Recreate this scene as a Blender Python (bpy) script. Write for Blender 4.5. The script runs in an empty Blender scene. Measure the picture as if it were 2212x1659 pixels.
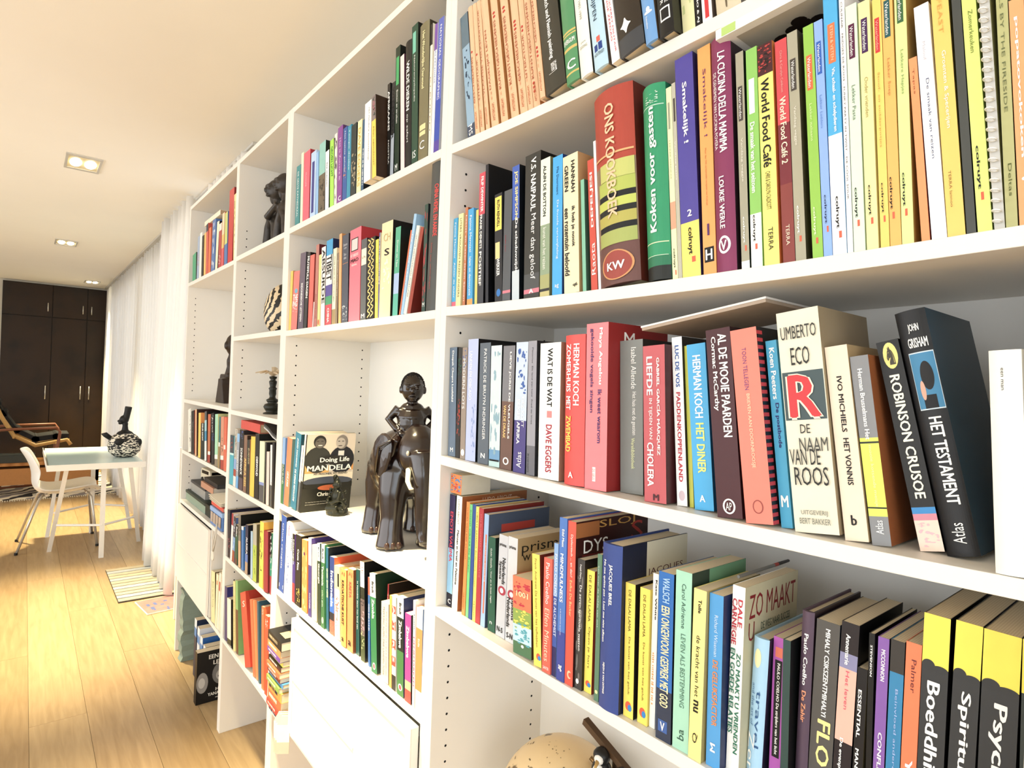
import bpy, bmesh, math, random
from mathutils import Vector, Matrix
PI=math.pi
sc=bpy.context.scene
col=sc.collection
# ------------------------------------------------------------------ camera, sky, big lights, exposure
cam=bpy.data.cameras.new('camera'); camo=bpy.data.objects.new('camera',cam); col.objects.link(camo)
cam.sensor_fit='HORIZONTAL'; cam.sensor_width=36; cam.lens=36*1295.08/2212; cam.clip_start=.02
_r=Vector((0.63036,0.77544,0.03613)); 
yaw,pitch,roll=.888132723,.00112407864,.0361338382
f=Vector((-math.sin(yaw)*math.cos(pitch),math.cos(yaw)*math.cos(pitch),math.sin(pitch)))
r0=Vector((math.cos(yaw),math.sin(yaw),0)); u0=r0.cross(f)
rr=math.cos(roll)*r0+math.sin(roll)*u0; uu=-math.sin(roll)*r0+math.cos(roll)*u0
M=Matrix((rr,uu,-f)).transposed().to_4x4(); M.translation=Vector((1.00597697,-.643007543,1.43553665))
camo.matrix_world=M; sc.camera=camo
w=bpy.data.worlds.new('sky'); sc.world=w; w.use_nodes=True
bg=w.node_tree.nodes['Background']; bg.inputs[0].default_value=(.86,.93,1,1); bg.inputs[1].default_value=1.5
def area(name,loc,rot,sx,sy,e,c=(1,1,1)):
    l=bpy.data.lights.new(name,'AREA'); l.shape='RECTANGLE'; l.size=sx; l.size_y=sy; l.energy=e; l.color=c
    o=bpy.data.objects.new(name,l); o.location=loc; o.rotation_euler=rot; col.objects.link(o); return o
area('daylight_front_window',(-1.2,-3.7,1.35),(PI/2,0,0),7.5,2.2,125,(1,.985,.96))
area('daylight_right_window',(3.1,-1.9,1.45),(PI/2,0,PI/2),2.6,2.0,44,(.84,.93,1))
sc.view_settings.view_transform='Standard'; sc.view_settings.look='None'; sc.view_settings.gamma=1
sc.view_settings.exposure=-0.02; sc.view_settings.use_curve_mapping=False
try:
    sc.cycles.max_bounces=8; sc.cycles.diffuse_bounces=5; sc.cycles.use_denoising=True
except Exception: pass
# ------------------------------------------------------------------ materials
def lin(h,k=1.0):
    h=h.lstrip('#'); v=[int(h[i:i+2],16)/255 for i in (0,2,4)]
    return [((c/12.92) if c<=.04045 else ((c+.055)/1.055)**2.4)*k for c in v]+[1]
_mats={}
def mat(hexc,rough=.5,noise=.06,metal=0,scale=60,spec=.35,name=None):
    key=(hexc,rough,noise,metal,scale,spec)
    if key in _mats: return _mats[key]
    m=bpy.data.materials.new(name or 'surface_'+hexc.strip('#')); m.use_nodes=True
    nt=m.node_tree; b=nt.nodes['Principled BSDF']; c=lin(hexc,.9); g_=.3*c[0]+.6*c[1]+.1*c[2]; c=[x*.88+g_*.12 for x in c[:3]]+[1]
    b.inputs['Roughness'].default_value=rough; b.inputs['Metallic'].default_value=metal
    b.inputs['Specular IOR Level'].default_value=spec
    if noise:
        tc=nt.nodes.new('ShaderNodeTexCoord'); n=nt.nodes.new('ShaderNodeTexNoise'); n.inputs['Scale'].default_value=scale; n.inputs['Detail'].default_value=3
        mx=nt.nodes.new('ShaderNodeMix'); mx.data_type='RGBA'
        mx.inputs[6].default_value=[x*(1-noise) for x in c[:3]]+[1]; mx.inputs[7].default_value=[min(1,x*(1+noise)) for x in c[:3]]+[1]
        nt.links.new(tc.outputs['Object'],n.inputs['Vector']); nt.links.new(n.outputs['Fac'],mx.inputs[0]); nt.links.new(mx.outputs[2],b.inputs['Base Color'])
    else: b.inputs['Base Color'].default_value=c
    _mats[key]=m; return m
def wave_mat(name,c1,c2,scale,rough=.6,dist=1.5,direction='X',noise_scale=2,bump=0,spec=.3):
    m=bpy.data.materials.new(name); m.use_nodes=True; nt=m.node_tree; b=nt.nodes['Principled BSDF']; b.inputs['Roughness'].default_value=rough
    b.inputs['Specular IOR Level'].default_value=spec
    tc=nt.nodes.new('ShaderNodeTexCoord'); wv=nt.nodes.new('ShaderNodeTexWave'); wv.bands_direction=direction
    wv.inputs['Scale'].default_value=scale; wv.inputs['Distortion'].default_value=dist; wv.inputs['Detail'].default_value=3; wv.inputs['Detail Scale'].default_value=noise_scale
    mx=nt.nodes.new('ShaderNodeMix'); mx.data_type='RGBA'; mx.inputs[6].default_value=lin(c1); mx.inputs[7].default_value=lin(c2)
    nt.links.new(tc.outputs['Object'],wv.inputs['Vector']); nt.links.new(wv.outputs['Fac'],mx.inputs[0]); nt.links.new(mx.outputs[2],b.inputs['Base Color'])
    if bump:
        bp=nt.nodes.new('ShaderNodeBump'); bp.inputs['Strength'].default_value=bump; bp.inputs['Distance'].default_value=.002
        nt.links.new(wv.outputs['Fac'],bp.inputs['Height']); nt.links.new(bp.outputs[0],b.inputs['Normal'])
    return m
def emit(name,c,s):
    m=bpy.data.materials.new(name); m.use_nodes=True; nt=m.node_tree; b=nt.nodes['Principled BSDF']
    b.inputs['Emission Color'].default_value=lin(c); b.inputs['Emission Strength'].default_value=s; b.inputs['Base Color'].default_value=lin(c); return m
WHITE=mat('#efeae0',.38,.015,scale=6,name='white_laminate')
CREAMWALL=mat('#efe6d2',.8,.03,scale=3,name='painted_wall')
CEIL=mat('#fcf6e8',.9,.03,scale=2,name='painted_ceiling')
PAGES=wave_mat('paper_block','#e6dac0','#d6c8ab',150,.8,.4,'X')
DARK=mat('#141210',.5,.1)
HOLE=mat('#0b0a09',.9,0,name='hole_black')
# dark carved wood
EBONY=mat('#1d0f0a',.2,.55,scale=16,spec=.8)
BRONZE=mat('#23241a',.35,.4,.35,80,name='dark_bronze')
# ------------------------------------------------------------------ mesh helpers
class MB:
    def __init__(s): s.v=[]; s.f=[]; s.m=[]
    def add(s,vs,fs,mi=0):
        o=len(s.v); s.v+= [tuple(v) for v in vs]; s.f+= [tuple(i+o for i in f) for f in fs]; s.m+=[mi]*len(fs); return s
    def box(s,x0,x1,y0,y1,z0,z1,mi=0):
        return s.add([(x0,y0,z0),(x1,y0,z0),(x1,y1,z0),(x0,y1,z0),(x0,y0,z1),(x1,y0,z1),(x1,y1,z1),(x0,y1,z1)],
              [(0,3,2,1),(4,5,6,7),(0,1,5,4),(1,2,6,5),(2,3,7,6),(3,0,4,7)],mi)
    def obox(s,c,ax,ay,az,mi=0):   # centre + three half-axis vectors
        c=Vector(c);ax=Vector(ax);ay=Vector(ay);az=Vector(az)
        vs=[c+i*ax+j*ay+k*az for k in(-1,1) for i,j in((-1,-1),(1,-1),(1,1),(-1,1))]
        return s.add(vs,[(0,3,2,1),(4,5,6,7),(0,1,5,4),(1,2,6,5),(2,3,7,6),(3,0,4,7)],mi)
    def tube(s,pts,rad,n=8,mi=0,cap=True,flat=1.0):
        pts=[Vector(p) for p in pts]; 
        if not hasattr(rad,'__len__'): rad=[rad]*len(pts)
        rings=[]; prev=None
        for i,p in enumerate(pts):
            t=(pts[min(i+1,len(pts)-1)]-pts[max(i-1,0)]).normalized()
            if prev is None: a=t.orthogonal().normalized()
            else: a=(prev-t*prev.dot(t)).normalized()
            prev=a; b=t.cross(a)
            rings.append([p+rad[i]*(math.cos(2*PI*k/n)*a+flat*math.sin(2*PI*k/n)*b) for k in range(n)])
        vs=[v for r in rings for v in r]; fs=[]
        for i in range(len(rings)-1):
            for k in range(n):
                k2=(k+1)%n; fs.append((i*n+k,i*n+k2,(i+1)*n+k2,(i+1)*n+k))
        if cap: fs.append(tuple(range(n))[::-1]); fs.append(tuple((len(rings)-1)*n+k for k in range(n)))
        return s.add(vs,fs,mi)
    def lathe(s,prof,c=(0,0,0),n=20,mi=0,sy=1.0):
        vs=[];fs=[]
        for r,z in prof:
            for k in range(n): vs.append((c[0]+r*math.cos(2*PI*k/n),c[1]+sy*r*math.sin(2*PI*k/n),c[2]+z))
        for i in range(len(prof)-1):
            for k in range(n):
                k2=(k+1)%n; fs.append((i*n+k,i*n+k2,(i+1)*n+k2,(i+1)*n+k))
        fs.append(tuple(range(n))[::-1]); fs.append(tuple((len(prof)-1)*n+k for k in range(n)))
        return s.add(vs,fs,mi)
    def ell(s,c,r,n=12,m=8,mi=0,rot=None):
        vs=[];fs=[]
        if not hasattr(r,'__len__'): r=(r,r,r)
        for i in range(m+1):
            a=PI*i/m
            for k in range(n):
                p=Vector((r[0]*math.sin(a)*math.cos(2*PI*k/n),r[1]*math.sin(a)*math.sin(2*PI*k/n),r[2]*math.cos(a)))
                if rot: p=rot@p
                vs.append(Vector(c)+p)
        for i in range(m):
            for k in range(n):
                k2=(k+1)%n; fs.append((i*n+k,(i+1)*n+k,(i+1)*n+k2,i*n+k2))
        return s.add(vs,fs,mi)
    def prism(s,poly,a,b,axis='y',mi=0):   # polygon extruded between a and b along an axis
        n=len(poly)
        def P(u,v,t): return {'y':(u,t,v),'x':(t,u,v),'z':(u,v,t)}[axis]
        vs=[P(u,v,a) for u,v in poly]+[P(u,v,b) for u,v in poly]
        return s.add(vs,[tuple(range(n))[::-1],tuple(range(n,2*n))]+[(i,(i+1)%n,(i+1)%n+n,i+n) for i in range(n)],mi)
    def xf(s,mtx):
        s.v=[tuple(mtx@Vector(v)) for v in s.v]; return s
    def mesh(s,name,mats,smooth=False,fix=True):
        me=bpy.data.meshes.new(name); me.from_pydata(s.v,[],s.f)
        for m in (mats if isinstance(mats,(list,tuple)) else [mats]): me.materials.append(m)
        me.polygons.foreach_set('material_index',s.m)
        if fix:
            bm=bmesh.new(); bm.from_mesh(me); bmesh.ops.recalc_face_normals(bm,faces=bm.faces)
            if smooth: bmesh.ops.remove_doubles(bm,verts=bm.verts,dist=1e-5)
            bm.to_mesh(me); bm.free()
        if smooth: me.polygons.foreach_set('use_smooth',[True]*len(me.polygons))
        me.update(); return me
    def build(s,name,mats,parent=None,smooth=False,fix=True,bevel=0):
        o=bpy.data.objects.new(name,s.mesh(name,mats,smooth,fix)); col.objects.link(o)
        if parent: o.parent=parent
        if bevel:
            b=o.modifiers.new('bevel','BEVEL'); b.width=bevel; b.segments=2; b.limit_method='ANGLE'
        return o
def tag(o,label=None,cat=None,group=None,kind=None):
    if label: o['label']=label
    if cat: o['category']=cat
    if group: o['group']=group
    if kind: o['kind']=kind
    return o
def thing(name,label,cat,loc=(0,0,0),group=None,rot=(0,0,0)):
    o=bpy.data.objects.new(name,None); o.empty_display_size=.05; o.location=loc; o.rotation_euler=rot; col.objects.link(o)
    return tag(o,label,cat,group)
def organic(name,mb,material,parent=None,voxel=.004,smooth=6,strength=.6):
    """union overlapping pieces into one continuous carved surface"""
    o=mb.build(name,material,parent)
    r=o.modifiers.new('remesh','REMESH'); r.mode='VOXEL'; r.voxel_size=voxel; r.use_smooth_shade=True
    s=o.modifiers.new('smooth','SMOOTH'); s.iterations=smooth; s.factor=strength
    return o
def rotz(a): return Matrix.Rotation(a,4,'Z')
# ------------------------------------------------------------------ lettering
_tc=bpy.data.curves.new('letter_source','FONT'); _to=bpy.data.objects.new('letter_source',_tc)
_tcache={}
def glyphs(txt,bold):
    k=(txt,bold)
    if k in _tcache: return _tcache[k]
    _tc.body=txt; _tc.resolution_u=2; _tc.offset=0
    me=_to.to_mesh(); vs=[(v.co.x,v.co.y) for v in me.vertices]; fs=[tuple(p.vertices) for p in me.polygons]; _to.to_mesh_clear()
    if not vs: vs=[(0,0)]
    if bold:     # heavier strokes: the same letters laid again a hair to the side
        q={'B':.028,'BB':.06}[bold]; v0,f0=vs,fs; vs,fs=[],[]
        for dx,dy in ((-q,0),(q,0),(0,q*.5),(0,-q*.5)):
            o=len(vs); vs+=[(a+dx,b+dy) for a,b in v0]; fs+=[tuple(i+o for i in f) for f in f0]
    xs=[a for a,b in vs]; x0,x1=min(xs),max(xs)
    # cap-height fit: baseline 0 and 0.7 unless the word has no ascender
    ys=[b for a,b in vs]; y0=min(ys); y1=max(max(ys),.5)
    _tcache[k]=(vs,fs,x0,x1,min(y0,0) if y0<-.05 else 0,y1); return _tcache[k]
EOFMARK=0
# ------------------------------------------------------------------ room
X0,X1,Y0,Y1,ZC=-9.45,3.25,-3.8,.36,2.6
def struct(mb,name,m,parent=None,**k):
    o=mb.build(name,m,parent,**k)
    if not parent: o['kind']='structure'
    return o
floor=struct(MB().box(X0,X1,Y0,Y1,-.03,-.004),'floor',mat('#6b5334',.6,.1))
OAK=[]
for i,(a,b_) in enumerate((('#bea27a','#a08158'),('#c4a980','#a78a60'),('#b79b72','#987a52'))):
    m_=mat(a,.34,0,name='oak_plank_%d'%i); m_=m_.copy(); nt=m_.node_tree; bs=nt.nodes['Principled BSDF']
    tc=nt.nodes.new('ShaderNodeTexCoord'); mp=nt.nodes.new('ShaderNodeMapping'); mp.inputs['Scale'].default_value=(1.3,16,1); mp.inputs['Location'].default_value=(i*7,i*3,0)
    n1=nt.nodes.new('ShaderNodeTexNoise'); n1.inputs['Scale'].default_value=3; n1.inputs['Detail'].default_value=5; n1.inputs['Distortion'].default_value=.6
    mx=nt.nodes.new('ShaderNodeMix'); mx.data_type='RGBA'; mx.inputs[6].default_value=lin(b_,.8); mx.inputs[7].default_value=lin(a,1)
    nt.links.new(tc.outputs['Object'],mp.inputs[0]); nt.links.new(mp.outputs[0],n1.inputs[0]); nt.links.new(n1.outputs['Fac'],mx.inputs[0]); nt.links.new(mx.outputs[2],bs.inputs['Base Color'])
    OAK.append(m_)
PW,PL=.19,2.1; _pm={}
row=0; y=Y1-PW
while y>Y0-PW:
    x=X0-(row*0.77)%PL
    k=0
    while x<X1:
        xa,xb=max(x,X0),min(x+PL,X1); ya=max(y,Y0)
        if xb-xa>.05:
            key=(round(xb-xa,3),round(y+PW-ya,3),(row*7+k*3)%3)
            if key not in _pm:
                _pm[key]=MB().box(.0006,xb-xa-.0006,.0006,y+PW-ya-.0006,-.018,0).mesh('plank',OAK[key[2]])
            o=bpy.data.objects.new('plank',_pm[key]); o.location=(xa,ya,0); o.parent=floor; col.objects.link(o)
        x+=PL; k+=1
    y-=PW; row+=1
struct(MB().box(X0,X1,Y0,Y1+.1,ZC,ZC+.05),'ceiling',CEIL)
# window wall behind the bookcase and curtains: solid behind the case, openings beyond it
def wall_with_holes(name,axis,c0,c1,a0,a1,holes,m):
    mb=MB()
    def bx(u0,u1,z0,z1):
        if u1-u0<1e-4 or z1-z0<1e-4: return
        if axis=='y': mb.box(u0,u1,c0,c1,z0,z1)
        else: mb.box(c0,c1,u0,u1,z0,z1)
    u=a0
    for h0,h1,z0,z1 in holes:
        bx(u,h0,0,ZC); bx(h0,h1,0,z0); bx(h0,h1,z1,ZC); u=h1
    bx(u,a1,0,ZC)
    return struct(mb,name,m)
def window(n,axis,c,u0,u1,z0,z1,panes):
    fr=MB(); t=.05
    def bx(mb,a,b_,z,q,d=.03):
        if axis=='y': mb.box(a,b_,c-d,c+d,z,q)
        else: mb.box(c-d,c+d,a,b_,z,q)
    bx(fr,u0,u1,z0,z0+t); bx(fr,u0,u1,z1-t,z1)
    for i in range(panes+1):
        u=u0+(u1-u0-t)*i/panes; bx(fr,u,u+t,z0+t,z1-t)
    o=struct(fr,'window_%d'%n,mat('#e9e9e6',.4,.02))
    g=bpy.data.materials.get('window_glass')
    if not g:
        g=bpy.data.materials.new('window_glass'); g.use_nodes=True; nt=g.node_tree; nt.nodes.clear()
        out=nt.nodes.new('ShaderNodeOutputMaterial'); mx=nt.nodes.new('ShaderNodeMixShader'); tr=nt.nodes.new('ShaderNodeBsdfTransparent'); gl=nt.nodes.new('ShaderNodeBsdfGlossy')
        gl.inputs['Roughness'].default_value=.02; mx.inputs[0].default_value=.06
        nt.links.new(tr.outputs[0],mx.inputs[1]); nt.links.new(gl.outputs[0],mx.inputs[2]); nt.links.new(mx.outputs[0],out.inputs[0])
    for i in range(panes):
        ua=u0+t+(u1-u0-t)*i/panes; ub=u0+(u1-u0-t)*(i+1)/panes; p=MB()
        bx(p,ua,ub,z0+t,z1-t,.004); p.build('pane',g,o)
wall_with_holes('wall_back','y',.36,.48,X0,X1,[(-9.1,-6.3,.12,2.42),(-6.0,-2.7,.12,2.42)],CREAMWALL)
window(1,'y',.42,-9.1,-6.3,.12,2.42,3); window(2,'y',.42,-6.0,-2.7,.12,2.42,4)
wall_with_holes('wall_front','y',-3.92,-3.8,X0,X1,[(-8.2,-5.6,.05,2.4),(-4.9,2.6,.2,2.45)],CREAMWALL)
window(3,'y',-3.86,-8.2,-5.6,.05,2.4,3); window(4,'y',-3.86,-4.9,2.6,.2,2.45,6)
wall_with_holes('wall_right','x',3.25,3.37,Y0,Y1+.1,[(-3.3,-.5,.3,2.4)],CREAMWALL)
window(5,'x',3.31,-3.3,-.5,.3,2.4,2)
struct(MB().box(X0-.12,X0,Y0,Y1+.1,0,ZC),'wall_left',CREAMWALL)
struct(MB().box(X0,X0+.015,Y0,-.94,0,.08),'baseboard_left',mat('#e8e2d6',.5,.02))
struct(MB().box(-9.4,-2.6,.345,.36,0,.08),'baseboard_back',mat('#e8e2d6',.5,.02))
# curtain rail
struct(MB().box(-9.35,-2.15,.205,.235,ZC-.016,ZC-.001),'trim_1',mat('#cfcac0',.5,.02))
# ------------------------------------------------------------------ curtains
cm=bpy.data.materials.new('white_curtain_cloth'); cm.use_nodes=True; nt=cm.node_tree; b=nt.nodes['Principled BSDF']; b.inputs['Base Color'].default_value=(.93,.91,.87,1); b.inputs['Roughness'].default_value=.9
tl=nt.nodes.new('ShaderNodeBsdfTranslucent'); tl.inputs[0].default_value=(.95,.93,.9,1); mx=nt.nodes.new('ShaderNodeMixShader'); mx.inputs[0].default_value=.55
nt.links.new(b.outputs[0],mx.inputs[1]); nt.links.new(tl.outputs[0],mx.inputs[2]); nt.links.new(mx.outputs[0],nt.nodes['Material Output'].inputs[0])
def curtain(xa,xb,yc,amp,folds,zb,zt,label,seed,flare=0):
    rnd=random.Random(seed); N=folds*10; Mz=14; mb=MB(); ph=[rnd.uniform(-.5,.5) for _ in range(folds+2)]; am=[rnd.uniform(.6,1.15) for _ in range(folds+2)]
    vs=[]
    for j in range(Mz+1):
        t=j/Mz; z=zb+(zt-zb)*t
        for i in range(N+1):
            s=i/N; q=s*folds; a=am[int(q)]
            x=xa+(xb-xa)*s+.012*math.sin(3*z+q+ph[int(q)])
            y_=yc+amp*a*(1-.25*t)*math.sin(2*PI*q+ph[int(q)]*.0+.25*math.sin(2.2*z+seed))+flare*(1-t)*(-.06)
            vs.append((x,y_,z))
    fs=[(j*(N+1)+i,j*(N+1)+i+1,(j+1)*(N+1)+i+1,(j+1)*(N+1)+i) for j in range(Mz) for i in range(N)]
    mb.add(vs,fs)
    o=mb.build('curtain',cm,smooth=True,fix=False)
    so=o.modifiers.new('thickness','SOLIDIFY'); so.thickness=.002
    tag(o,label,'curtain','white floor length curtains along the window wall'); return o
curtain(-3.02,-2.22,.205,.035,8,2.31,2.57,'short gathered white curtain end standing above the left bookcase unit',3)
curtain(-4.32,-3.3,.17,.06,7,.02,2.57,'nearest full length white curtain, left of the bookcase end',5,.6)
curtain(-5.3,-4.3,.25,.045,8,.02,2.57,'white curtain directly behind the desk vase',8)
curtain(-6.42,-5.32,.25,.045,9,.02,2.57,'white curtain behind the far right desk leg',11,0)
curtain(-7.85,-6.45,.25,.045,10,.02,2.57,'white curtain hanging between desk and wardrobe',14)
curtain(-9.3,-7.9,.25,.04,10,.02,2.57,'farthest white curtain, touching the dark wardrobe',17)
# ------------------------------------------------------------------ ceiling downlights
def downlight(x,y,label,s=1.0):
    t=thing('ceiling_light',label,'light',(x,y,ZC),'recessed twin ceiling lights')
    a,b_=.15*s,.083*s
    fr=MB(); 
    for (p,q,r,u) in ((-a,a,-b_,-b_+.012),(-a,a,b_-.012,b_),(-a,-a+.03,-b_+.012,b_-.012),(a-.03,a,-b_+.012,b_-.012)): fr.box(p,q,r,u,-.006,-.0005)
    fr.build('frame',mat('#dedad0',.35,.02,.3),t)
    MB().box(-a+.03,a-.03,-b_+.012,b_-.012,-.003,-.001).build('reflector',mat('#f6e6b4',.25,.02),t)
    for sy in (-1,1):
        MB().ell((0,sy*.034*s,-.004),(.085*s,.028*s,.007),16,6).build('lamp',emit('lamp_glow','#fff6d8',14),t,smooth=True)
    l=bpy.data.lights.new('downlight_beam','SPOT'); l.energy=850; l.color=(1,.85,.52); l.spot_size=math.radians(58); l.spot_blend=.9; l.shadow_soft_size=.06
    o=bpy.data.objects.new('downlight_beam',l); o.location=(0,0,-.03); o.parent=t; col.objects.link(o)
downlight(-3.18,-.42,'nearest recessed ceiling light with two oval bulbs')
downlight(-5.92,-.38,'middle recessed ceiling light with two oval bulbs')
downlight(-8.75,.02,'farthest recessed ceiling light, just before the wardrobe')
downlight(-.44,-.46,'recessed ceiling light nearest the camera, above the bookcase front')
# ------------------------------------------------------------------ bookcase units
DEP=.3
def shelf_board(parent,xa,xb,z,sag=0,t=.018,y0=0,y1=DEP-.006):
    n=12 if sag else 1; mb=MB(); vs=[]
    for i in range(n+1):
        x=xa+(xb-xa)*i/n; zz=z-sag*4*(i/n)*(1-i/n)
        vs+=[(x,y0,zz-t),(x,y1,zz-t),(x,y1,zz),(x,y0,zz)]
    fs=[(i*4+a,i*4+(a+1)%4,(i+1)*4+(a+1)%4,(i+1)*4+a) for i in range(n) for a in range(4)]
    fs+=[(0,1,2,3),(n*4+3,n*4+2,n*4+1,n*4)]
    mb.add(vs,fs); return mb.build('shelf',WHITE,parent,bevel=.0008)
def unit(xa,xb,tl,tr,shelves,label,holes):
    t=thing('bookcase_unit',label,'bookcase',((xa+xb)/2,0,0),'white bookcase units'); ox=(xa+xb)/2
    def pm(mb): return mb.xf(Matrix.Translation((-ox,0,0)))
    pm(MB().box(xa-tl,xa,0,DEP,0,2.298)).build('side_panel',WHITE,t,bevel=.001)
    pm(MB().box(xb,xb+tr,0,DEP,0,2.298)).build('side_panel',WHITE,t,bevel=.001)
    pm(MB().box(xa,xb,.001,DEP,2.28,2.2975)).build('top_board',WHITE,t)
    pm(MB().box(xa,xb,DEP-.006,DEP,.3,2.28)).build('back_panel',mat('#eeeeea',.6,.02,scale=5),t)
    for z,sg in shelves:
        s=shelf_board(t,xa+.0002-ox,xb-.0002-ox,z,sg)
    h=MB(); 
    for z0,z1 in holes:
        k=math.ceil((z0+.03)/.032)
        while k*.032<z1-.03:
            z=k*.032
            for yy in (.036,.264):
                h.add([(xa+.0004-ox,yy+.0026*math.cos(2*PI*i/8),z+.0026*math.sin(2*PI*i/8)) for i in range(8)],[tuple(range(8))])
                h.add([(xb-.0004-ox,yy+.0026*math.cos(2*PI*i/8),z+.0026*math.sin(2*PI*i/8)) for i in range(8)],[tuple(range(8))])
            k+=1
    tag(h.build('peg_holes',HOLE,t,fix=False),kind='stuff')
    return t
def lev(l): return [(z,0) for z in l]
unit(0,.896,.0203,.02,[(1.9062,.012),(1.5848,.0062),(1.2904,.0062),(.9918,.0053),(.385,0)],'nearest white bookcase unit holding cookbooks, novels and the globe',[(.385,.97),(.9918,1.27),(1.2904,1.567),(1.5848,1.888),(1.9062,2.28)])
u2=unit(-.9396,-.0409,.025,.0203,lev([1.9095,1.5818,1.0313,.7581,.385]),'second white bookcase unit holding the elephant carving and flap door',[(.385,.74),(1.0313,1.567),(1.5818,1.7)])
u3=unit(-1.5591,-.9905,.018,.0258,lev([1.9062,1.5871,1.2951,1.0,.7124,.3849]),'narrow white bookcase unit with striped egg and candlestick',[(.3849,.69),(.7124,.98),(1.0,1.27),(1.2951,1.567),(1.5871,1.888),(1.9062,2.05)])
u4=unit(-2.4639,-1.5957,.02,.0183,lev([1.8992,1.3005,1.039,.7856,.385]),'leftmost white bookcase unit beside the curtains',[(.385,.7),(.7856,1.02),(1.3005,1.88)])
# end panel seen low at the far left
tag(MB().box(-2.93,-2.905,.07,.33,0,1.0).build('side_board',WHITE,bevel=.001),'low white board standing on the floor left of the bookcase','board')
# flap doors
def flap(xa,xb,z0,z1,label,parent):
    o=parent.location.x
    d=MB().box(xa-o,xb-o,-.018,-.001,z0,z1).build('flap_door',WHITE,parent,bevel=.001)
    tag(d,label)
    fr=MB(); t=.022
    for a,b_,c,e in ((xa,xb,z0,z0+t),(xa,xb,z1-t,z1),(xa,xa+t,z0+t,z1-t),(xb-t,xb,z0+t,z1-t)): fr.box(a-o,b_-o,-.0205,-.0183,c,e)
    fr.build('door_frame',WHITE,d)
    MB().box(xa+t-o,xa+(xb-xa)*.62-o,-.0198,-.0183,z0+(z1-z0)*.47,z0+(z1-z0)*.49).build('groove_strip',WHITE,d)
    MB().box(xa-.018-o,xa-o,0.0,DEP-.01,z0-.004,z1+.002).build('partition',WHITE,parent)
flap(-.736,-.043,.407,.735,'closed white flap door with raised edge',u2)
o4=u4.location.x
d=MB().box(-2.462-o4,-1.80-o4,-.012,-.001,.393,.762).build('flap_door',WHITE,u4,bevel=.001); tag(d,'plain white closed flap door')
MB().box(-2.45-o4,-1.81-o4,-.0135,-.0122,.57,.573).build('groove_strip',WHITE,d)
MB().box(-1.80-o4,-1.785-o4,.0,DEP-.01,.39,.765).build('partition',WHITE,u4)
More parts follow.
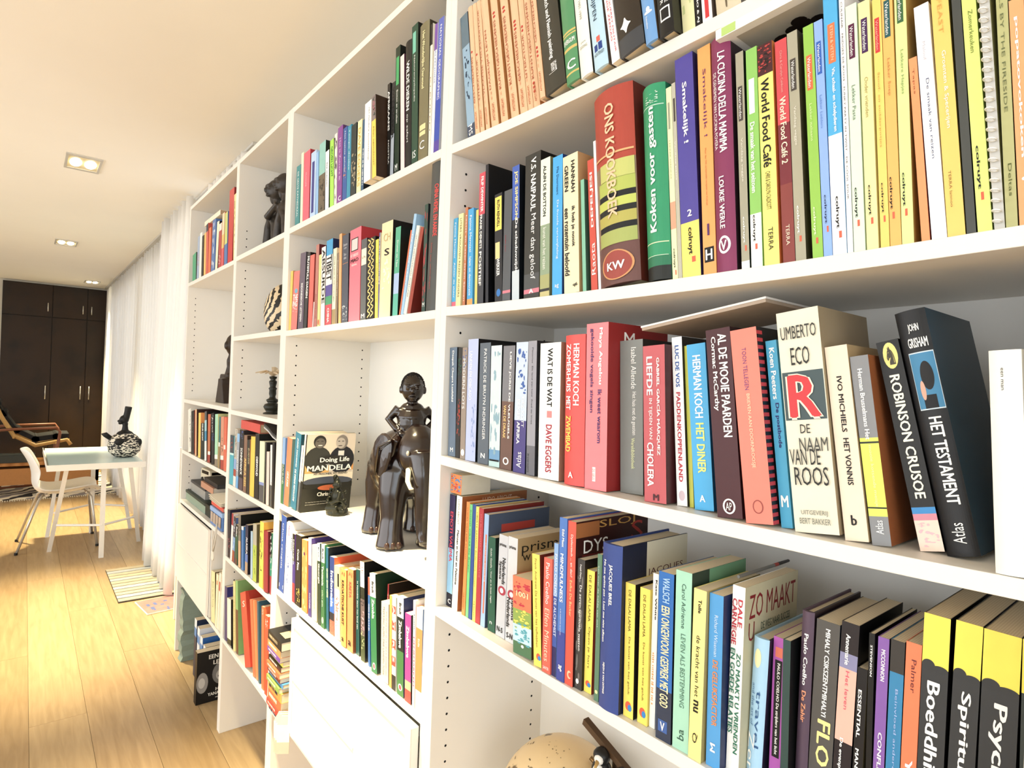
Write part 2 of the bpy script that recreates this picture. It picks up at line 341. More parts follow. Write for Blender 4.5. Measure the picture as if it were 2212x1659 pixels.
BOOKS = [
('history and art books on the upper right shelf', [
dict(X=0.0438,Z=1.9045,Y=0.008,w=0.0242,h=0.2573,l=-0.1664,d=0.2,c="#5d7686",L="slate blue slim book with navy lettering and grey top, leftmost on the upper right shelf",side="#1b2030",bands=[[0.1, "#3b4a63"], [0.74, "#8fb2cc"], [1, "#5d7686"]],t=[["b", "", "#1d3550", 0.3, 0.72, 0.2, 0.8], ["d", "MS", "#fdfdf8", 0.02, 0.1, 0.2, 0.7]]),
dict(X=0.0689,Z=1.903,Y=0.008,w=0.0141,h=0.264,l=-0.1566,d=0.17,c="#ecc092",L="orange cloth volume reading GESCHIEDENIS under one red dot, on the upper right shelf",side="#c98745",k=1,t=[["u", "GESCHIEDENIS", "#b4502a", 0.24, 0.6, 0.3, 0.62], ["u", "AMSTERDAM", "#c8642e", 0.04, 0.17, 0.45, 0.75], ["u", "1830 - 1980", "#c8642e", 0.2, 0.26, 0.45, 0.6], ["o", "", "#c62a1e", 0.63, 0.648, 0.32, 0.68]]),
dict(X=0.0854,Z=1.9021,Y=0.008,w=0.0129,h=0.264,l=-0.1624,d=0.17,c="#ecc092",L="orange cloth volume reading LITERATUUR under one dot, on the upper right shelf",side="#c98745",k=1,t=[["u", "LITERATUUR", "#b4502a", 0.255, 0.56, 0.3, 0.62], ["u", "AMSTERDAM", "#c8642e", 0.04, 0.17, 0.45, 0.75], ["u", "1830 - 1980", "#c8642e", 0.2, 0.26, 0.45, 0.6], ["o", "", "#c62a1e", 0.59, 0.608, 0.32, 0.68]]),
dict(X=0.1028,Z=1.9014,Y=0.008,w=0.012,h=0.264,l=-0.1763,d=0.17,c="#ecc092",L="orange cloth volume reading VLAAMSE VOLKSCULTUUR, fourth from the left on the upper right shelf",side="#c98745",k=1,t=[["u", "VLAAMSE VOLKSCULTUUR", "#b4502a", 0.27, 0.93, 0.3, 0.62], ["u", "AMSTERDAM", "#c8642e", 0.04, 0.17, 0.45, 0.75], ["u", "1830 - 1980", "#c8642e", 0.2, 0.26, 0.45, 0.6]]),
dict(X=0.1204,Z=1.9007,Y=0.008,w=0.0207,h=0.264,l=-0.1947,d=0.17,c="#ecc092",L="orange cloth volume reading DAGELIJKS LEVEN, fifth from the left on the upper right shelf",side="#c98745",k=1,t=[["u", "DAGELIJKS LEVEN", "#b4502a", 0.28, 0.74, 0.3, 0.62], ["u", "AMSTERDAM", "#c8642e", 0.04, 0.17, 0.45, 0.75], ["u", "1830 - 1980", "#c8642e", 0.2, 0.26, 0.45, 0.6]]),
dict(X=0.1491,Z=1.8996,Y=0.008,w=0.0192,h=0.264,l=-0.1952,d=0.17,c="#ecc092",L="orange cloth volume reading KUNSTGESCHIEDENIS, two dots near its top, on the upper right shelf",side="#c98745",k=1,t=[["u", "KUNSTGESCHIEDENIS", "#b4502a", 0.25, 0.77, 0.3, 0.62], ["u", "AMSTERDAM", "#c8642e", 0.04, 0.17, 0.45, 0.75], ["u", "1830 - 1980", "#c8642e", 0.2, 0.26, 0.45, 0.6], ["o", "", "#c62a1e", 0.79, 0.808, 0.32, 0.68], ["o", "", "#c62a1e", 0.8180000000000001, 0.8360000000000001, 0.32, 0.68]]),
dict(X=0.1779,Z=1.8986,Y=0.008,w=0.0203,h=0.264,l=-0.1989,d=0.17,c="#ecc092",L="orange cloth KUNSTGESCHIEDENIS volume, right of its lookalike, on the upper right shelf",side="#c98745",k=1,t=[["u", "KUNSTGESCHIEDENIS", "#b4502a", 0.24, 0.75, 0.3, 0.62], ["u", "AMSTERDAM", "#c8642e", 0.04, 0.17, 0.45, 0.75], ["u", "1830 - 1980", "#c8642e", 0.2, 0.26, 0.45, 0.6], ["o", "", "#c62a1e", 0.78, 0.798, 0.32, 0.68], ["o", "", "#c62a1e", 0.808, 0.8260000000000001, 0.32, 0.68]]),
dict(X=0.203,Z=1.8978,Y=0.008,w=0.0189,h=0.264,l=-0.1919,d=0.17,c="#ecc092",L="orange cloth GESCHIEDENIS volume with three dots mid spine, on the upper right shelf",side="#c98745",k=1,t=[["u", "GESCHIEDENIS", "#b4502a", 0.23, 0.59, 0.3, 0.62], ["u", "AMSTERDAM", "#c8642e", 0.04, 0.17, 0.45, 0.75], ["u", "1830 - 1980", "#c8642e", 0.2, 0.26, 0.45, 0.6], ["o", "", "#c62a1e", 0.6, 0.618, 0.32, 0.68], ["o", "", "#c62a1e", 0.628, 0.646, 0.32, 0.68], ["o", "", "#c62a1e", 0.656, 0.674, 0.32, 0.68]]),
dict(X=0.2232,Z=1.8972,Y=0.008,w=0.0137,h=0.264,l=-0.1889,d=0.17,c="#ecc092",L="orange cloth LITERATUUR volume with two dots mid spine, on the upper right shelf",side="#c98745",k=1,t=[["u", "LITERATUUR", "#b4502a", 0.23, 0.54, 0.3, 0.62], ["u", "AMSTERDAM", "#c8642e", 0.04, 0.17, 0.45, 0.75], ["u", "1830 - 1980", "#c8642e", 0.2, 0.26, 0.45, 0.6], ["o", "", "#c62a1e", 0.56, 0.5780000000000001, 0.32, 0.68], ["o", "", "#c62a1e", 0.5880000000000001, 0.6060000000000001, 0.32, 0.68]]),
dict(X=0.238,Z=1.8969,Y=0.008,w=0.0157,h=0.264,l=-0.1871,d=0.17,c="#ecc092",L="orange cloth KUNSTGESCHIEDENIS volume, three dots low on spine, on the upper right shelf",side="#c98745",k=1,t=[["u", "KUNSTGESCHIEDENIS", "#b4502a", 0.2, 0.74, 0.3, 0.62], ["u", "AMSTERDAM", "#c8642e", 0.04, 0.17, 0.45, 0.75], ["u", "1830 - 1980", "#c8642e", 0.2, 0.26, 0.45, 0.6], ["o", "", "#c62a1e", 0.105, 0.123, 0.32, 0.68], ["o", "", "#c62a1e", 0.133, 0.151, 0.32, 0.68], ["o", "", "#c62a1e", 0.161, 0.179, 0.32, 0.68]]),
dict(X=0.2734,Z=1.896,Y=-0.01,w=0.0124,h=0.264,l=-0.1841,d=0.17,c="#ecc092",L="orange cloth GESCHIEDENIS volume, last of the orange set, on the upper right shelf",side="#c98745",k=1,t=[["u", "GESCHIEDENIS", "#b4502a", 0.37, 0.72, 0.3, 0.62], ["u", "AMSTERDAM", "#c8642e", 0.04, 0.17, 0.45, 0.75], ["u", "1830 - 1980", "#c8642e", 0.2, 0.26, 0.45, 0.6], ["o", "", "#c62a1e", 0.27, 0.28800000000000003, 0.32, 0.68], ["o", "", "#c62a1e", 0.29800000000000004, 0.31600000000000006, 0.32, 0.68], ["o", "", "#c62a1e", 0.326, 0.34400000000000003, 0.32, 0.68]]),
dict(X=0.2882,Z=1.8957,Y=-0.01,w=0.0453,h=0.3,l=-0.1899,d=0.17,c="#3a372b",L="thick olive black hardback about Flemish painting, twelfth from the left on the upper right shelf",side="#211f1a",k=1,t=[["d", "Dutch and Flemish painting", "#fdfdf8", 0.175, 0.56, 0.38, 0.62, "B"], ["u", "Leeuven", "#fdfdf8", 0.097, 0.15, 0.3, 0.7]]),
dict(X=0.3357,Z=1.8949,Y=-0.01,w=0.0271,h=0.3,l=-0.1615,d=0.17,c="#4f9560",L="green hardback with gold bands and a white swan emblem, on the upper right shelf",side="#3c5a42",bands=[[0.045, "#4f9560"], [0.055, "#d8b95c"], [0.175, "#4f9560"], [0.19, "#d8b95c"], [0.255, "#4f9560"], [0.262, "#d8b95c"], [0.27, "#4f9560"], [0.28, "#d8b95c"], [1, "#4f9560"]],k=1,t=[["h", "EVERGUM", "#fdfdf8", 0.21, 0.235, 0.1, 0.9, "B"], ["h", "C", "#fdfdf8", 0.07, 0.12, 0.2, 0.85, "B"]]),
dict(X=0.3661,Z=1.8946,Y=-0.01,w=0.0237,h=0.3,l=-0.1692,d=0.17,c="#f4f4e6",L="white hardback with faint grey lettering on the spine, on the upper right shelf",side="#3a3a34",k=1,t=[["h", "JAN", "#8a8a7c", 0.17, 0.18, 0.3, 0.7], ["h", "GIDDING", "#8a8a7c", 0.145, 0.16, 0.2, 0.8], ["d", "1901-1999", "#9a9a8c", 0.3, 0.4, 0.4, 0.6]]),
dict(X=0.394,Z=1.8944,Y=-0.01,w=0.0261,h=0.29,l=-0.18,d=0.17,c="#b9dcee",L="pale blue hardback reading IJPEN with triangle logo, on the upper right shelf",side="#5a4e42",k=1,t=[["d", "SCHIJPEN", "#23405c", 0.26, 0.46, 0.25, 0.6], ["r", "", "#e0604c", 0.14, 0.17, 0.4, 0.65], ["r", "", "#1e3f8c", 0.095, 0.13, 0.18, 0.42], ["r", "", "#1e3f8c", 0.095, 0.135, 0.5, 0.75], ["h", "HOUTEKIET", "#222222", 0.068, 0.085, 0.15, 0.85]]),
dict(X=0.4264,Z=1.8942,Y=-0.01,w=0.0141,h=0.28,l=-0.1988,d=0.17,c="#f6f2f0",L="slim white book with two lines of pink lettering, on the upper right shelf",side="#d8cfc6",t=[["d", "LOUIS DE BOCQUEREY MILITAIR", "#d83058", 0.05, 0.6, 0.55, 0.75], ["d", "EEN LANGE ZEEDAG", "#d83058", 0.12, 0.5, 0.25, 0.45]]),
dict(X=0.443,Z=1.8942,Y=-0.01,w=0.0415,h=0.3,l=-0.1898,d=0.17,c="#2e2419",L="thick black-brown hardback with white four-pointed star, seventh from the right on the upper right shelf",side="#1a1510",bands=[[0.09, "#3e4146"], [1, "#2e2419"]],k=1,t=[["h", "✦", "#fdfdf8", 0.1, 0.175, 0.15, 0.6, "B"]]),
dict(X=0.4868,Z=1.8943,Y=-0.01,w=0.0192,h=0.29,l=-0.1807,d=0.17,c="#6ba3de",L="sky blue hardback with a white bird, sixth from the right on the upper right shelf",side="#6b5844",k=1,t=[["o", "", "#fdfdf8", 0.14, 0.155, 0.2, 0.85], ["o", "", "#fdfdf8", 0.15, 0.175, 0.4, 0.7], ["d", "Kolonialisme", "#fdfdf8", 0.07, 0.13, 0.3, 0.45]]),
dict(X=0.5089,Z=1.8944,Y=-0.01,w=0.0225,h=0.3,l=-0.1385,d=0.17,c="#141312",L="black hardback with a white outlined square, fifth from the right on the upper right shelf",side="#10100f",k=1,t=[["r", "", "#fdfdf8", 0.063, 0.125, 0.2, 0.85], ["r", "", "#161514", 0.07, 0.118, 0.27, 0.78], ["d", "VAN DE BERGHE", "#fdfdf8", 0.14, 0.42, 0.6, 0.8, "B"], ["d", "MICHEL SEUPHOR", "#fdfdf8", 0.14, 0.42, 0.3, 0.5]]),
dict(X=0.5321,Z=1.8946,Y=0.008,w=0.0184,h=0.29,l=-0.1158,d=0.17,c="#efeab0",L="pale yellow floral book above the purple cookbook, on the upper right shelf",side="#3c3630",t=[["b", "", "#c8d08a", 0.1, 0.8, 0.1, 0.9]]),
dict(X=0.5513,Z=1.8948,Y=0.008,w=0.0084,h=0.28,l=-0.1113,d=0.17,c="#16130f",L="narrow black book with white lettering, high at right, on the upper right shelf",t=[["d", "ARNO & AJ", "#fdfdf8", 0.03, 0.2, 0.3, 0.7, "B"]]),
dict(X=0.5614,Z=1.895,Y=0.008,w=0.0137,h=0.28,l=-0.115,d=0.17,c="#f7f3f0",L="white book with red figure on the spine, on the upper right shelf",side="#6a5a50",t=[["r", "", "#d8262c", 0.03, 0.4, 0.3, 0.7]]),
dict(X=0.5814,Z=1.8952,Y=0.008,w=0.0321,h=0.3,l=-0.1348,d=0.17,c="#d9cbab",L="wide beige stone-patterned book beside the white-and-red one, on the upper right shelf",side="#54483a",k=1,t=[["b", "", "#6a5a40", 0.02, 0.9, 0.1, 0.9]]),
]),
('novels and cookbooks on the cookbook shelf', [
dict(X=0.0042,Z=1.5848,Y=0.01,w=0.0135,h=0.1755,l=-0.0169,d=0.13,c="#39a9dc",L="light blue slim paperback reading Achter de sluier, leftmost on the cookbook shelf",bands=[[0.055, "#e8647a"], [1, "#39a9dc"]],t=[["d", "Achter de sluier", "#fdfdf8", 0.1, 0.5, 0.35, 0.7], ["d", "Fatima Mernissi", "#fdfdf8", 0.55, 0.95, 0.35, 0.7]]),
dict(X=0.0182,Z=1.5844,Y=0.01,w=0.0164,h=0.1816,l=0.0004,d=0.13,c="#f0e3a0",L="cream slim paperback with olive capitals, after the two blues, on the cookbook shelf",t=[["d", "LITERS VROUWEN REIZEN ANDERS", "#6b6a40", 0.1, 0.95, 0.35, 0.7]]),
dict(X=0.0421,Z=1.5837,Y=0.01,w=0.0084,h=0.1904,l=-0.0044,d=0.13,c="#c97546",L="rusty orange slim paperback with white lettering, third from the left on the cookbook shelf",side="#8c4c2a",t=[["d", "Laatst en Later leren Samen", "#fdfdf8", 0.05, 0.92, 0.3, 0.7]]),
dict(X=0.0569,Z=1.5833,Y=0.01,w=0.0182,h=0.1854,l=-0.0353,d=0.13,c="#3aa7e2",L="blue paperback with orange foot, titled Islam en democratie, on the cookbook shelf",bands=[[0.065, "#f0a04a"], [1, "#3aa7e2"]],t=[["d", "Islam en democratie", "#fdfdf8", 0.1, 0.5, 0.35, 0.7], ["d", "Fatima Mernissi", "#fdfdf8", 0.55, 0.93, 0.35, 0.7]]),
dict(X=0.0824,Z=1.5827,Y=0.01,w=0.0079,h=0.1797,l=-0.03,d=0.13,c="#f0d060",L="very thin yellow paperback, left of the red-black one, on the cookbook shelf",side="#1a1a1a"),
dict(X=0.091,Z=1.5825,Y=0.01,w=0.0186,h=0.2468,l=-0.028,d=0.13,c="#d8475a",L="red and charcoal paperback titled POSITIEF, sixth from the left on the cookbook shelf",side="#101014",bands=[[0.68, "#3c3e46"], [1, "#d8475a"]],t=[["d", "POSITIEF", "#fdfdf8", 0.14, 0.4, 0.2, 0.6, "B"], ["d", "FRANK DENETS", "#fdfdf8", 0.42, 0.68, 0.25, 0.6, "B"], ["d", "FILIP DEWINTER", "#fdfdf8", 0.7, 0.97, 0.35, 0.75, "B"]]),
dict(X=0.1169,Z=1.582,Y=0.01,w=0.0086,h=0.2594,l=-0.055,d=0.16,c="#22242e",L="tall black book whose cover shows a pale rose, on the cookbook shelf",side="#0d0d10",t=[["O", "", "#d7b8ae", 0.7, 0.82, 0.1, 0.42], ["O", "", "#e8cfc6", 0.74, 0.84, 0.24, 0.5], ["O", "", "#b99a92", 0.7, 0.78, 0.3, 0.6]]),
dict(X=0.1453,Z=1.5814,Y=0.01,w=0.0212,h=0.197,l=-0.0594,d=0.13,c="#26262a",L="black paperback with cream label near the top, eighth from the left on the cookbook shelf",t=[["r", "", "#ffe04a", 0.66, 0.97, 0.06, 0.95], ["d", "RUTH RENDELL", "#161514", 0.69, 0.94, 0.35, 0.7, "B"], ["d", "WEKKER", "#fdfdf8", 0.24, 0.4, 0.3, 0.7, "B"], ["r", "", "#e6d48c", 0.4, 0.55, 0.1, 0.7], ["o", "", "#2a7ac8", 0.05, 0.12, 0.25, 0.8]]),
dict(X=0.1671,Z=1.581,Y=0.01,w=0.0216,h=0.1974,l=-0.0239,d=0.13,c="#55595e",L="grey paperback with a thin pink band at foot, on the cookbook shelf",side="#2e3034",bands=[[0.075, "#55595e"], [0.1, "#e07a8a"], [1, "#55595e"]],t=[["b", "", "#8a2f38", 0.45, 0.6, 0.2, 0.35]]),
dict(X=0.1945,Z=1.5806,Y=0.01,w=0.0191,h=0.2357,l=-0.0503,d=0.13,c="#3f63c0",L="blue paperback with yellow capitals and snowy foot, tenth from the left on the cookbook shelf",side="#0f1318",bands=[[0.22, "#c8d4dc"], [0.6, "#22262c"], [1, "#3f63c0"]],t=[["d", "JOE SIMPSON", "#ffe98a", 0.6, 0.96, 0.3, 0.8, "B"], ["d", "De schaduwzijde", "#fdfdf8", 0.2, 0.6, 0.35, 0.8, "B"]]),
dict(X=0.2261,Z=1.5801,Y=0.01,w=0.0387,h=0.245,l=-0.0342,d=0.13,c="#35342f",L="charcoal novel titled Meer dan geloof, eleventh from the left on the cookbook shelf",side="#100f0d",bands=[[0.035, "#35342f"], [0.065, "#d9798a"], [0.17, "#4c4e4e"], [1, "#35342f"]],t=[["d", "V.S. NAIPAUL", "#fdfdf8", 0.6, 0.97, 0.4, 0.72, "B"], ["d", "Meer dan geloof", "#fdfdf8", 0.13, 0.58, 0.35, 0.75], ["h", "A", "#fdfdf8", 0.035, 0.065, 0.35, 0.65, "B"]]),
dict(X=0.267,Z=1.5796,Y=0.01,w=0.0227,h=0.2288,l=-0.0412,d=0.13,c="#eaf2dc",L="white-topped paperback with misty green landscape foot, twelfth from the left on the cookbook shelf",side="#7d7a4e",bands=[[0.04, "#c8bd7a"], [0.06, "#2a2a26"], [0.16, "#a8a96a"], [0.52, "#8fa483"], [1, "#eaf2dc"]],t=[["d", "ALAIN DE BOTTON", "#161514", 0.58, 0.95, 0.3, 0.6, "B"], ["d", "kunst van het reizen", "#f4f6e8", 0.2, 0.5, 0.3, 0.65]]),
dict(X=0.2967,Z=1.5793,Y=0.01,w=0.0226,h=0.2251,l=-0.0428,d=0.13,c="#37aef0",L="bright blue paperback titled De fnuole vertwijfeling, thirteenth from the left on the cookbook shelf",side="#1b3c78",t=[["d", "De fnuole vertwijfeling", "#e8f4fa", 0.26, 0.68, 0.4, 0.65], ["d", "Mia Doornaert", "#0f3f7a", 0.72, 0.92, 0.4, 0.62], ["h", "ag", "#fdfdf8", 0.05, 0.08, 0.3, 0.7]]),
dict(X=0.325,Z=1.5791,Y=0.01,w=0.0327,h=0.2192,l=-0.0663,d=0.13,c="#f6e9bb",L="cream paperback, black lettering, about a promised rose garden, on the cookbook shelf",side="#c79a62",hook=[["H", "H", "#8a3020", 0.84, 0.93, 0.2, 0.4]],t=[["d", "HANNAH", "#161514", 0.72, 0.95, 0.56, 0.8, "B"], ["d", "GREEN", "#161514", 0.74, 0.93, 0.12, 0.36, "B"], ["d", "ik heb je nooit", "#161514", 0.33, 0.62, 0.52, 0.78, "B"], ["d", "een rozentuin beloofd", "#161514", 0.13, 0.62, 0.1, 0.4, "B"], ["h", "q6", "#161514", 0.04, 0.07, 0.6, 0.9, "B"]]),
dict(X=0.3653,Z=1.5788,Y=0.01,w=0.0073,h=0.1742,l=-0.0787,d=0.13,c="#7fc4a4",L="thin sea-green book standing before the red one, fifteenth from the left on the cookbook shelf",side="#3c6a54"),
dict(X=0.3828,Z=1.5787,Y=0.01,w=0.0127,h=0.2008,l=-0.0905,d=0.13,c="#d54a34",L="red paperback with white outlined capitals, sixteenth from the left on the cookbook shelf",side="#7a2a1c",t=[["u", "DEFELJESI", "#fdfdf8", 0.48, 0.9, 0.3, 0.8, "B"], ["u", "Raota", "#fdfdf8", 0.12, 0.36, 0.2, 0.8]]),
dict(X=0.3974,Z=1.5787,Y=0.01,w=0.0047,h=0.2273,l=-0.0969,d=0.13,c="#fbfbf8",L="thin white book left of the thick red cookbook, on the cookbook shelf"),
dict(X=0.403,Z=1.5787,Y=0.01,w=0.0734,h=0.286,l=-0.0981,d=0.19,c="#b5402c",L="thick red hardback reading ONS KOOKBOEK over peppers, eighteenth from the left on the cookbook shelf",side="#6a2418",bands=[[0.2, "#6e4640"], [0.62, "#8d7358"], [1, "#b5402c"]],bulge=0.012,k=1,t=[["r", "", "#b6c24c", 0.46, 0.53, 0.12, 0.98], ["r", "", "#17191c", 0.43, 0.46, 0.12, 0.98], ["r", "", "#c6cf52", 0.385, 0.43, 0.1, 0.98], ["r", "", "#20221f", 0.355, 0.385, 0.1, 0.98], ["r", "", "#b9b04a", 0.3, 0.355, 0.1, 0.98], ["r", "", "#17191c", 0.27, 0.3, 0.12, 0.98], ["r", "", "#a9b45a", 0.2, 0.27, 0.1, 0.98], ["r", "", "#c7ca66", 0.53, 0.62, 0.2, 0.98], ["d", "ONS KOOKBOEK", "#f6c99e", 0.33, 0.92, 0.42, 0.64, "B"], ["r", "", "#e8b070", 0.655, 0.665, 0.02, 0.98], ["o", "", "#d8975a", 0.02, 0.17, 0.15, 0.92], ["o", "", "#a4453a", 0.026, 0.164, 0.19, 0.88], ["h", "KW", "#fdfdf8", 0.07, 0.11, 0.33, 0.75, "B"]]),
dict(X=0.489,Z=1.5787,Y=0.01,w=0.0374,h=0.2671,l=-0.0823,d=0.18,c="#1f9a68",L="thick green hardback titled Koken voor gasten, nineteenth from the left on the cookbook shelf",side="#10704a",bands=[[0.07, "#1e221f"], [0.12, "#1f7a55"], [1, "#1f9a68"]],bulge=0.01,k=1,t=[["u", "Koken voor gasten", "#fdfdf8", 0.24, 0.88, 0.38, 0.72, "B"], ["r", "", "#d9e6b8", 0.185, 0.19, 0.03, 0.97], ["r", "", "#cfe6c8", 0.12, 0.123, 0.05, 0.95], ["r", "", "#bfe0cc", 0.885, 0.89, 0.05, 0.95], ["b", "", "#cfe8d8", 0.9, 0.96, 0.3, 0.8]]),
dict(X=0.5279,Z=1.5788,Y=0.01,w=0.0082,h=0.2597,l=-0.0854,d=0.13,c="#eef0b8",L="pale yellow slim paperback with salmon patch, twentieth from the left on the cookbook shelf",bands=[[0.26, "#eef0b8"], [0.4, "#f3a27e"], [1, "#eef0b8"]],t=[["r", "", "#a0a088", 0.78, 0.92, 0.25, 0.6], ["d", "LEKKER MADRAS", "#a8ac78", 0.52, 0.72, 0.3, 0.5], ["d", "colruyt", "#161514", 0.06, 0.16, 0.3, 0.65, "B"], ["r", "", "#f0603a", 0.025, 0.05, 0.55, 0.75]]),
dict(X=0.5368,Z=1.5788,Y=0.01,w=0.0057,h=0.2629,l=-0.0856,d=0.13,c="#bdb9a4",L="narrow grey booklet left of the purple cookbook, twenty-first from the left on the cookbook shelf",t=[["r", "", "#4a443c", 0.8, 0.92, 0.3, 0.8], ["d", "Vandaag pasta", "#fdfdf8", 0.5, 0.7, 0.3, 0.6]]),
dict(X=0.5432,Z=1.5789,Y=0.01,w=0.0268,h=0.292,l=-0.0851,d=0.13,c="#5046a2",L="purple cookbook with yellow foot, numbered 2, twenty-second from the left on the cookbook shelf",side="#2a225c",bands=[[0.245, "#f6e25a"], [1, "#5046a2"]],t=[["d", "Smakelijk !", "#fdfdf8", 0.6, 0.88, 0.3, 0.62, "B"], ["h", "2", "#fdfdf8", 0.27, 0.3, 0.4, 0.65, "B"], ["d", "colruyt", "#161514", 0.1, 0.22, 0.35, 0.65, "B"], ["r", "", "#f0603a", 0.065, 0.09, 0.55, 0.75]]),
dict(X=0.5739,Z=1.5791,Y=0.01,w=0.018,h=0.292,l=-0.0731,d=0.13,c="#f6a64e",L="orange cookbook with purple lettering, numbered 1, twenty-third from the left on the cookbook shelf",side="#c86a20",t=[["d", "Smakelijk !", "#6b2a6b", 0.6, 0.9, 0.3, 0.62], ["d", "Meer dan 500 verzamelde recepten van Colruyt", "#b5601e", 0.3, 0.55, 0.35, 0.5], ["h", "1", "#5a2a6b", 0.17, 0.22, 0.4, 0.55], ["r", "", "#161514", 0.055, 0.12, 0.12, 0.85], ["h", "H", "#fdfdf8", 0.065, 0.11, 0.22, 0.75, "B"]]),
dict(X=0.5929,Z=1.5792,Y=0.01,w=0.0263,h=0.292,l=-0.0706,d=0.13,c="#8a2f5c",L="maroon hardback titled LA CUCINA DELLA MAMMA, twenty-fourth from the left on the cookbook shelf",side="#2a1a22",bulge=0.005,k=1,t=[["d", "LA CUCINA DELLA MAMMA", "#fdfdf8", 0.5, 0.93, 0.45, 0.78, "B"], ["d", "DE GEHEIMEN VAN CUCINA POVERA", "#fdfdf8", 0.52, 0.85, 0.16, 0.34], ["d", "LOUKIE WERLE", "#fdfdf8", 0.18, 0.4, 0.35, 0.6, "B"], ["o", "", "#fdfdf8", 0.075, 0.15, 0.2, 0.8], ["o", "", "#8a2f5c", 0.085, 0.14, 0.3, 0.7], ["h", "V", "#fdfdf8", 0.09, 0.13, 0.35, 0.65, "B"]]),
dict(X=0.6251,Z=1.5796,Y=0.01,w=0.01,h=0.2641,l=-0.0711,d=0.13,c="#a8a48c",L="taupe slim cookbook right of the maroon hardback, twenty-second from the right on the cookbook shelf",side="#0f1a14",bands=[[0.04, "#fdfdf8"], [1, "#a8a48c"]],t=[["r", "", "#4c443c", 0.68, 0.84, 0.2, 0.75], ["d", "Waterlanden", "#fdfdf8", 0.6900000000000001, 0.83, 0.32, 0.63], ["d", "Vandaag veggie", "#ece8d8", 0.4, 0.6, 0.35, 0.65], ["d", "colruyt", "#fdfdf8", 0.12000000000000001, 0.24, 0.3, 0.6, "B"], ["r", "", "#f0603a", 0.085, 0.11, 0.5, 0.7]]),
dict(X=0.6373,Z=1.5797,Y=0.01,w=0.0135,h=0.2622,l=-0.0669,d=0.13,c="#8ccb58",L="lime cookbook titled De smaak van het seizoen, twenty-first from the right on the cookbook shelf",bands=[[0.245, "#fdfdf8"], [1, "#8ccb58"]],t=[["r", "", "#fdfdf8", 0.7, 0.86, 0.2, 0.7], ["d", "De smaak van het seizoen", "#fdfdf8", 0.34, 0.66, 0.25, 0.65, "B"], ["d", "colruyt", "#161514", 0.12000000000000001, 0.24, 0.2, 0.5, "B"], ["r", "", "#f0603a", 0.085, 0.11, 0.4, 0.6]]),
dict(X=0.653,Z=1.5799,Y=0.01,w=0.0178,h=0.2605,l=-0.0729,d=0.13,c="#fbf06a",L="yellow cookbook with pepper picture on top, twentieth from the right on the cookbook shelf",side="#e2822e",bands=[[0.86, "#fbf06a"], [1, "#4a1a20"]],t=[["d", "World Food Café", "#161514", 0.44, 0.84, 0.2, 0.72, "B"], ["d", "CHRIS & CAROLYN CALDICOTT", "#161514", 0.25, 0.42, 0.3, 0.6], ["d", "TERRA", "#161514", 0.07, 0.17, 0.35, 0.65], ["b", "", "#c23a34", 0.87, 0.99, 0.05, 0.95], ["b", "", "#1f1512", 0.88, 0.98, 0.2, 0.8]]),
dict(X=0.6749,Z=1.5802,Y=0.01,w=0.0134,h=0.2568,l=-0.0755,d=0.13,c="#c93d44",L="red cookbook with cream lettering, volume 2, nineteenth from the right on the cookbook shelf",side="#3c1412",bands=[[0.35, "#8d3b34"], [0.62, "#7c2630"], [1, "#d8444c"]],t=[["d", "World Food Café 2", "#f6e3c8", 0.44, 0.74, 0.25, 0.75, "B"], ["d", "Chris & Carolyn Caldicott", "#e8a8a0", 0.76, 0.95, 0.35, 0.6], ["d", "TERRA", "#f6e3c8", 0.08, 0.17, 0.35, 0.65]]),
dict(X=0.689,Z=1.5804,Y=0.01,w=0.0113,h=0.2602,l=-0.0754,d=0.13,c="#aca78e",L="taupe slim cookbook right of the red one, eighteenth from the right on the cookbook shelf",side="#4e4430",t=[["r", "", "#4c443c", 0.74, 0.88, 0.2, 0.75], ["d", "Waterlanden", "#fdfdf8", 0.75, 0.87, 0.32, 0.63], ["d", "Vandaag veggie", "#ece8d8", 0.5, 0.67, 0.35, 0.65], ["d", "colruyt", "#fdfdf8", 0.12000000000000001, 0.24, 0.25, 0.55, "B"], ["r", "", "#f0603a", 0.085, 0.11, 0.45000000000000007, 0.65]]),
dict(X=0.7072,Z=1.5807,Y=0.01,w=0.0109,h=0.2591,l=-0.0771,d=0.13,c="#93ca3e",L="grass green slim cookbook with orange label, seventeenth from the right on the cookbook shelf",side="#101a12",t=[["r", "", "#f0662e", 0.72, 0.87, 0.2, 0.75], ["d", "Waterlanden", "#fdfdf8", 0.73, 0.86, 0.32, 0.63], ["d", "Lekker italiaans", "#d8eca0", 0.5, 0.66, 0.35, 0.6], ["d", "colruyt", "#e8f4c8", 0.1, 0.22, 0.2, 0.5, "B"], ["r", "", "#f0603a", 0.065, 0.09, 0.4, 0.6]]),
dict(X=0.7187,Z=1.5809,Y=0.01,w=0.0087,h=0.2595,l=-0.0762,d=0.13,c="#8cb4ee",L="periwinkle blue slim cookbook with darker blue label, sixteenth from the right on the cookbook shelf",t=[["r", "", "#2a62c0", 0.77, 0.91, 0.2, 0.75], ["d", "Waterlanden", "#fdfdf8", 0.78, 0.9, 0.32, 0.63], ["d", "Lekker Ladders", "#5c8ad8", 0.54, 0.68, 0.35, 0.6], ["d", "colruyt", "#1a2a5c", 0.13999999999999999, 0.26, 0.3, 0.6, "B"], ["r", "", "#f0603a", 0.105, 0.13, 0.5, 0.7]]),
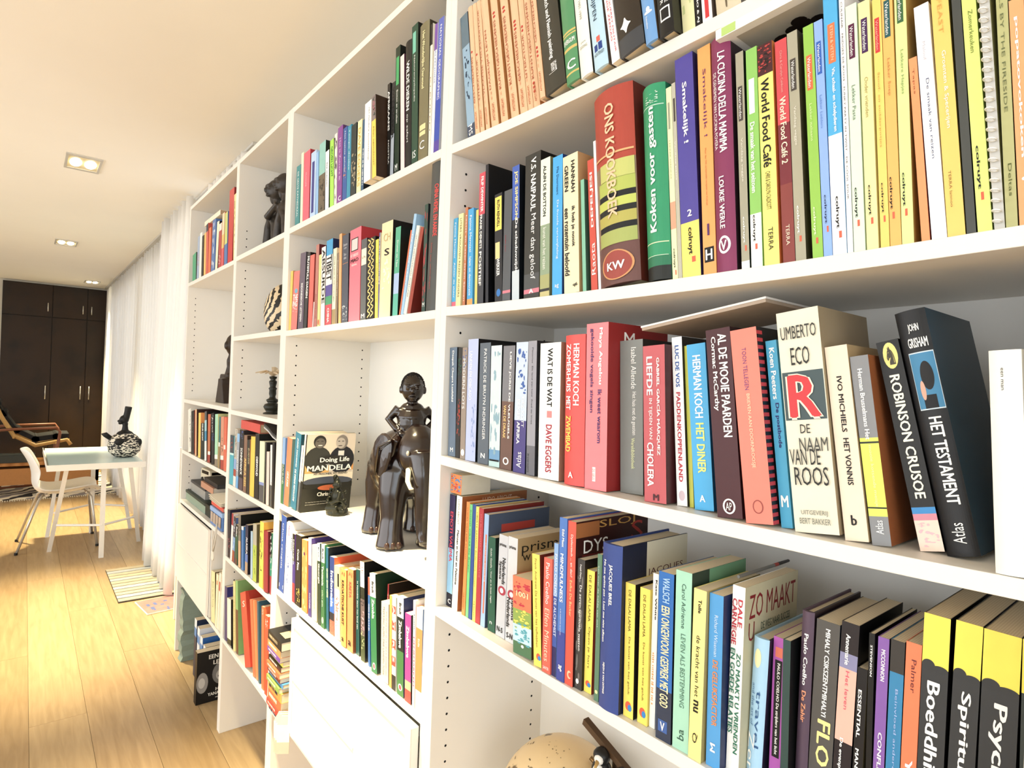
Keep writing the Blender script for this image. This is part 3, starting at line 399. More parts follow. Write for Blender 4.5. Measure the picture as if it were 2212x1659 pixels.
dict(X=0.728,Z=1.581,Y=0.01,w=0.0137,h=0.287,l=-0.0718,d=0.13,c="#3fb1ea",L="tall sky blue fish cookbook with white foot, fifteenth from the right on the cookbook shelf",bands=[[0.45, "#f8fbff"], [1, "#3fb1ea"]],t=[["r", "", "#f07436", 0.72, 0.87, 0.25, 0.78], ["d", "ETEN & VETEN", "#ffd2a8", 0.73, 0.86, 0.45, 0.65], ["d", "Vis, schaal- en schelpdieren", "#fdfdf8", 0.46, 0.7, 0.4, 0.7, "B"], ["d", "colruyt", "#161514", 0.1, 0.22, 0.3, 0.6, "B"], ["r", "", "#f0603a", 0.065, 0.09, 0.5, 0.7]]),
dict(X=0.7424,Z=1.5813,Y=0.01,w=0.0052,h=0.285,l=-0.0663,d=0.13,c="#fbf8f6",L="white magazine with tiny black capitals, fourteenth from the right on the cookbook shelf",t=[["d", "FRIDGES DE ROOS - FUNKY PARTY IN TWIST - DE COOL SOUK", "#555555", 0.2, 0.82, 0.3, 0.6], ["d", "CULINAIR", "#555555", 0.84, 0.94, 0.3, 0.6]]),
dict(X=0.7486,Z=1.5814,Y=0.01,w=0.0105,h=0.2604,l=-0.0668,d=0.13,c="#d9f0d6",L="mint slim cookbook with dark purple label, thirteenth from the right on the cookbook shelf",t=[["r", "", "#5c1440", 0.78, 0.92, 0.2, 0.75], ["d", "Waterlanden", "#fdfdf8", 0.79, 0.91, 0.32, 0.63], ["d", "Lekker Pasta", "#6a7a68", 0.53, 0.67, 0.35, 0.65], ["d", "colruyt", "#161514", 0.13999999999999999, 0.26, 0.2, 0.5, "B"], ["r", "", "#f0603a", 0.105, 0.13, 0.4, 0.6]]),
dict(X=0.7606,Z=1.5816,Y=0.01,w=0.0105,h=0.2582,l=-0.0662,d=0.13,c="#f8ee9e",L="pale yellow slim cookbook titled Onder vrienden, twelfth from the right on the cookbook shelf",t=[["r", "", "#482058", 0.79, 0.93, 0.2, 0.75], ["d", "Waterlanden", "#fdfdf8", 0.8, 0.92, 0.32, 0.63], ["d", "Onder vrienden", "#a09050", 0.53, 0.69, 0.35, 0.65], ["d", "colruyt", "#161514", 0.13999999999999999, 0.26, 0.25, 0.55, "B"], ["r", "", "#f0603a", 0.105, 0.13, 0.45000000000000007, 0.65]]),
dict(X=0.7732,Z=1.5819,Y=0.01,w=0.0077,h=0.255,l=-0.0646,d=0.13,c="#f6d45c",L="yellow slim cookbook with red label, eleventh from the right on the cookbook shelf",t=[["r", "", "#d8262c", 0.78, 0.92, 0.2, 0.75], ["d", "Waterlanden", "#ffb0a0", 0.79, 0.91, 0.32, 0.63], ["d", "Stoof- en sudderpotjes", "#c89a3c", 0.4, 0.7, 0.3, 0.6], ["d", "colruyt", "#161514", 0.13999999999999999, 0.26, 0.25, 0.55, "B"], ["r", "", "#f0603a", 0.105, 0.13, 0.45000000000000007, 0.65]]),
dict(X=0.7816,Z=1.582,Y=0.01,w=0.0095,h=0.27,l=-0.0649,d=0.13,c="#f8b852",L="orange slim cookbook with teal label, tenth from the right on the cookbook shelf",t=[["r", "", "#1e5a5c", 0.78, 0.92, 0.2, 0.75], ["d", "Waterlanden", "#fdfdf8", 0.79, 0.91, 0.32, 0.63], ["d", "Lekker Soep", "#c0803a", 0.56, 0.7, 0.3, 0.6], ["d", "colruyt", "#161514", 0.13999999999999999, 0.26, 0.1, 0.4, "B"], ["r", "", "#f0603a", 0.105, 0.13, 0.30000000000000004, 0.5]]),
dict(X=0.7917,Z=1.5822,Y=0.01,w=0.0099,h=0.275,l=-0.0601,d=0.13,c="#dcec90",L="light lime slim cookbook with green label, ninth from the right on the cookbook shelf",side="#b08a3a",t=[["r", "", "#3a6a3c", 0.8, 0.94, 0.2, 0.75], ["d", "Waterlanden", "#fdfdf8", 0.81, 0.9299999999999999, 0.32, 0.63], ["d", "Lekkere Hapjes", "#8aa05c", 0.54, 0.7, 0.35, 0.65], ["d", "colruyt", "#161514", 0.13999999999999999, 0.26, 0.15, 0.45, "B"], ["r", "", "#f0603a", 0.105, 0.13, 0.35, 0.55]]),
dict(X=0.8079,Z=1.5826,Y=0.01,w=0.0068,h=0.1811,l=-0.0915,d=0.13,c="#f49a5a",L="short orange booklet leaning by the white cookbook, eighth from the right on the cookbook shelf",side="#8c2a1c",t=[["d", "Tapas", "#a85a2c", 0.8, 0.94, 0.3, 0.6]]),
dict(X=0.8162,Z=1.5828,Y=0.01,w=0.0118,h=0.2293,l=-0.0961,d=0.13,c="#fcfdfb",L="white cookbook titled De smaak van reizen, seventh from the right on the cookbook shelf",t=[["d", "De smaak van reizen", "#5a6488", 0.34, 0.68, 0.45, 0.65], ["d", "Malouf", "#c8c0cc", 0.76, 0.84, 0.4, 0.6]]),
dict(X=0.8286,Z=1.5831,Y=0.01,w=0.0133,h=0.285,l=-0.0884,d=0.13,c="#f8cc5a",L="amber book with flower picture at its top, sixth from the right on the cookbook shelf",side="#8a7a2a",bands=[[0.83, "#f8cc5a"], [1, "#e8e4ec"]],t=[["d", "FEAST", "#d8a440", 0.68, 0.8, 0.35, 0.6], ["d", "Groenten & Specerijen", "#fdfdf8", 0.36, 0.62, 0.35, 0.65], ["d", "TERRA lannoo", "#8c6a2a", 0.1, 0.22, 0.3, 0.45], ["b", "", "#d83a54", 0.88, 0.99, 0.1, 0.9], ["b", "", "#3a5ca8", 0.84, 0.9, 0.1, 0.9]]),
dict(X=0.8429,Z=1.5834,Y=0.01,w=0.0068,h=0.26,l=-0.0825,d=0.13,c="#474a46",L="dark grey spine between amber and lime books, fifth from the right on the cookbook shelf",side="#101010"),
dict(X=0.8509,Z=1.5836,Y=0.01,w=0.0103,h=0.285,l=-0.085,d=0.13,c="#dbe974",L="lime cookbook titled Zomerkeuken, fourth from the right on the cookbook shelf",side="#9ab03a",t=[["d", "Zomerkeuken", "#7a8a2c", 0.58, 0.72, 0.4, 0.7], ["d", "colruyt", "#161514", 0.13999999999999999, 0.28, 0.2, 0.5, "B"], ["r", "", "#f0603a", 0.105, 0.13, 0.4, 0.6]]),
dict(X=0.8626,Z=1.5839,Y=0.01,w=0.0073,h=0.285,l=-0.0805,d=0.13,c="#c9c8c2",L="spiral bound recipe book with white coil, third from the right on the cookbook shelf",side="#a8a468",spiral=1),
dict(X=0.8706,Z=1.5841,Y=0.01,w=0.0079,h=0.285,l=-0.0629,d=0.13,c="#b9b878",L="olive green spine with dark capitals by the coil, on the cookbook shelf",side="#6a6a3a",t=[["d", "POT MEALS BY THE FIRESIDE", "#6a7040", 0.36, 0.9, 0.3, 0.6], ["d", "Deltas", "#5a6020", 0.1, 0.2, 0.4, 0.7]]),
dict(X=0.8796,Z=1.5843,Y=0.01,w=0.0099,h=0.1994,l=-0.0651,d=0.13,c="#f6a868",L="orange cookbook at the far right edge, last on the right on the cookbook shelf",t=[["d", "popatovokoken", "#fdfdf8", 0.3, 0.92, 0.3, 0.6, "B"], ["o", "", "#fdfdf8", 0.2, 0.215, 0.3, 0.6]]),
]),
('novels on the shelf under the cookbooks', [
dict(X=0.0077,Z=1.2902,Y=0.012,w=0.0252,h=0.2142,l=-0.0304,d=0.125,c="#60748a",L="slate blue slim paperback at the shelf's left end, leftmost on the novel shelf",side="#15181c",t=[["d", "Deepak Chopra Leefsfeld", "#fdfdf8", 0.5, 0.97, 0.3, 0.6, "B"], ["h", "M", "#fdfdf8", 0.04, 0.08, 0.3, 0.7]]),
dict(X=0.0335,Z=1.2895,Y=0.012,w=0.0135,h=0.2141,l=-0.0095,d=0.125,c="#262420",L="black slim paperback with fiery red picture, second from the left on the novel shelf",t=[["b", "", "#b03a22", 0.2, 0.6, 0.1, 0.9], ["b", "", "#2a6a4c", 0.75, 0.9, 0.1, 0.9]]),
dict(X=0.0494,Z=1.2891,Y=0.012,w=0.0159,h=0.2141,l=-0.0174,d=0.125,c="#9a8a7c",L="mottled brown-blue slim paperback with white letters, third from the left on the novel shelf",t=[["d", "MODERN LOTS", "#fdfdf8", 0.45, 0.9, 0.2, 0.7], ["b", "", "#4a6ab0", 0.8, 0.98, 0.1, 0.9], ["o", "", "#fdfdf8", 0.03, 0.09, 0.2, 0.9]]),
dict(X=0.0672,Z=1.2887,Y=0.012,w=0.0326,h=0.2298,l=-0.0123,d=0.125,c="#b9c6ee",L="pale lilac paperback with streaked white lettering, fourth from the left on the novel shelf",side="#101216",t=[["d", "LANDEN EN CHICAGO", "#fdfdf8", 0.5, 0.9, 0.2, 0.45], ["b", "", "#8aa0d8", 0.05, 0.5, 0.5, 0.9]]),
dict(X=0.1073,Z=1.2878,Y=0.012,w=0.0326,h=0.2223,l=-0.02,d=0.125,c="#5b6672",L="slate paperback titled INDRINGER, fifth from the left on the novel shelf",side="#16181b",t=[["d", "PATRICK DE BRUYN INDRINGER", "#fdfdf8", 0.2, 0.95, 0.4, 0.65], ["h", "N", "#fdfdf8", 0.05, 0.09, 0.3, 0.7, "B"]]),
dict(X=0.142,Z=1.2871,Y=0.012,w=0.0311,h=0.2171,l=-0.0211,d=0.125,c="#cfe0e4",L="pale blue textured paperback with bluish foot, sixth from the left on the novel shelf",side="#1a1c20",bands=[[0.05, "#b8d8d8"], [0.14, "#6a9ec8"], [1, "#cfe0e4"]],t=[["b", "", "#8ab0c0", 0.1, 0.95, 0.1, 0.9], ["r", "", "#161514", 0.045, 0.06, 0.05, 0.95]]),
dict(X=0.1745,Z=1.2865,Y=0.012,w=0.0322,h=0.2166,l=-0.0044,d=0.125,c="#6e4e40",L="brown paperback about the wings of the dragon, seventh from the left on the novel shelf",side="#1a120e",bands=[[0.55, "#6e4e40"], [1, "#7a7a80"]],t=[["d", "LIEVE JORIS DE VLEUGELS", "#fdfdf8", 0.25, 0.95, 0.55, 0.75, "B"], ["d", "VAN DE DRAAK", "#f0c878", 0.25, 0.52, 0.2, 0.42, "B"], ["o", "", "#fdfdf8", 0.04, 0.1, 0.25, 0.75], ["o", "", "#6e4e40", 0.05, 0.09, 0.35, 0.65]]),
dict(X=0.2112,Z=1.2859,Y=0.012,w=0.0312,h=0.2223,l=-0.0098,d=0.125,c="#4a3f86",L="purple-footed paperback reading AFRIKA, eighth from the left on the novel shelf",side="#20203a",bands=[[0.4, "#4a3f86"], [1, "#c8d8ea"]],t=[["d", "BEIGER AFRIKA", "#fdfdf8", 0.22, 0.56, 0.25, 0.5, "B"], ["d", "DEZ KOTT", "#fdfdf8", 0.35, 0.58, 0.62, 0.82], ["b", "", "#3a62b0", 0.6, 0.98, 0.1, 0.9], ["u", "Atlas", "#fdfdf8", 0.04, 0.16, 0.3, 0.7]]),
dict(X=0.2463,Z=1.2855,Y=0.012,w=0.0211,h=0.2238,l=-0.0245,d=0.13,c="#9c9ca6",L="grey slim paperback reading Elk land zijn held, ninth from the left on the novel shelf",side="#26262a",bands=[[0.22, "#6c6c74"], [1, "#9c9ca6"]],t=[["d", "Pistorius  Elk land zijn held  Fred de Vries", "#34343c", 0.38, 0.95, 0.4, 0.6], ["d", "EPO & VAN HALEWYCK", "#222222", 0.02, 0.16, 0.1, 0.3]]),
dict(X=0.2764,Z=1.2851,Y=0.012,w=0.0485,h=0.2193,l=-0.0239,d=0.135,c="#fcfcf4",L="white paperback titled WAT IS DE WAT, tenth from the left on the novel shelf",side="#a87a60",t=[["d", "WAT IS DE WAT", "#161514", 0.53, 0.96, 0.38, 0.62, "B"], ["r", "", "#d88a8a", 0.45, 0.5, 0.38, 0.62], ["d", "DAVE EGGERS", "#b0203c", 0.05, 0.4, 0.36, 0.64, "B"]]),
dict(X=0.3381,Z=1.2846,Y=0.012,w=0.0422,h=0.23,l=-0.0333,d=0.125,c="#ee4a44",L="red paperback titled ZOMERHUIS MET ZWEMBAD, eleventh from the left on the novel shelf",side="#b03030",bulge=0.004,k=1,t=[["d", "HERMAN KOCH", "#fdfdf8", 0.53, 0.94, 0.52, 0.78, "B"], ["d", "ZOMERHUIS", "#fdfdf8", 0.62, 0.94, 0.12, 0.38, "B"], ["d", "MET", "#fdfdf8", 0.5, 0.59, 0.12, 0.38, "B"], ["d", "ZWEMBAD", "#ffe04a", 0.22, 0.46, 0.12, 0.4, "B"], ["h", "A", "#fdfdf8", 0.05, 0.09, 0.3, 0.55, "B"]]),
dict(X=0.3813,Z=1.2843,Y=0.012,w=0.0432,h=0.2462,l=-0.0289,d=0.14,c="#f47f86",L="wide pink paperback about caged birds singing, twelfth from the left on the novel shelf",side="#9a1d1c",hook=[["H", "M", "#fdfdf8", 0.86, 0.95, 0.25, 0.42]],t=[["d", "Maya Angelou", "#fdfdf8", 0.63, 0.97, 0.57, 0.76, "B"], ["d", "Ik weet waarom", "#5a3a72", 0.28, 0.6, 0.57, 0.74, "B"], ["d", "gekooide vogels zingen", "#5a3a72", 0.46, 0.97, 0.18, 0.36, "B"], ["r", "", "#fdfdf8", 0.05, 0.135, 0.36, 0.5], ["d", "DE GEUS", "#f47f86", 0.06, 0.125, 0.38, 0.48]]),
dict(X=0.4296,Z=1.2842,Y=0.037,w=0.0416,h=0.2212,l=-0.0486,d=0.125,c="#828682",L="grey paperback with pale italic lettering, thirteenth from the left on the novel shelf",side="#2a2420",t=[["d", "Isabel Allende", "#fdfdf8", 0.68, 0.95, 0.5, 0.72], ["d", "Het huis met de geesten", "#fdfdf8", 0.38, 0.66, 0.5, 0.72], ["d", "Wereldbibliotheek", "#e8f0b0", 0.16, 0.36, 0.5, 0.65]]),
dict(X=0.4934,Z=1.2843,Y=0.012,w=0.0356,h=0.2101,l=-0.058,d=0.125,c="#c8555c",L="rose paperback titled LIEFDE IN TIJDEN VAN CHOLERA, fourteenth from the left on the novel shelf",side="#4a1c1c",t=[["d", "LIEFDE", "#fdfdf8", 0.68, 0.93, 0.18, 0.44, "B"], ["d", "IN TIJDEN VAN", "#fdfdf8", 0.4, 0.66, 0.24, 0.42], ["d", "CHOLERA", "#fdfdf8", 0.1, 0.38, 0.18, 0.46, "B"], ["d", "GABRIEL GARCÍA MÁRQUEZ", "#fdfdf8", 0.3, 0.92, 0.62, 0.8, "B"], ["h", "M", "#4a2a30", 0.015, 0.055, 0.42, 0.68, "B"]]),
dict(X=0.5347,Z=1.2844,Y=0.0276,w=0.0156,h=0.2221,l=-0.0821,d=0.125,c="#fdfdfd",L="white paperback, blue and red lettering, titled PADDENKOPPENLAND, twelfth from the right on the novel shelf",side="#2a2420",t=[["d", "LUC DE VOS", "#2a5cb0", 0.7, 0.95, 0.3, 0.68, "B"], ["d", "PADDENKOPPENLAND", "#c8283c", 0.14, 0.67, 0.3, 0.68, "B"], ["o", "", "#d8c0c8", 0.03, 0.09, 0.2, 0.8]]),
dict(X=0.551,Z=1.2845,Y=0.0317,w=0.0062,h=0.2106,l=-0.0821,d=0.125,c="#c8c832",L="very thin olive book squeezed beside bright blue one, on the novel shelf",side="#8a8a20"),
dict(X=0.5636,Z=1.2846,Y=0.0243,w=0.0274,h=0.2114,l=-0.1005,d=0.125,c="#3aafea",L="bright blue paperback titled HET DINER, tenth from the right on the novel shelf",side="#1a6a9c",t=[["d", "HERMAN KOCH", "#fdfdf8", 0.55, 0.93, 0.3, 0.72, "B"], ["d", "HET DINER", "#f2f06a", 0.22, 0.52, 0.3, 0.72, "B"], ["h", "A", "#fdfdf8", 0.05, 0.09, 0.3, 0.6, "B"]]),
dict(X=0.6054,Z=1.285,Y=0.009,w=0.0327,h=0.2271,l=-0.1131,d=0.125,c="#4a1c22",L="dark maroon paperback titled AL DE MOOIE PAARDEN, ninth from the right on the novel shelf",side="#2a0e12",t=[["d", "AL DE MOOIE PAARDEN", "#fdfdf8", 0.42, 0.97, 0.5, 0.84, "B"], ["d", "Cormac McCarthy", "#fdfdf8", 0.56, 0.96, 0.16, 0.4, "B"], ["o", "", "#fdfdf8", 0.02, 0.1, 0.25, 0.75], ["o", "", "#4a1c22", 0.028, 0.092, 0.32, 0.68], ["h", "AP", "#fdfdf8", 0.04, 0.08, 0.38, 0.62]]),
dict(X=0.6428,Z=1.2854,Y=0.0082,w=0.0326,h=0.2249,l=-0.1304,d=0.125,c="#f4806a",L="salmon paperback about letters to a sleeping princess, eighth from the right on the novel shelf",side="#1a1a1e",hook=[["S", "", "#c8303a", 0, 1, 0, 0.1]],t=[["d", "TOON TELLEGEN", "#7a4a86", 0.68, 0.9, 0.4, 0.55], ["d", "BRIEVEN AAN DOORNROOSJE", "#ffe0b8", 0.28, 0.66, 0.4, 0.56], ["o", "", "#a04a40", 0.05, 0.12, 0.3, 0.7], ["o", "", "#f4806a", 0.056, 0.114, 0.35, 0.65]]),
dict(X=0.6781,Z=1.2858,Y=0.0207,w=0.0129,h=0.2118,l=-0.1269,d=0.125,c="#38a9d4",L="blue slim paperback, title in dark purple, seventh from the right on the novel shelf",t=[["d", "Koen Peeters", "#fdfdf8", 0.68, 0.96, 0.3, 0.75, "B"], ["d", "De postbode", "#2a2a70", 0.42, 0.66, 0.35, 0.75, "B"], ["h", "M", "#fdfdf8", 0.11, 0.17, 0.2, 0.85, "B"]]),
dict(X=0.6968,Z=1.2861,Y=0.0142,w=0.046,h=0.2418,l=-0.1268,d=0.13,c="#e9e4cb",L="thick worn cream paperback with large red letter R, on the novel shelf",side="#a08c6a",t=[["r", "", "#46585c", 0.5, 0.72, 0.02, 0.98], ["h", "R", "#f6ecd0", 0.51, 0.71, 0.1, 0.92, "BB"], ["h", "R", "#d83038", 0.515, 0.705, 0.14, 0.88, "B"], ["h", "UMBERTO", "#3a3a36", 0.87, 0.93, 0.08, 0.92], ["h", "ECO", "#2a2a28", 0.75, 0.83, 0.28, 0.72], ["h", "DE", "#2a2a28", 0.44, 0.48, 0.35, 0.58], ["h", "NAAM", "#4a4a44", 0.36, 0.42, 0.3, 0.95], ["h", "VAN DE", "#2a2a28", 0.3, 0.37, 0.05, 0.75], ["h", "ROOS", "#2a2a28", 0.21, 0.29, 0.12, 0.9], ["h", "UITGEVERIJ", "#7a7a6c", 0.075, 0.1, 0.2, 0.8], ["h", "BERT BAKKER", "#7a7a6c", 0.04, 0.065, 0.15, 0.85]]),
dict(X=0.7461,Z=1.2869,Y=0.0195,w=0.0224,h=0.202,l=-0.138,d=0.125,c="#f4dfc4",L="beige paperback titled HET VONNIS, fifth from the right on the novel shelf",side="#b89a6a",t=[["d", "IVO MICHIELS", "#161514", 0.55, 0.84, 0.4, 0.62, "B"], ["d", "HET VONNIS", "#161514", 0.28, 0.52, 0.4, 0.64, "B"], ["h", "b", "#161514", 0.08, 0.13, 0.35, 0.6, "B"]]),
dict(X=0.7708,Z=1.2874,Y=0.0215,w=0.0173,h=0.1912,l=-0.1453,d=0.125,c="#87898c",L="grey and lime paperback with brown cover edge, fourth from the right on the novel shelf",side="#9a5424",bands=[[0.15, "#87898c"], [0.19, "#d6e04a"], [0.198, "#20281a"], [0.53, "#dfe840"], [0.54, "#20281a"], [0.56, "#dfe840"], [1, "#87898c"]],t=[["d", "Herman Brusselmans Het", "#fdfdf8", 0.55, 0.93, 0.35, 0.6, "B"], ["d", "mooie kotsende meisje", "#f4f8b0", 0.2, 0.52, 0.4, 0.62], ["u", "Atlas", "#fdfdf8", 0.06, 0.13, 0.3, 0.7]]),
dict(X=0.8083,Z=1.2882,Y=0.035,w=0.0202,h=0.2082,l=-0.2213,d=0.125,c="#161614",L="leaning black paperback with yellow horse roundel, third from the right on the novel shelf",side="#0d0d0c",bands=[[0.14, "#f2d8c4"], [0.17, "#d8889a"], [0.2, "#2a8cd0"], [1, "#161614"]],t=[["o", "", "#f0e27a", 0.86, 0.99, 0.2, 0.85], ["h", "♞", "#4a4436", 0.88, 0.97, 0.35, 0.7], ["d", "ROBINSON CRUSOE", "#fdfbe0", 0.24, 0.83, 0.3, 0.74, "B"], ["b", "", "#f0b8c0", 0.02, 0.13, 0.1, 0.9]]),
dict(X=0.8297,Z=1.2887,Y=0.037,w=0.0263,h=0.237,l=-0.2196,d=0.15,c="#121214",L="big leaning black book with shiny wrapper and sea picture, on the novel shelf",side="#1c3c50",bulge=0.004,k=1,t=[["h", "JOHN", "#fdfdf8", 0.9, 0.94, 0.38, 0.72, "B"], ["h", "GRISHAM", "#fdfdf8", 0.84, 0.88, 0.28, 0.9, "B"], ["r", "", "#cfe0ea", 0.58, 0.82, 0.2, 0.98], ["r", "", "#3c88b4", 0.585, 0.815, 0.215, 0.965], ["o", "", "#1a1a1c", 0.66, 0.78, 0.45, 0.85], ["o", "", "#d8a890", 0.62, 0.7, 0.36, 0.52], ["r", "", "#12161c", 0.585, 0.64, 0.4, 0.8], ["d", "HET TESTAMENT", "#fdfdf8", 0.2, 0.55, 0.42, 0.8, "B"], ["u", "Atlas", "#fdfdf8", 0.05, 0.13, 0.35, 0.72]]),
dict(X=0.8729,Z=1.2898,Y=0.004,w=0.0221,h=0.1898,l=-0.0542,d=0.125,c="#f4f3e6",L="wide off-white hardback at the shelf's right end, last on the right on the novel shelf",side="#e8e6d8",k=1,t=[["d", "een man", "#3a3a3a", 0.82, 0.92, 0.38, 0.46]]),
]),
('books on the shelf above the globe', [
dict(X=0.0053,Z=0.9917,Y=0.022,w=0.0192,h=0.2213,l=0.0004,d=0.125,c="#7fb4dc",L="light blue and indigo paperback leaning at the left panel, on the shelf above the globe",side="#2a2a34",bands=[[0.12, "#15152c"], [0.52, "#8cc4ea"], [1, "#2a2050"]],t=[["d", "EMOTI VALIMA", "#d83a54", 0.4, 0.85, 0.25, 0.75, "B"], ["h", "C", "#fdfdf8", 0.03, 0.07, 0.3, 0.8, "B"]]),
dict(X=0.0255,Z=0.9912,Y=0.022,w=0.0187,h=0.223,l=0.0189,d=0.165,c="#f6f4ec",L="white slim paperback titled Mensen in Israël en Palestina, on the shelf above the globe",side="#a4602c",hook=[["H", "LUDO ABICHT", "#f0dcc0", 0.935, 0.975, 0.3, 0.75]],t=[["d", "Mensen in Israël en Palestina", "#161514", 0.22, 0.7, 0.35, 0.7, "B"], ["d", "LUDO ABICHT", "#8c8c80", 0.75, 0.97, 0.3, 0.6]]),
dict(X=0.0596,Z=0.9905,Y=0.022,w=0.0103,h=0.2173,l=0.0188,d=0.125,c="#ee8a36",L="orange slim paperback in the colourful thin set, on the shelf above the globe",t=[["d", "LUCAS VAN DER CLOTH", "#8a3a10", 0.5, 0.95, 0.3, 0.6], ["d", "VLB POCKET", "#8a3a10", 0.05, 0.2, 0.3, 0.6]]),
dict(X=0.0728,Z=0.9902,Y=0.022,w=0.0084,h=0.2149,l=0.0081,d=0.125,c="#6acb7e",L="light green thin paperback between orange and dark blue, on the shelf above the globe",t=[["d", "ROND CATAS De Reizen", "#1c6a3c", 0.4, 0.95, 0.3, 0.65]]),
dict(X=0.0821,Z=0.99,Y=0.022,w=0.01,h=0.2169,l=0.0111,d=0.125,c="#2b4f9c",L="dark blue thin paperback left of the yellow one, on the shelf above the globe"),
dict(X=0.0949,Z=0.9898,Y=0.022,w=0.009,h=0.2148,l=0.0007,d=0.125,c="#f6e45a",L="yellow thin paperback beside the crimson one, on the shelf above the globe",t=[["d", "LIBERTE ARMADA Andermans mensen", "#6a5a10", 0.3, 0.95, 0.3, 0.65], ["d", "VLB POCKET", "#161514", 0.04, 0.18, 0.3, 0.65]]),
dict(X=0.1048,Z=0.9896,Y=0.022,w=0.0142,h=0.2142,l=0.0005,d=0.15,c="#b72f38",L="crimson thin paperback left of the blue one, on the shelf above the globe",side="#8c2018",t=[["d", "JAN BLOMMAERT INTEGRATIE", "#e8888c", 0.4, 0.95, 0.35, 0.6]]),
dict(X=0.1207,Z=0.9893,Y=0.022,w=0.0135,h=0.2068,l=0.0062,d=0.15,c="#9dbfe6",L="pale blue paperback with orange stripe, slate cover, on the shelf above the globe",side="#4a5870",hook=[["R", "", "#c03a2c", 0.83, 0.9, 0.2, 0.75]],t=[["r", "", "#e8703c", 0.12, 0.82, 0.42, 0.7], ["d", "verloren maandag", "#fdfdf8", 0.4, 0.75, 0.46, 0.66]]),
dict(X=0.1435,Z=0.9889,Y=0.022,w=0.0212,h=0.1687,l=-0.0452,d=0.125,c="#1c5a44",L="dark green paperback with pale lettering, ninth from the left on the shelf above the globe",side="#0e2018",t=[["d", "Guido Gezelle - Voor en in leven tegen", "#fdfdf8", 0.3, 0.88, 0.3, 0.55], ["h", "n", "#fdfdf8", 0.08, 0.11, 0.3, 0.6]]),
dict(X=0.1668,Z=0.9886,Y=0.022,w=0.0251,h=0.1802,l=0.0087,d=0.12,c="#c9cdd4",L="grey-white dictionary marked N-S, tenth from the left on the shelf above the globe",t=[["h", "prisma", "#161514", 0.88, 0.92, 0.1, 0.85, "B"], ["d", "Nederlands", "#161514", 0.52, 0.78, 0.5, 0.85, "B"], ["d", "Spaans", "#161514", 0.56, 0.74, 0.1, 0.45, "B"], ["o", "", "#b03048", 0.41, 0.5, 0.1, 0.95], ["o", "", "#fdfdf8", 0.43, 0.48, 0.3, 0.7], ["h", "N-S", "#161514", 0.05, 0.1, 0.15, 0.8, "B"]]),
dict(X=0.1945,Z=0.9882,Y=0.022,w=0.0255,h=0.1825,l=-0.0022,d=0.12,c="#d5d8dc",L="grey-white dictionary marked S-N, its cover tan, on the shelf above the globe",side="#b89a6c",hook=[["H", "prisma", "#161514", 0.83, 0.95, 0.08, 0.95], ["H", "w", "#161514", 0.78, 0.84, 0.1, 0.25]],t=[["h", "prisma", "#161514", 0.88, 0.92, 0.15, 0.85, "B"], ["o", "", "#b03048", 0.41, 0.5, 0.1, 0.95], ["o", "", "#fdfdf8", 0.43, 0.48, 0.3, 0.7], ["d", "Spaans", "#161514", 0.22, 0.42, 0.5, 0.85, "B"], ["d", "Nederlands", "#161514", 0.14, 0.42, 0.1, 0.45, "B"], ["h", "S-N", "#161514", 0.04, 0.09, 0.15, 0.8, "B"]]),
dict(X=0.2365,Z=0.9877,Y=0.006,w=0.0468,h=0.1269,l=-0.0628,d=0.1,c="#f07a4e",L="short chunky orange children's book reading 1001, on the shelf above the globe",side="#4a2a1c",bands=[[0.16, "#4d7a54"], [0.38, "#bfe6f0"], [0.58, "#8fae4a"], [1, "#f07a4e"]],t=[["h", "1001", "#ffe0a8", 0.75, 0.82, 0.2, 0.85, "B"], ["b", "", "#c8283c", 0.62, 0.95, 0.05, 0.95], ["b", "", "#f2e04a", 0.3, 0.6, 0.05, 0.95], ["b", "", "#4aa8b8", 0.14, 0.42, 0.1, 0.9], ["o", "", "#fdfdf8", 0.1, 0.14, 0.45, 0.6]]),
dict(X=0.2914,Z=0.9871,Y=0.0041,w=0.0183,h=0.1764,l=-0.0781,d=0.125,c="#fbe14c",L="yellow paperback with rainbow logo, left of salmon one, on the shelf above the globe",side="#6a2a1c",t=[["d", "Frank Andrews De kunst van het liefhebben", "#8a7a20", 0.17, 0.96, 0.35, 0.6], ["o", "", "#e8582c", 0.06, 0.12, 0.35, 0.9], ["o", "", "#2a8ad0", 0.06, 0.1, 0.55, 0.95]]),
dict(X=0.3131,Z=0.987,Y=0.002,w=0.0184,h=0.178,l=-0.0226,d=0.125,c="#f0604c",L="salmon red paperback titled Elf minuten, fourteenth from the left on the shelf above the globe",t=[["d", "Paulo Coelho", "#fdfdf8", 0.6, 0.96, 0.3, 0.75], ["d", "Elfen Minutes", "#ffd8b8", 0.1, 0.56, 0.25, 0.8], ["h", "SANTER", "#fdfdf8", 0.03, 0.055, 0.15, 0.85]]),
dict(X=0.3321,Z=0.9869,Y=0.0047,w=0.0093,h=0.2046,l=-0.0186,d=0.125,c="#7ea8dc",L="gradient blue paperback titled DE ALCHEMIST, fifteenth from the left on the shelf above the globe",bands=[[0.22, "#2c2c62"], [0.6, "#3c5cae"], [1, "#8ab4e8"]],t=[["d", "PAULO COELHO DE ALCHEMIST", "#fdfdf8", 0.3, 0.92, 0.25, 0.8]]),
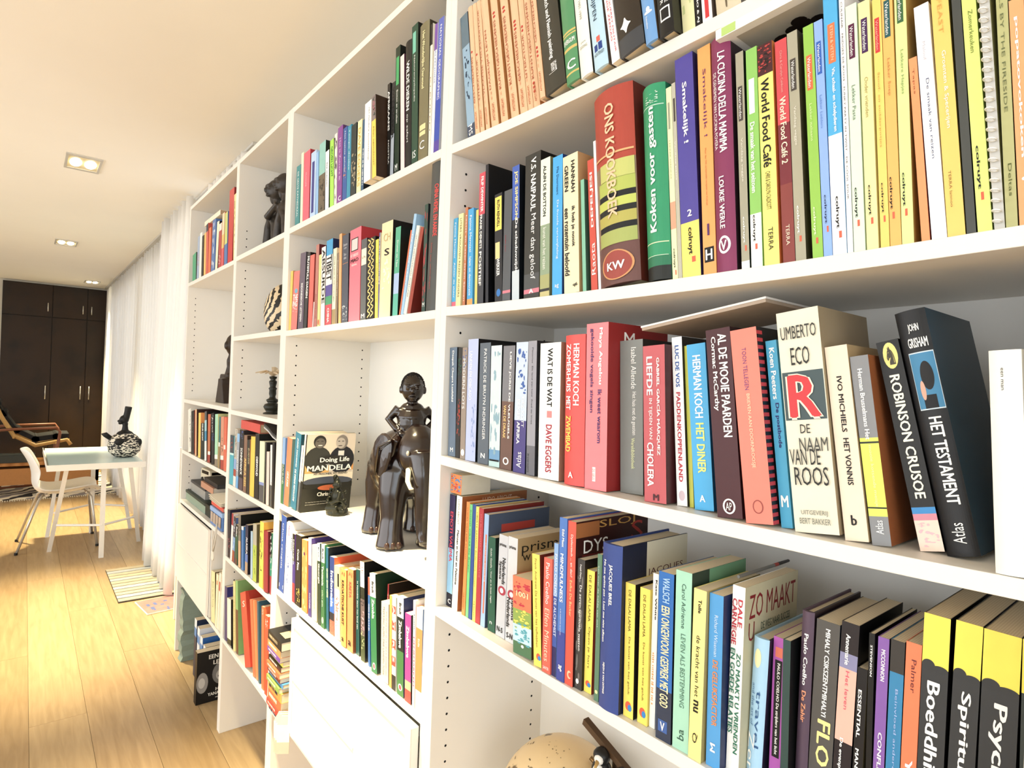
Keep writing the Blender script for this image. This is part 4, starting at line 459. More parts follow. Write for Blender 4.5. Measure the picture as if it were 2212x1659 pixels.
dict(X=0.345,Z=0.9868,Y=0.0026,w=0.0161,h=0.2476,l=-0.0171,d=0.125,c="#3d62b6",L="tall blue paperback titled MINDFULNESS, sixteenth from the left on the shelf above the globe",bands=[[0.3, "#3c4aa0"], [1, "#4a7ccc"]],t=[["d", "MINDFULNESS", "#fdfdf8", 0.48, 0.78, 0.25, 0.65, "B"], ["d", "Edel Maex", "#fdfdf8", 0.82, 0.93, 0.4, 0.7, "B"], ["d", "in de maalstroom van je leven", "#fdfdf8", 0.28, 0.44, 0.35, 0.5], ["h", "ag", "#fdfdf8", 0.06, 0.1, 0.3, 0.75, "B"]]),
dict(X=0.3617,Z=0.9867,Y=0.0043,w=0.0169,h=0.2454,l=-0.0169,d=0.17,c="#ee5038",L="red paperback whose brown cover reads DYS, on the shelf above the globe",side="#3c1410",hook=[["H", "DYS", "#fdfdf8", 0.8, 0.88, 0.1, 0.42], ["R", "", "#b0682c", 0.9, 0.99, 0.0, 0.3], ["H", "SLOJ", "#d8a040", 0.93, 0.99, 0.3, 0.8], ["R", "", "#7a1c18", 0.78, 0.79, 0.08, 0.7], ["H", "S", "#b82c20", 0.83, 0.95, 0.75, 0.92]],t=[["d", "Dyslectisch ... en dan?", "#fdfdf8", 0.66, 0.92, 0.35, 0.68], ["d", "Eefke De Backer", "#ffd890", 0.42, 0.64, 0.4, 0.68], ["o", "", "#ffc8a0", 0.04, 0.09, 0.3, 0.8], ["o", "", "#ee5038", 0.05, 0.08, 0.45, 0.9]]),
dict(X=0.3791,Z=0.9866,Y=0.0076,w=0.0148,h=0.1926,l=-0.0094,d=0.125,c="#3f3c3a",L="speckled charcoal paperback with white lettering, eighteenth from the left on the shelf above the globe",side="#1c1412",t=[["b", "", "#77726c", 0.02, 0.98, 0.05, 0.95], ["d", "Deepak Chopra", "#fdfdf8", 0.85, 0.96, 0.3, 0.6], ["d", "De zeven spirituele wetten", "#fdfdf8", 0.3, 0.8, 0.3, 0.7], ["o", "", "#fdfdf8", 0.04, 0.08, 0.2, 0.6]]),
dict(X=0.3945,Z=0.9866,Y=0.012,w=0.0149,h=0.1794,l=-0.0067,d=0.125,c="#fbe244",L="yellow paperback titled Open je hart, nineteenth from the left on the shelf above the globe",side="#b0382a",t=[["d", "DE DALAI LAMA", "#5a5210", 0.58, 0.96, 0.3, 0.6], ["d", "Open je hart", "#5a5210", 0.2, 0.54, 0.35, 0.65], ["o", "", "#e8582c", 0.05, 0.1, 0.2, 0.8], ["o", "", "#2a8ad0", 0.05, 0.085, 0.45, 0.9]]),
dict(X=0.421,Z=0.9865,Y=0.0052,w=0.0085,h=0.2099,l=-0.0098,d=0.125,c="#5a8468",L="thin sage green paperback left of thick blue hardback, on the shelf above the globe",t=[["d", "een over de liefde van ons", "#d8e8d8", 0.5, 0.92, 0.25, 0.5], ["o", "", "#e8f0a0", 0.05, 0.075, 0.2, 0.8]]),
dict(X=0.4337,Z=0.9865,Y=0.002,w=0.0358,h=0.2307,l=-0.0095,d=0.15,c="#324a92",L="thick blue hardback with cream and navy cover, on the shelf above the globe",side="#1a2038",bulge=0.004,hook=[["R", "", "#e8e0c4", 0, 0.999, 0.35, 1], ["H", "JACQUES", "#5a2430", 0.78, 0.83, 0.37, 0.93]],k=1,t=[["d", "JACQUES BREL", "#fdfdf8", 0.63, 0.88, 0.42, 0.62, "B"], ["d", "Ne me quitte pas - Laat me niet alleen", "#fdfdf8", 0.4, 0.9, 0.12, 0.28, "B"], ["d", "NIJGH & VAN DITMAR", "#fdfdf8", 0.09, 0.28, 0.22, 0.36, "B"]]),
dict(X=0.4721,Z=0.9865,Y=0.0094,w=0.017,h=0.1821,l=-0.0204,d=0.125,c="#fbdf48",L="yellow rainbow-logo paperback standing right of thick blue hardback, on the shelf above the globe",side="#141214",t=[["d", "DE DALAI LAMA", "#5a5210", 0.64, 0.95, 0.35, 0.6], ["d", "De kunst van het geluk", "#5a5210", 0.17, 0.6, 0.38, 0.6], ["o", "", "#e8582c", 0.05, 0.12, 0.2, 0.8], ["o", "", "#2a8ad0", 0.05, 0.1, 0.45, 0.85]]),
dict(X=0.494,Z=0.9866,Y=0.0123,w=0.0163,h=0.1813,l=-0.0137,d=0.125,c="#fbdf48",L="yellow paperback beside the slim white one, on the shelf above the globe",t=[["d", "DE DALAI LAMA", "#5a5210", 0.64, 0.95, 0.35, 0.6], ["d", "De kunst van het geluk", "#5a5210", 0.17, 0.6, 0.38, 0.6], ["o", "", "#e8582c", 0.05, 0.12, 0.2, 0.8], ["o", "", "#2a8ad0", 0.05, 0.1, 0.45, 0.85]]),
dict(X=0.5109,Z=0.9866,Y=0.016,w=0.0089,h=0.2043,l=-0.0083,d=0.125,c="#fbfaf2",L="slim white paperback with orange blocks, twenty-first from the right on the shelf above the globe",t=[["d", "Kate White", "#161514", 0.7, 0.96, 0.5, 0.8, "B"], ["b", "", "#e8a45c", 0.15, 0.5, 0.2, 0.6]]),
dict(X=0.5312,Z=0.9867,Y=0.0034,w=0.0232,h=0.2142,l=-0.0164,d=0.125,c="#1d62b0",L="blue and navy paperback titled EEN ONGEWOON GESPREK, on the shelf above the globe",side="#0c1016",bands=[[0.3, "#2b3850"], [1, "#1d6ec0"]],t=[["d", "WALSCH", "#a8d0f0", 0.82, 0.97, 0.3, 0.75, "B"], ["d", "EEN ONGEWOON GESPREK MET GOD", "#f6e8b0", 0.2, 0.8, 0.25, 0.78, "B"], ["r", "", "#3a62a8", 0.05, 0.12, 0.15, 0.75], ["h", "V", "#fdfdf8", 0.06, 0.11, 0.3, 0.6, "B"]]),
dict(X=0.5564,Z=0.9868,Y=0.0042,w=0.0233,h=0.2224,l=-0.0144,d=0.125,c="#a3dcc0",L="mint paperback titled LEVEN ALS BESTEMMING, nineteenth from the right on the shelf above the globe",side="#2c4034",hook=[["R", "", "#6aa078", 0.85, 1, 0.3, 1]],t=[["d", "Carol Adrienne", "#2c5a48", 0.68, 0.93, 0.4, 0.65], ["d", "LEVEN ALS BESTEMMING", "#4a7a64", 0.24, 0.65, 0.4, 0.68], ["u", "ba", "#2c5a48", 0.06, 0.12, 0.3, 0.7]]),
dict(X=0.5812,Z=0.987,Y=0.002,w=0.0176,h=0.2073,l=0.0008,d=0.125,c="#fbee86",L="pale yellow paperback titled de kracht van het nu, on the shelf above the globe",side="#b8a460",t=[["d", "Tolle", "#161514", 0.86, 0.94, 0.4, 0.65, "B"], ["d", "de kracht van het", "#161514", 0.37, 0.73, 0.35, 0.65], ["d", "nu", "#161514", 0.28, 0.35, 0.3, 0.7, "B"], ["u", "Q", "#161514", 0.1, 0.16, 0.3, 0.7]]),
dict(X=0.6027,Z=0.9871,Y=0.007,w=0.0183,h=0.2058,l=-0.0127,d=0.125,c="#46a0e0",L="sky blue paperback, orange lettering, titled DE GELUKSFACTOR, on the shelf above the globe",side="#1c2c58",t=[["d", "Richard Wiseman", "#cfe6fa", 0.64, 0.88, 0.4, 0.65], ["d", "DE GELUKSFACTOR", "#f08a3c", 0.24, 0.62, 0.35, 0.72, "B"], ["u", "M", "#fdfdf8", 0.09, 0.14, 0.3, 0.65, "B"]]),
dict(X=0.6216,Z=0.9873,Y=0.0198,w=0.0159,h=0.2193,l=0.0042,d=0.13,c="#fdfdf8",L="white paperback whose cover reads ZO MAAKT, on the shelf above the globe",side="#cfc6a0",hook=[["H", "ZO MAAKT", "#8c1c24", 0.82, 0.95, 0.08, 0.95], ["H", "U", "#8c1c24", 0.7, 0.8, 0.08, 0.18], ["H", "DE WEG NAAR SUCCES", "#2a4a3c", 0.74, 0.78, 0.3, 0.85]],t=[["d", "DALE", "#c8283c", 0.78, 0.93, 0.5, 0.85, "B"], ["d", "CARNEGIE", "#c8283c", 0.68, 0.93, 0.05, 0.42, "B"], ["d", "ZO MAAKT U VRIENDEN", "#2a7a5c", 0.1, 0.64, 0.52, 0.85, "B"], ["d", "EN GOEDE RELATIES", "#2a7a5c", 0.2, 0.66, 0.05, 0.4, "B"]]),
dict(X=0.6381,Z=0.9874,Y=0.037,w=0.0186,h=0.1614,l=0.0278,d=0.125,c="#a8d4f0",L="pale blue hardback with bulb drawing, reading travel, on the shelf above the globe",side="#1c2030",bulge=0.003,k=1,t=[["o", "", "#f6eeb0", 0.78, 0.92, 0.15, 0.6], ["d", "travel", "#2a5a8c", 0.2, 0.62, 0.45, 0.75], ["d", "and the art of", "#5a8ab8", 0.35, 0.66, 0.12, 0.32], ["d", "Zen", "#fdfdf8", 0, 0.3, 0.05, 0.5]]),
dict(X=0.6612,Z=0.9877,Y=0.045,w=0.0131,h=0.1655,l=0.0035,d=0.125,c="#c05cc0",L="violet paperback with black title panel, fourteenth from the right on the shelf above the globe",side="#12181a",t=[["r", "", "#161514", 0.16, 0.84, 0.2, 0.85], ["d", "PAULO COELHO De strijders van het licht", "#fdfdf8", 0.18, 0.82, 0.35, 0.68, "B"], ["r", "", "#f07a5c", 0.86, 0.93, 0.2, 0.85]]),
dict(X=0.6822,Z=0.9879,Y=0.03,w=0.0085,h=0.1715,l=-0.0119,d=0.125,c="#2e4a46",L="dark green thin paperback next to the violet one, on the shelf above the globe",side="#0c0f0f"),
dict(X=0.6913,Z=0.988,Y=0.045,w=0.0133,h=0.2059,l=0.0125,d=0.125,c="#5a4658",L="plum hardback titled De Zahir, twelfth from the right on the shelf above the globe",side="#2e2028",bulge=0.003,k=1,t=[["d", "Paulo Coelho", "#fdfdf8", 0.6, 0.88, 0.35, 0.68, "B"], ["d", "De Zahir", "#f6a070", 0.4, 0.57, 0.35, 0.68, "B"]]),
dict(X=0.7052,Z=0.9882,Y=0.045,w=0.0243,h=0.2006,l=0.0225,d=0.125,c="#55524e",L="thick charcoal paperback titled FLOW in yellow, on the shelf above the globe",side="#18222e",t=[["d", "MIHALY CSIKSZENTMIHALYI", "#fdfdf8", 0.48, 0.96, 0.42, 0.62, "B"], ["d", "FLOW", "#fbe98a", 0.05, 0.46, 0.3, 0.85, "B"]]),
dict(X=0.7302,Z=0.9886,Y=0.045,w=0.0175,h=0.2063,l=0.0269,d=0.125,c="#2a2220",L="black-topped paperback with pink picture middle, tenth from the right on the shelf above the globe",side="#0c0a0b",bands=[[0.38, "#241c20"], [0.76, "#f0b8a4"], [0.84, "#8a8ab0"], [1, "#241c1e"]],t=[["d", "Annemarie", "#fdfdf8", 0.78, 0.94, 0.3, 0.55, "B"], ["d", "Het leven", "#e0506c", 0.55, 0.75, 0.4, 0.6], ["d", "De evenplicht van", "#fdfdf8", 0.1, 0.4, 0.25, 0.5, "B"]]),
dict(X=0.7501,Z=0.9889,Y=0.045,w=0.0095,h=0.1631,l=0.016,d=0.125,c="#171516",L="short black guide titled ESSENTIAL MANAGERS, ninth from the right on the shelf above the globe",side="#5c5236",bands=[[0.2, "#f4ecd8"], [1, "#171516"]],t=[["d", "ESSENTIAL", "#fdfdf8", 0.55, 0.86, 0.2, 0.55, "B"], ["d", "MANAGERS", "#fdfdf8", 0.18, 0.48, 0.2, 0.55, "B"]]),
dict(X=0.7639,Z=0.9891,Y=0.045,w=0.0053,h=0.2023,l=-0.0069,d=0.125,c="#0f0f0e",L="thin black paperback left of the purple one, on the shelf above the globe",side="#0a0a0a",t=[["d", "STEVENSON", "#fdfdf8", 0.78, 0.94, 0.3, 0.65, "B"]]),
dict(X=0.7698,Z=0.9892,Y=0.045,w=0.0102,h=0.2015,l=0.0062,d=0.125,c="#8a5cb0",L="purple paperback titled CONFLICTEN OP, seventh from the right on the shelf above the globe",side="#1c1420",t=[["d", "MCCONNON", "#fdfdf8", 0.78, 0.94, 0.35, 0.7, "B"], ["d", "CONFLICTEN OP", "#fdfdf8", 0.1, 0.52, 0.35, 0.7, "B"]]),
dict(X=0.781,Z=0.9894,Y=0.045,w=0.0124,h=0.2026,l=0.0088,d=0.125,c="#2a86b8",L="blue paperback with black top panel, sixth from the right on the shelf above the globe",side="#141414",bands=[[0.84, "#2a86b8"], [1, "#3a3632"]],t=[["d", "Beinvloed anderen, begin bij", "#a8c0f0", 0.1, 0.76, 0.4, 0.65]]),
dict(X=0.794,Z=0.9897,Y=0.045,w=0.0133,h=0.205,l=0.0112,d=0.125,c="#f67d4a",L="orange paperback titled Yin &, fifth from the right on the shelf above the globe",t=[["d", "Palmer", "#6a2a30", 0.76, 0.92, 0.4, 0.7], ["d", "Yin", "#fdfdf8", 0.3, 0.44, 0.3, 0.75, "B"], ["d", "&", "#5a2230", 0.14, 0.24, 0.3, 0.8, "B"]]),
dict(X=0.808,Z=0.9899,Y=0.045,w=0.0215,h=0.2378,l=0.011,d=0.15,c="#3a3c3e",L="black-yellow guide titled Boeddhisme, fourth from the right on the shelf above the globe",side="#141414",bands=[[0.12, "#fbe832"], [0.79, "#36383a"], [1, "#fbe832"]],wave=0.79,t=[["d", "Boeddhisme", "#fdfdf8", 0.2, 0.73, 0.25, 0.72, "B"]]),
dict(X=0.8317,Z=0.9904,Y=0.045,w=0.0206,h=0.2382,l=0.0197,d=0.15,c="#3a3c3e",L="black-yellow guide titled Spiritualiteit, third from the right on the shelf above the globe",side="#141414",bands=[[0.12, "#fbe832"], [0.79, "#36383a"], [1, "#fbe832"]],wave=0.79,t=[["d", "Spiritualiteit", "#fdfdf8", 0.14, 0.73, 0.25, 0.72, "B"]]),
dict(X=0.8552,Z=0.9909,Y=0.045,w=0.0268,h=0.237,l=0.0102,d=0.15,c="#3a3c3e",L="black-yellow guide titled Psychologie, second from the right on the shelf above the globe",side="#141414",bands=[[0.12, "#fbe832"], [0.79, "#36383a"], [1, "#fbe832"]],wave=0.79,t=[["d", "Psychologie", "#fdfdf8", 0.1, 0.73, 0.25, 0.72, "B"]]),
dict(X=0.8865,Z=0.9916,Y=0.045,w=0.0085,h=0.2364,l=-0.0062,d=0.125,c="#3c4442",L="dark book with yellow top at the frame edge, on the shelf above the globe",side="#141414",bands=[[0.8, "#36403e"], [1, "#fbe832"]]),
]),
('books on the second bay top shelf', [
dict(X=-0.914,Z=1.9095,Y=0.008,w=0.0359,h=0.1912,l=-0.0061,d=0.13,c="#2a8c90",L="teal paperback with pale lettering, leftmost on the second bay top shelf",t=[["d", "DE GESTE KATHEDRAAL", "#fdfdf8", 0.15, 0.9, 0.3, 0.6]]),
dict(X=-0.8681,Z=1.9095,Y=0.008,w=0.0193,h=0.2233,l=-0.0395,d=0.13,c="#f4eccc",L="thin cream paperback after the teal one, on the second bay top shelf"),
dict(X=-0.8459,Z=1.9095,Y=0.008,w=0.0515,h=0.216,l=-0.033,d=0.13,c="#ee5a72",L="coral pink paperback between cream and pale blue, on the second bay top shelf",side="#b02838",t=[["d", "FILOSOFIE", "#f8c0c8", 0.5, 0.7, 0.3, 0.5]]),
dict(X=-0.7862,Z=1.9095,Y=0.008,w=0.041,h=0.1997,l=-0.0284,d=0.13,c="#b8d4f4",L="pale blue paperback with navy panel, fourth from the left on the second bay top shelf",t=[["r", "", "#3a3c8c", 0.08, 0.85, 0.25, 0.7]]),
dict(X=-0.7379,Z=1.9095,Y=0.008,w=0.0156,h=0.1904,l=-0.0635,d=0.13,c="#8fc0f0",L="thin light blue paperback beside panelled one, on the second bay top shelf"),
dict(X=-0.7208,Z=1.9095,Y=0.008,w=0.0462,h=0.2078,l=-0.0279,d=0.13,c="#8ecac0",L="seafoam paperback with stony picture foot, sixth from the left on the second bay top shelf",side="#142018",bands=[[0.55, "#6a5c48"], [1, "#8ecac0"]],t=[["b", "", "#3c3426", 0.05, 0.5, 0.05, 0.95]]),
dict(X=-0.6678,Z=1.9095,Y=0.008,w=0.0259,h=0.1726,l=-0.0641,d=0.13,c="#eef0f4",L="white slim paperback left of lime one, on the second bay top shelf",side="#10140f",t=[["d", "De mensen", "#555566", 0.4, 0.8, 0.3, 0.6]]),
dict(X=-0.633,Z=1.9095,Y=0.008,w=0.0266,h=0.1954,l=-0.0795,d=0.13,c="#a6ee3a",L="lime paperback with green lettering, eighth from the left on the second bay top shelf",side="#30201c",t=[["d", "GROEN LICHT", "#1f6a1c", 0.45, 0.9, 0.3, 0.75, "B"]]),
dict(X=-0.6041,Z=1.9095,Y=0.008,w=0.0168,h=0.2044,l=-0.0597,d=0.13,c="#e8e4dc",L="black and white cow-patterned paperback, ninth from the left on the second bay top shelf",t=[["b", "", "#161514", 0.05, 0.95, 0.05, 0.95]]),
dict(X=-0.5851,Z=1.9095,Y=0.008,w=0.0328,h=0.2145,l=-0.0427,d=0.13,c="#8a3f98",L="purple paperback with small white C at foot, on the second bay top shelf",side="#5c3a6c",t=[["d", "Het is Zuivere Ik", "#e8c8f0", 0.3, 0.85, 0.35, 0.65], ["h", "C", "#fdfdf8", 0.04, 0.1, 0.3, 0.8, "B"]]),
dict(X=-0.5485,Z=1.9095,Y=0.008,w=0.026,h=0.2016,l=-0.0435,d=0.13,c="#2a5aa4",L="navy-blue paperback with orange figure, eleventh from the left on the second bay top shelf",t=[["d", "Het laatste geheim", "#fdfdf8", 0.4, 0.95, 0.3, 0.6], ["b", "", "#e8883a", 0.3, 0.45, 0.2, 0.8]]),
dict(X=-0.5211,Z=1.9095,Y=0.008,w=0.0222,h=0.1985,l=-0.0354,d=0.13,c="#1f92b4",L="teal blue paperback with white lettering, twelfth from the left on the second bay top shelf",t=[["d", "Tempo doeloe", "#fdfdf8", 0.4, 0.95, 0.3, 0.65]]),
dict(X=-0.4971,Z=1.9095,Y=0.008,w=0.0322,h=0.1928,l=-0.0415,d=0.13,c="#1f3030",L="dark patterned paperback left of cream one, on the second bay top shelf",side="#10202a",t=[["b", "", "#a89a7c", 0.1, 0.6, 0.1, 0.9]]),
dict(X=-0.4602,Z=1.9095,Y=0.008,w=0.0252,h=0.1919,l=-0.0269,d=0.13,c="#f6ecb4",L="cream paperback with yellow capitals, fourteenth from the left on the second bay top shelf",t=[["d", "DAVE EGGERS", "#d8b83c", 0.1, 0.9, 0.2, 0.75, "B"]]),
dict(X=-0.4331,Z=1.9095,Y=0.008,w=0.0149,h=0.1868,l=-0.0149,d=0.13,c="#2a5a80",L="dark blue slim paperback with white marks, on the second bay top shelf",side="#101418",t=[["b", "", "#fdfdf8", 0.1, 0.6, 0.3, 0.7]]),
dict(X=-0.3564,Z=1.9095,Y=-0.02,w=0.0345,h=0.1935,l=-0.0414,d=0.15,c="#fcfbf4",L="large white book with grey capitals, HET MAURICK, on the second bay top shelf",side="#e0d8c8",t=[["d", "HET MAURICK KLOOSTERWIJK", "#6a5a4c", 0.25, 0.92, 0.55, 0.72]]),
dict(X=-0.3109,Z=1.9095,Y=-0.02,w=0.0206,h=0.1984,l=-0.0946,d=0.13,c="#fbd63c",L="yellow-footed picture book reading Mijn agenda, eleventh from the right on the second bay top shelf",side="#3a2616",bands=[[0.7, "#fbd63c"], [1, "#8a7a78"]],t=[["d", "Mijn agendaatje", "#7a5a10", 0.15, 0.62, 0.3, 0.6], ["b", "", "#c85070", 0.8, 0.95, 0.1, 0.8], ["b", "", "#1f4030", 0.75, 0.98, 0.3, 0.9]]),
dict(X=-0.2897,Z=1.9095,Y=0.008,w=0.013,h=0.2296,l=-0.0649,d=0.13,c="#1c1a18",L="black hardback with white capitals at centre right, on the second bay top shelf",side="#121110",t=[["d", "AFRIKAANS", "#fdfdf8", 0.5, 0.92, 0.2, 0.85, "B"], ["d", "NOSTRA", "#fdfdf8", 0.15, 0.4, 0.3, 0.7]]),
dict(X=-0.276,Z=1.9095,Y=0.008,w=0.0153,h=0.2241,l=-0.0235,d=0.13,c="#c8ccd4",L="black-white paperback right of AFRIKAANS, ninth from the right on the second bay top shelf",side="#121514",bands=[[0.45, "#aab4c0"], [1, "#2c2c2c"]],t=[["d", "WIT MASKER", "#161514", 0.4, 0.95, 0.2, 0.8, "B"]]),
dict(X=-0.2554,Z=1.9095,Y=0.008,w=0.0214,h=0.3009,l=-0.0443,d=0.13,c="#17301f",L="dark green nature guide with bright green label, on the second bay top shelf",side="#0c110e",t=[["r", "", "#3fae64", 0.7, 0.92, 0.15, 0.75], ["d", "Bomen en struiken", "#fdfdf8", 0.4, 0.66, 0.3, 0.6], ["h", "M", "#fdfdf8", 0.03, 0.08, 0.2, 0.7]]),
dict(X=-0.224,Z=1.9095,Y=0.008,w=0.0175,h=0.2722,l=-0.0785,d=0.13,c="#f3dcd8",L="pale pink slim paperback among dark wildlife books, on the second bay top shelf",side="#5a2a44"),
dict(X=-0.2035,Z=1.9095,Y=0.008,w=0.0269,h=0.2912,l=-0.0593,d=0.13,c="#191714",L="black hardback titled WILDE DIEREN, sixth from the right on the second bay top shelf",side="#0c0b0a",k=1,t=[["d", "WILDE DIEREN", "#fdfdf8", 0.45, 0.84, 0.3, 0.75, "B"], ["d", "op safari", "#fdfdf8", 0.2, 0.42, 0.35, 0.65]]),
dict(X=-0.1748,Z=1.9095,Y=0.008,w=0.0267,h=0.318,l=-0.0629,d=0.13,c="#1d4a36",L="green-black encyclopedia with mint label, fifth from the right on the second bay top shelf",side="#0b100e",t=[["r", "", "#74c8ac", 0.8, 0.95, 0.15, 0.65], ["d", "Natuurencyclopedie", "#fdfdf8", 0.45, 0.78, 0.3, 0.55], ["h", "IS", "#fdfdf8", 0.05, 0.1, 0.2, 0.7]]),
dict(X=-0.1463,Z=1.9095,Y=0.008,w=0.0391,h=0.301,l=-0.0355,d=0.13,c="#7c7450",L="olive hardback with gold script, fourth from the right on the second bay top shelf",side="#3c3626",k=1,t=[["d", "Het Wonderlijke Oerwoud", "#f4ecb0", 0.52, 0.94, 0.3, 0.65, "B"], ["r", "", "#e8dc9a", 0.22, 0.26, 0.2, 0.8], ["r", "", "#e8dc9a", 0.18, 0.21, 0.2, 0.8], ["h", "C", "#fdfdf8", 0.08, 0.14, 0.25, 0.75]]),
dict(X=-0.1045,Z=1.9095,Y=0.008,w=0.009,h=0.2876,l=-0.0306,d=0.13,c="#f4ecd8",L="cream slim book with black top right of the olive one",bands=[[0.84, "#f4ecd8"], [1, "#1c1614"]],t=[["d", "KLEUREN", "#8a6a3a", 0.2, 0.6, 0.3, 0.6]]),
dict(X=-0.0947,Z=1.9095,Y=0.008,w=0.0107,h=0.2793,l=-0.0002,d=0.13,c="#f6f6fa",L="white book with purple top near the divider, on the second bay top shelf",bands=[[0.8, "#f6f6fa"], [1, "#7a4ab0"]],t=[["d", "ALPENGIDS", "#5a7ab0", 0.55, 0.8, 0.3, 0.7]]),
dict(X=-0.0832,Z=1.9095,Y=0.008,w=0.0201,h=0.2831,l=0.0126,d=0.13,c="#3c50b8",L="blue-violet book against the divider, last on the right on the second bay top shelf",side="#c8ccd8",bands=[[0.1, "#5a44a8"], [0.4, "#3250b8"], [1, "#5a6ac8"]],t=[["d", "NATIONAL GEOGRAPHIC", "#fdfdf8", 0.4, 0.95, 0.3, 0.65]]),
]),
('books on the second bay middle shelf', [
dict(X=-0.9384,Z=1.5818,Y=0.008,w=0.0218,h=0.1897,l=0.0163,d=0.13,c="#f4c64c",L="amber slim paperback at the left end, leftmost on the second bay middle shelf",side="#c08a2a"),
dict(X=-0.916,Z=1.5818,Y=0.008,w=0.0519,h=0.183,l=0.0606,d=0.13,c="#f07a72",L="salmon paperback reading THE, second from the left on the second bay middle shelf",side="#241a1c",t=[["h", "THE", "#fdfdf8", 0.5, 0.6, 0.1, 0.9, "B"], ["h", "ING", "#fdfdf8", 0.4, 0.49, 0.1, 0.9, "B"], ["o", "", "#6ab0d0", 0.62, 0.7, 0.3, 0.8], ["b", "", "#fbe0d8", 0.3, 0.4, 0.1, 0.9]]),
dict(X=-0.8557,Z=1.5818,Y=0.008,w=0.046,h=0.2339,l=0.0186,d=0.13,c="#6a5c6e",L="mauve-grey paperback with white letters, third from the left on the second bay middle shelf",side="#3c3c40",t=[["d", "INDONESISCHE LETTEREN", "#fdfdf8", 0.1, 0.6, 0.35, 0.65, "B"]]),
dict(X=-0.8059,Z=1.5818,Y=0.008,w=0.0251,h=0.2278,l=0.0517,d=0.13,c="#38363a",L="black paperback with white columns of text, on the second bay middle shelf",side="#101010",t=[["d", "MUTIFFULL DAGEN", "#fdfdf8", 0.4, 0.95, 0.2, 0.8, "B"]]),
dict(X=-0.7706,Z=1.5818,Y=0.008,w=0.034,h=0.2165,l=0.0075,d=0.13,c="#f0685c",L="coral red paperback leaning slightly, fifth from the left on the second bay middle shelf",side="#a03c34"),
dict(X=-0.735,Z=1.5818,Y=0.008,w=0.006,h=0.0748,l=0.0709,d=0.13,c="#f4dcd8",L="thin cream-red booklet beside the coral one, on the second bay middle shelf"),
dict(X=-0.7226,Z=1.5818,Y=0.008,w=0.0225,h=0.2407,l=-0.0063,d=0.13,c="#c07a70",L="dusty rose slim paperback, seventh from the left on the second bay middle shelf",side="#5c1820",t=[["d", "EN LAATSTE HOND", "#8a4a40", 0.1, 0.4, 0.3, 0.6]]),
dict(X=-0.6967,Z=1.5818,Y=0.008,w=0.0182,h=0.2078,l=-0.0136,d=0.13,c="#f4dc8c",L="buff thin paperback left of ABSURDE, eighth from the left on the second bay middle shelf",t=[["o", "", "#e05a3c", 0.02, 0.1, 0.2, 0.8]]),
dict(X=-0.6713,Z=1.5818,Y=0.008,w=0.0295,h=0.2261,l=-0.0452,d=0.13,c="#f8f4ec",L="white paperback titled ABSURDE in black, ninth from the left on the second bay middle shelf",side="#4a1c20",t=[["d", "ABSURDE", "#161514", 0.28, 0.97, 0.2, 0.9, "B"]]),
dict(X=-0.6385,Z=1.5818,Y=0.008,w=0.0443,h=0.2396,l=-0.0325,d=0.13,c="#f0f0ee",L="colour-block paperback in blue, purple, green and red, on the second bay middle shelf",side="#1c2c58",bands=[[0.24, "#e04a58"], [0.34, "#3fa070"], [0.47, "#5a50a0"], [0.82, "#f4f0ea"], [1, "#34a4dc"]],t=[["d", "TIBET", "#161514", 0.52, 0.82, 0.1, 0.9, "B"], ["d", "CHINA", "#fdfdf8", 0.03, 0.2, 0.35, 0.65, "B"]]),
dict(X=-0.5911,Z=1.5818,Y=0.008,w=0.023,h=0.2098,l=-0.0247,d=0.13,c="#f0e2b8",L="cream paperback with brown lettering, eleventh from the left on the second bay middle shelf",bands=[[0.2, "#a08a60"], [1, "#f0e6c8"]],t=[["d", "Wilde Leven in herinneringen", "#5a4a30", 0.3, 0.9, 0.3, 0.65]]),
dict(X=-0.5666,Z=1.5818,Y=0.008,w=0.014,h=0.1937,l=-0.0197,d=0.13,c="#8a7864",L="taupe slim paperback with cream letters, twelfth from the left on the second bay middle shelf",side="#20201e",t=[["d", "Roman van een tijd", "#f4e8d0", 0.4, 0.9, 0.3, 0.65]]),
dict(X=-0.5456,Z=1.5818,Y=0.008,w=0.0162,h=0.2437,l=-0.0528,d=0.13,c="#f2ac6c",L="light orange slim book left of slate one, on the second bay middle shelf",side="#c88a4c"),
dict(X=-0.5251,Z=1.5818,Y=0.008,w=0.0398,h=0.2355,l=-0.0514,d=0.13,c="#4a5060",L="slate paperback with pale pencil lettering, fourteenth from the left on the second bay middle shelf",side="#1c1c22",t=[["h", "Simon", "#d8dce0", 0.87, 0.9, 0.2, 0.8], ["h", "Leys", "#d8dce0", 0.83, 0.86, 0.3, 0.7], ["h", "Stu-", "#d8dce0", 0.76, 0.79, 0.3, 0.7], ["h", "dies", "#d8dce0", 0.72, 0.75, 0.3, 0.7], ["r", "", "#d88a4c", 0.67, 0.675, 0.1, 0.9], ["b", "", "#a8b0b8", 0.02, 0.2, 0.1, 0.9]]),
dict(X=-0.4796,Z=1.5818,Y=0.008,w=0.0658,h=0.2401,l=-0.0342,d=0.13,c="#ee6e82",L="thick pink paperback reading MAO, thirteenth from the right on the second bay middle shelf",side="#b82830",t=[["r", "", "#161514", 0.76, 0.9, 0.12, 0.75], ["r", "", "#d8d0cc", 0.77, 0.89, 0.17, 0.7], ["h", "MAO", "#161514", 0.64, 0.68, 0.1, 0.8, "B"], ["h", "HET ONBEKENDE", "#fdfdf8", 0.7, 0.73, 0.1, 0.8], ["h", "VERHAAL", "#fdfdf8", 0.6, 0.62, 0.2, 0.7]]),
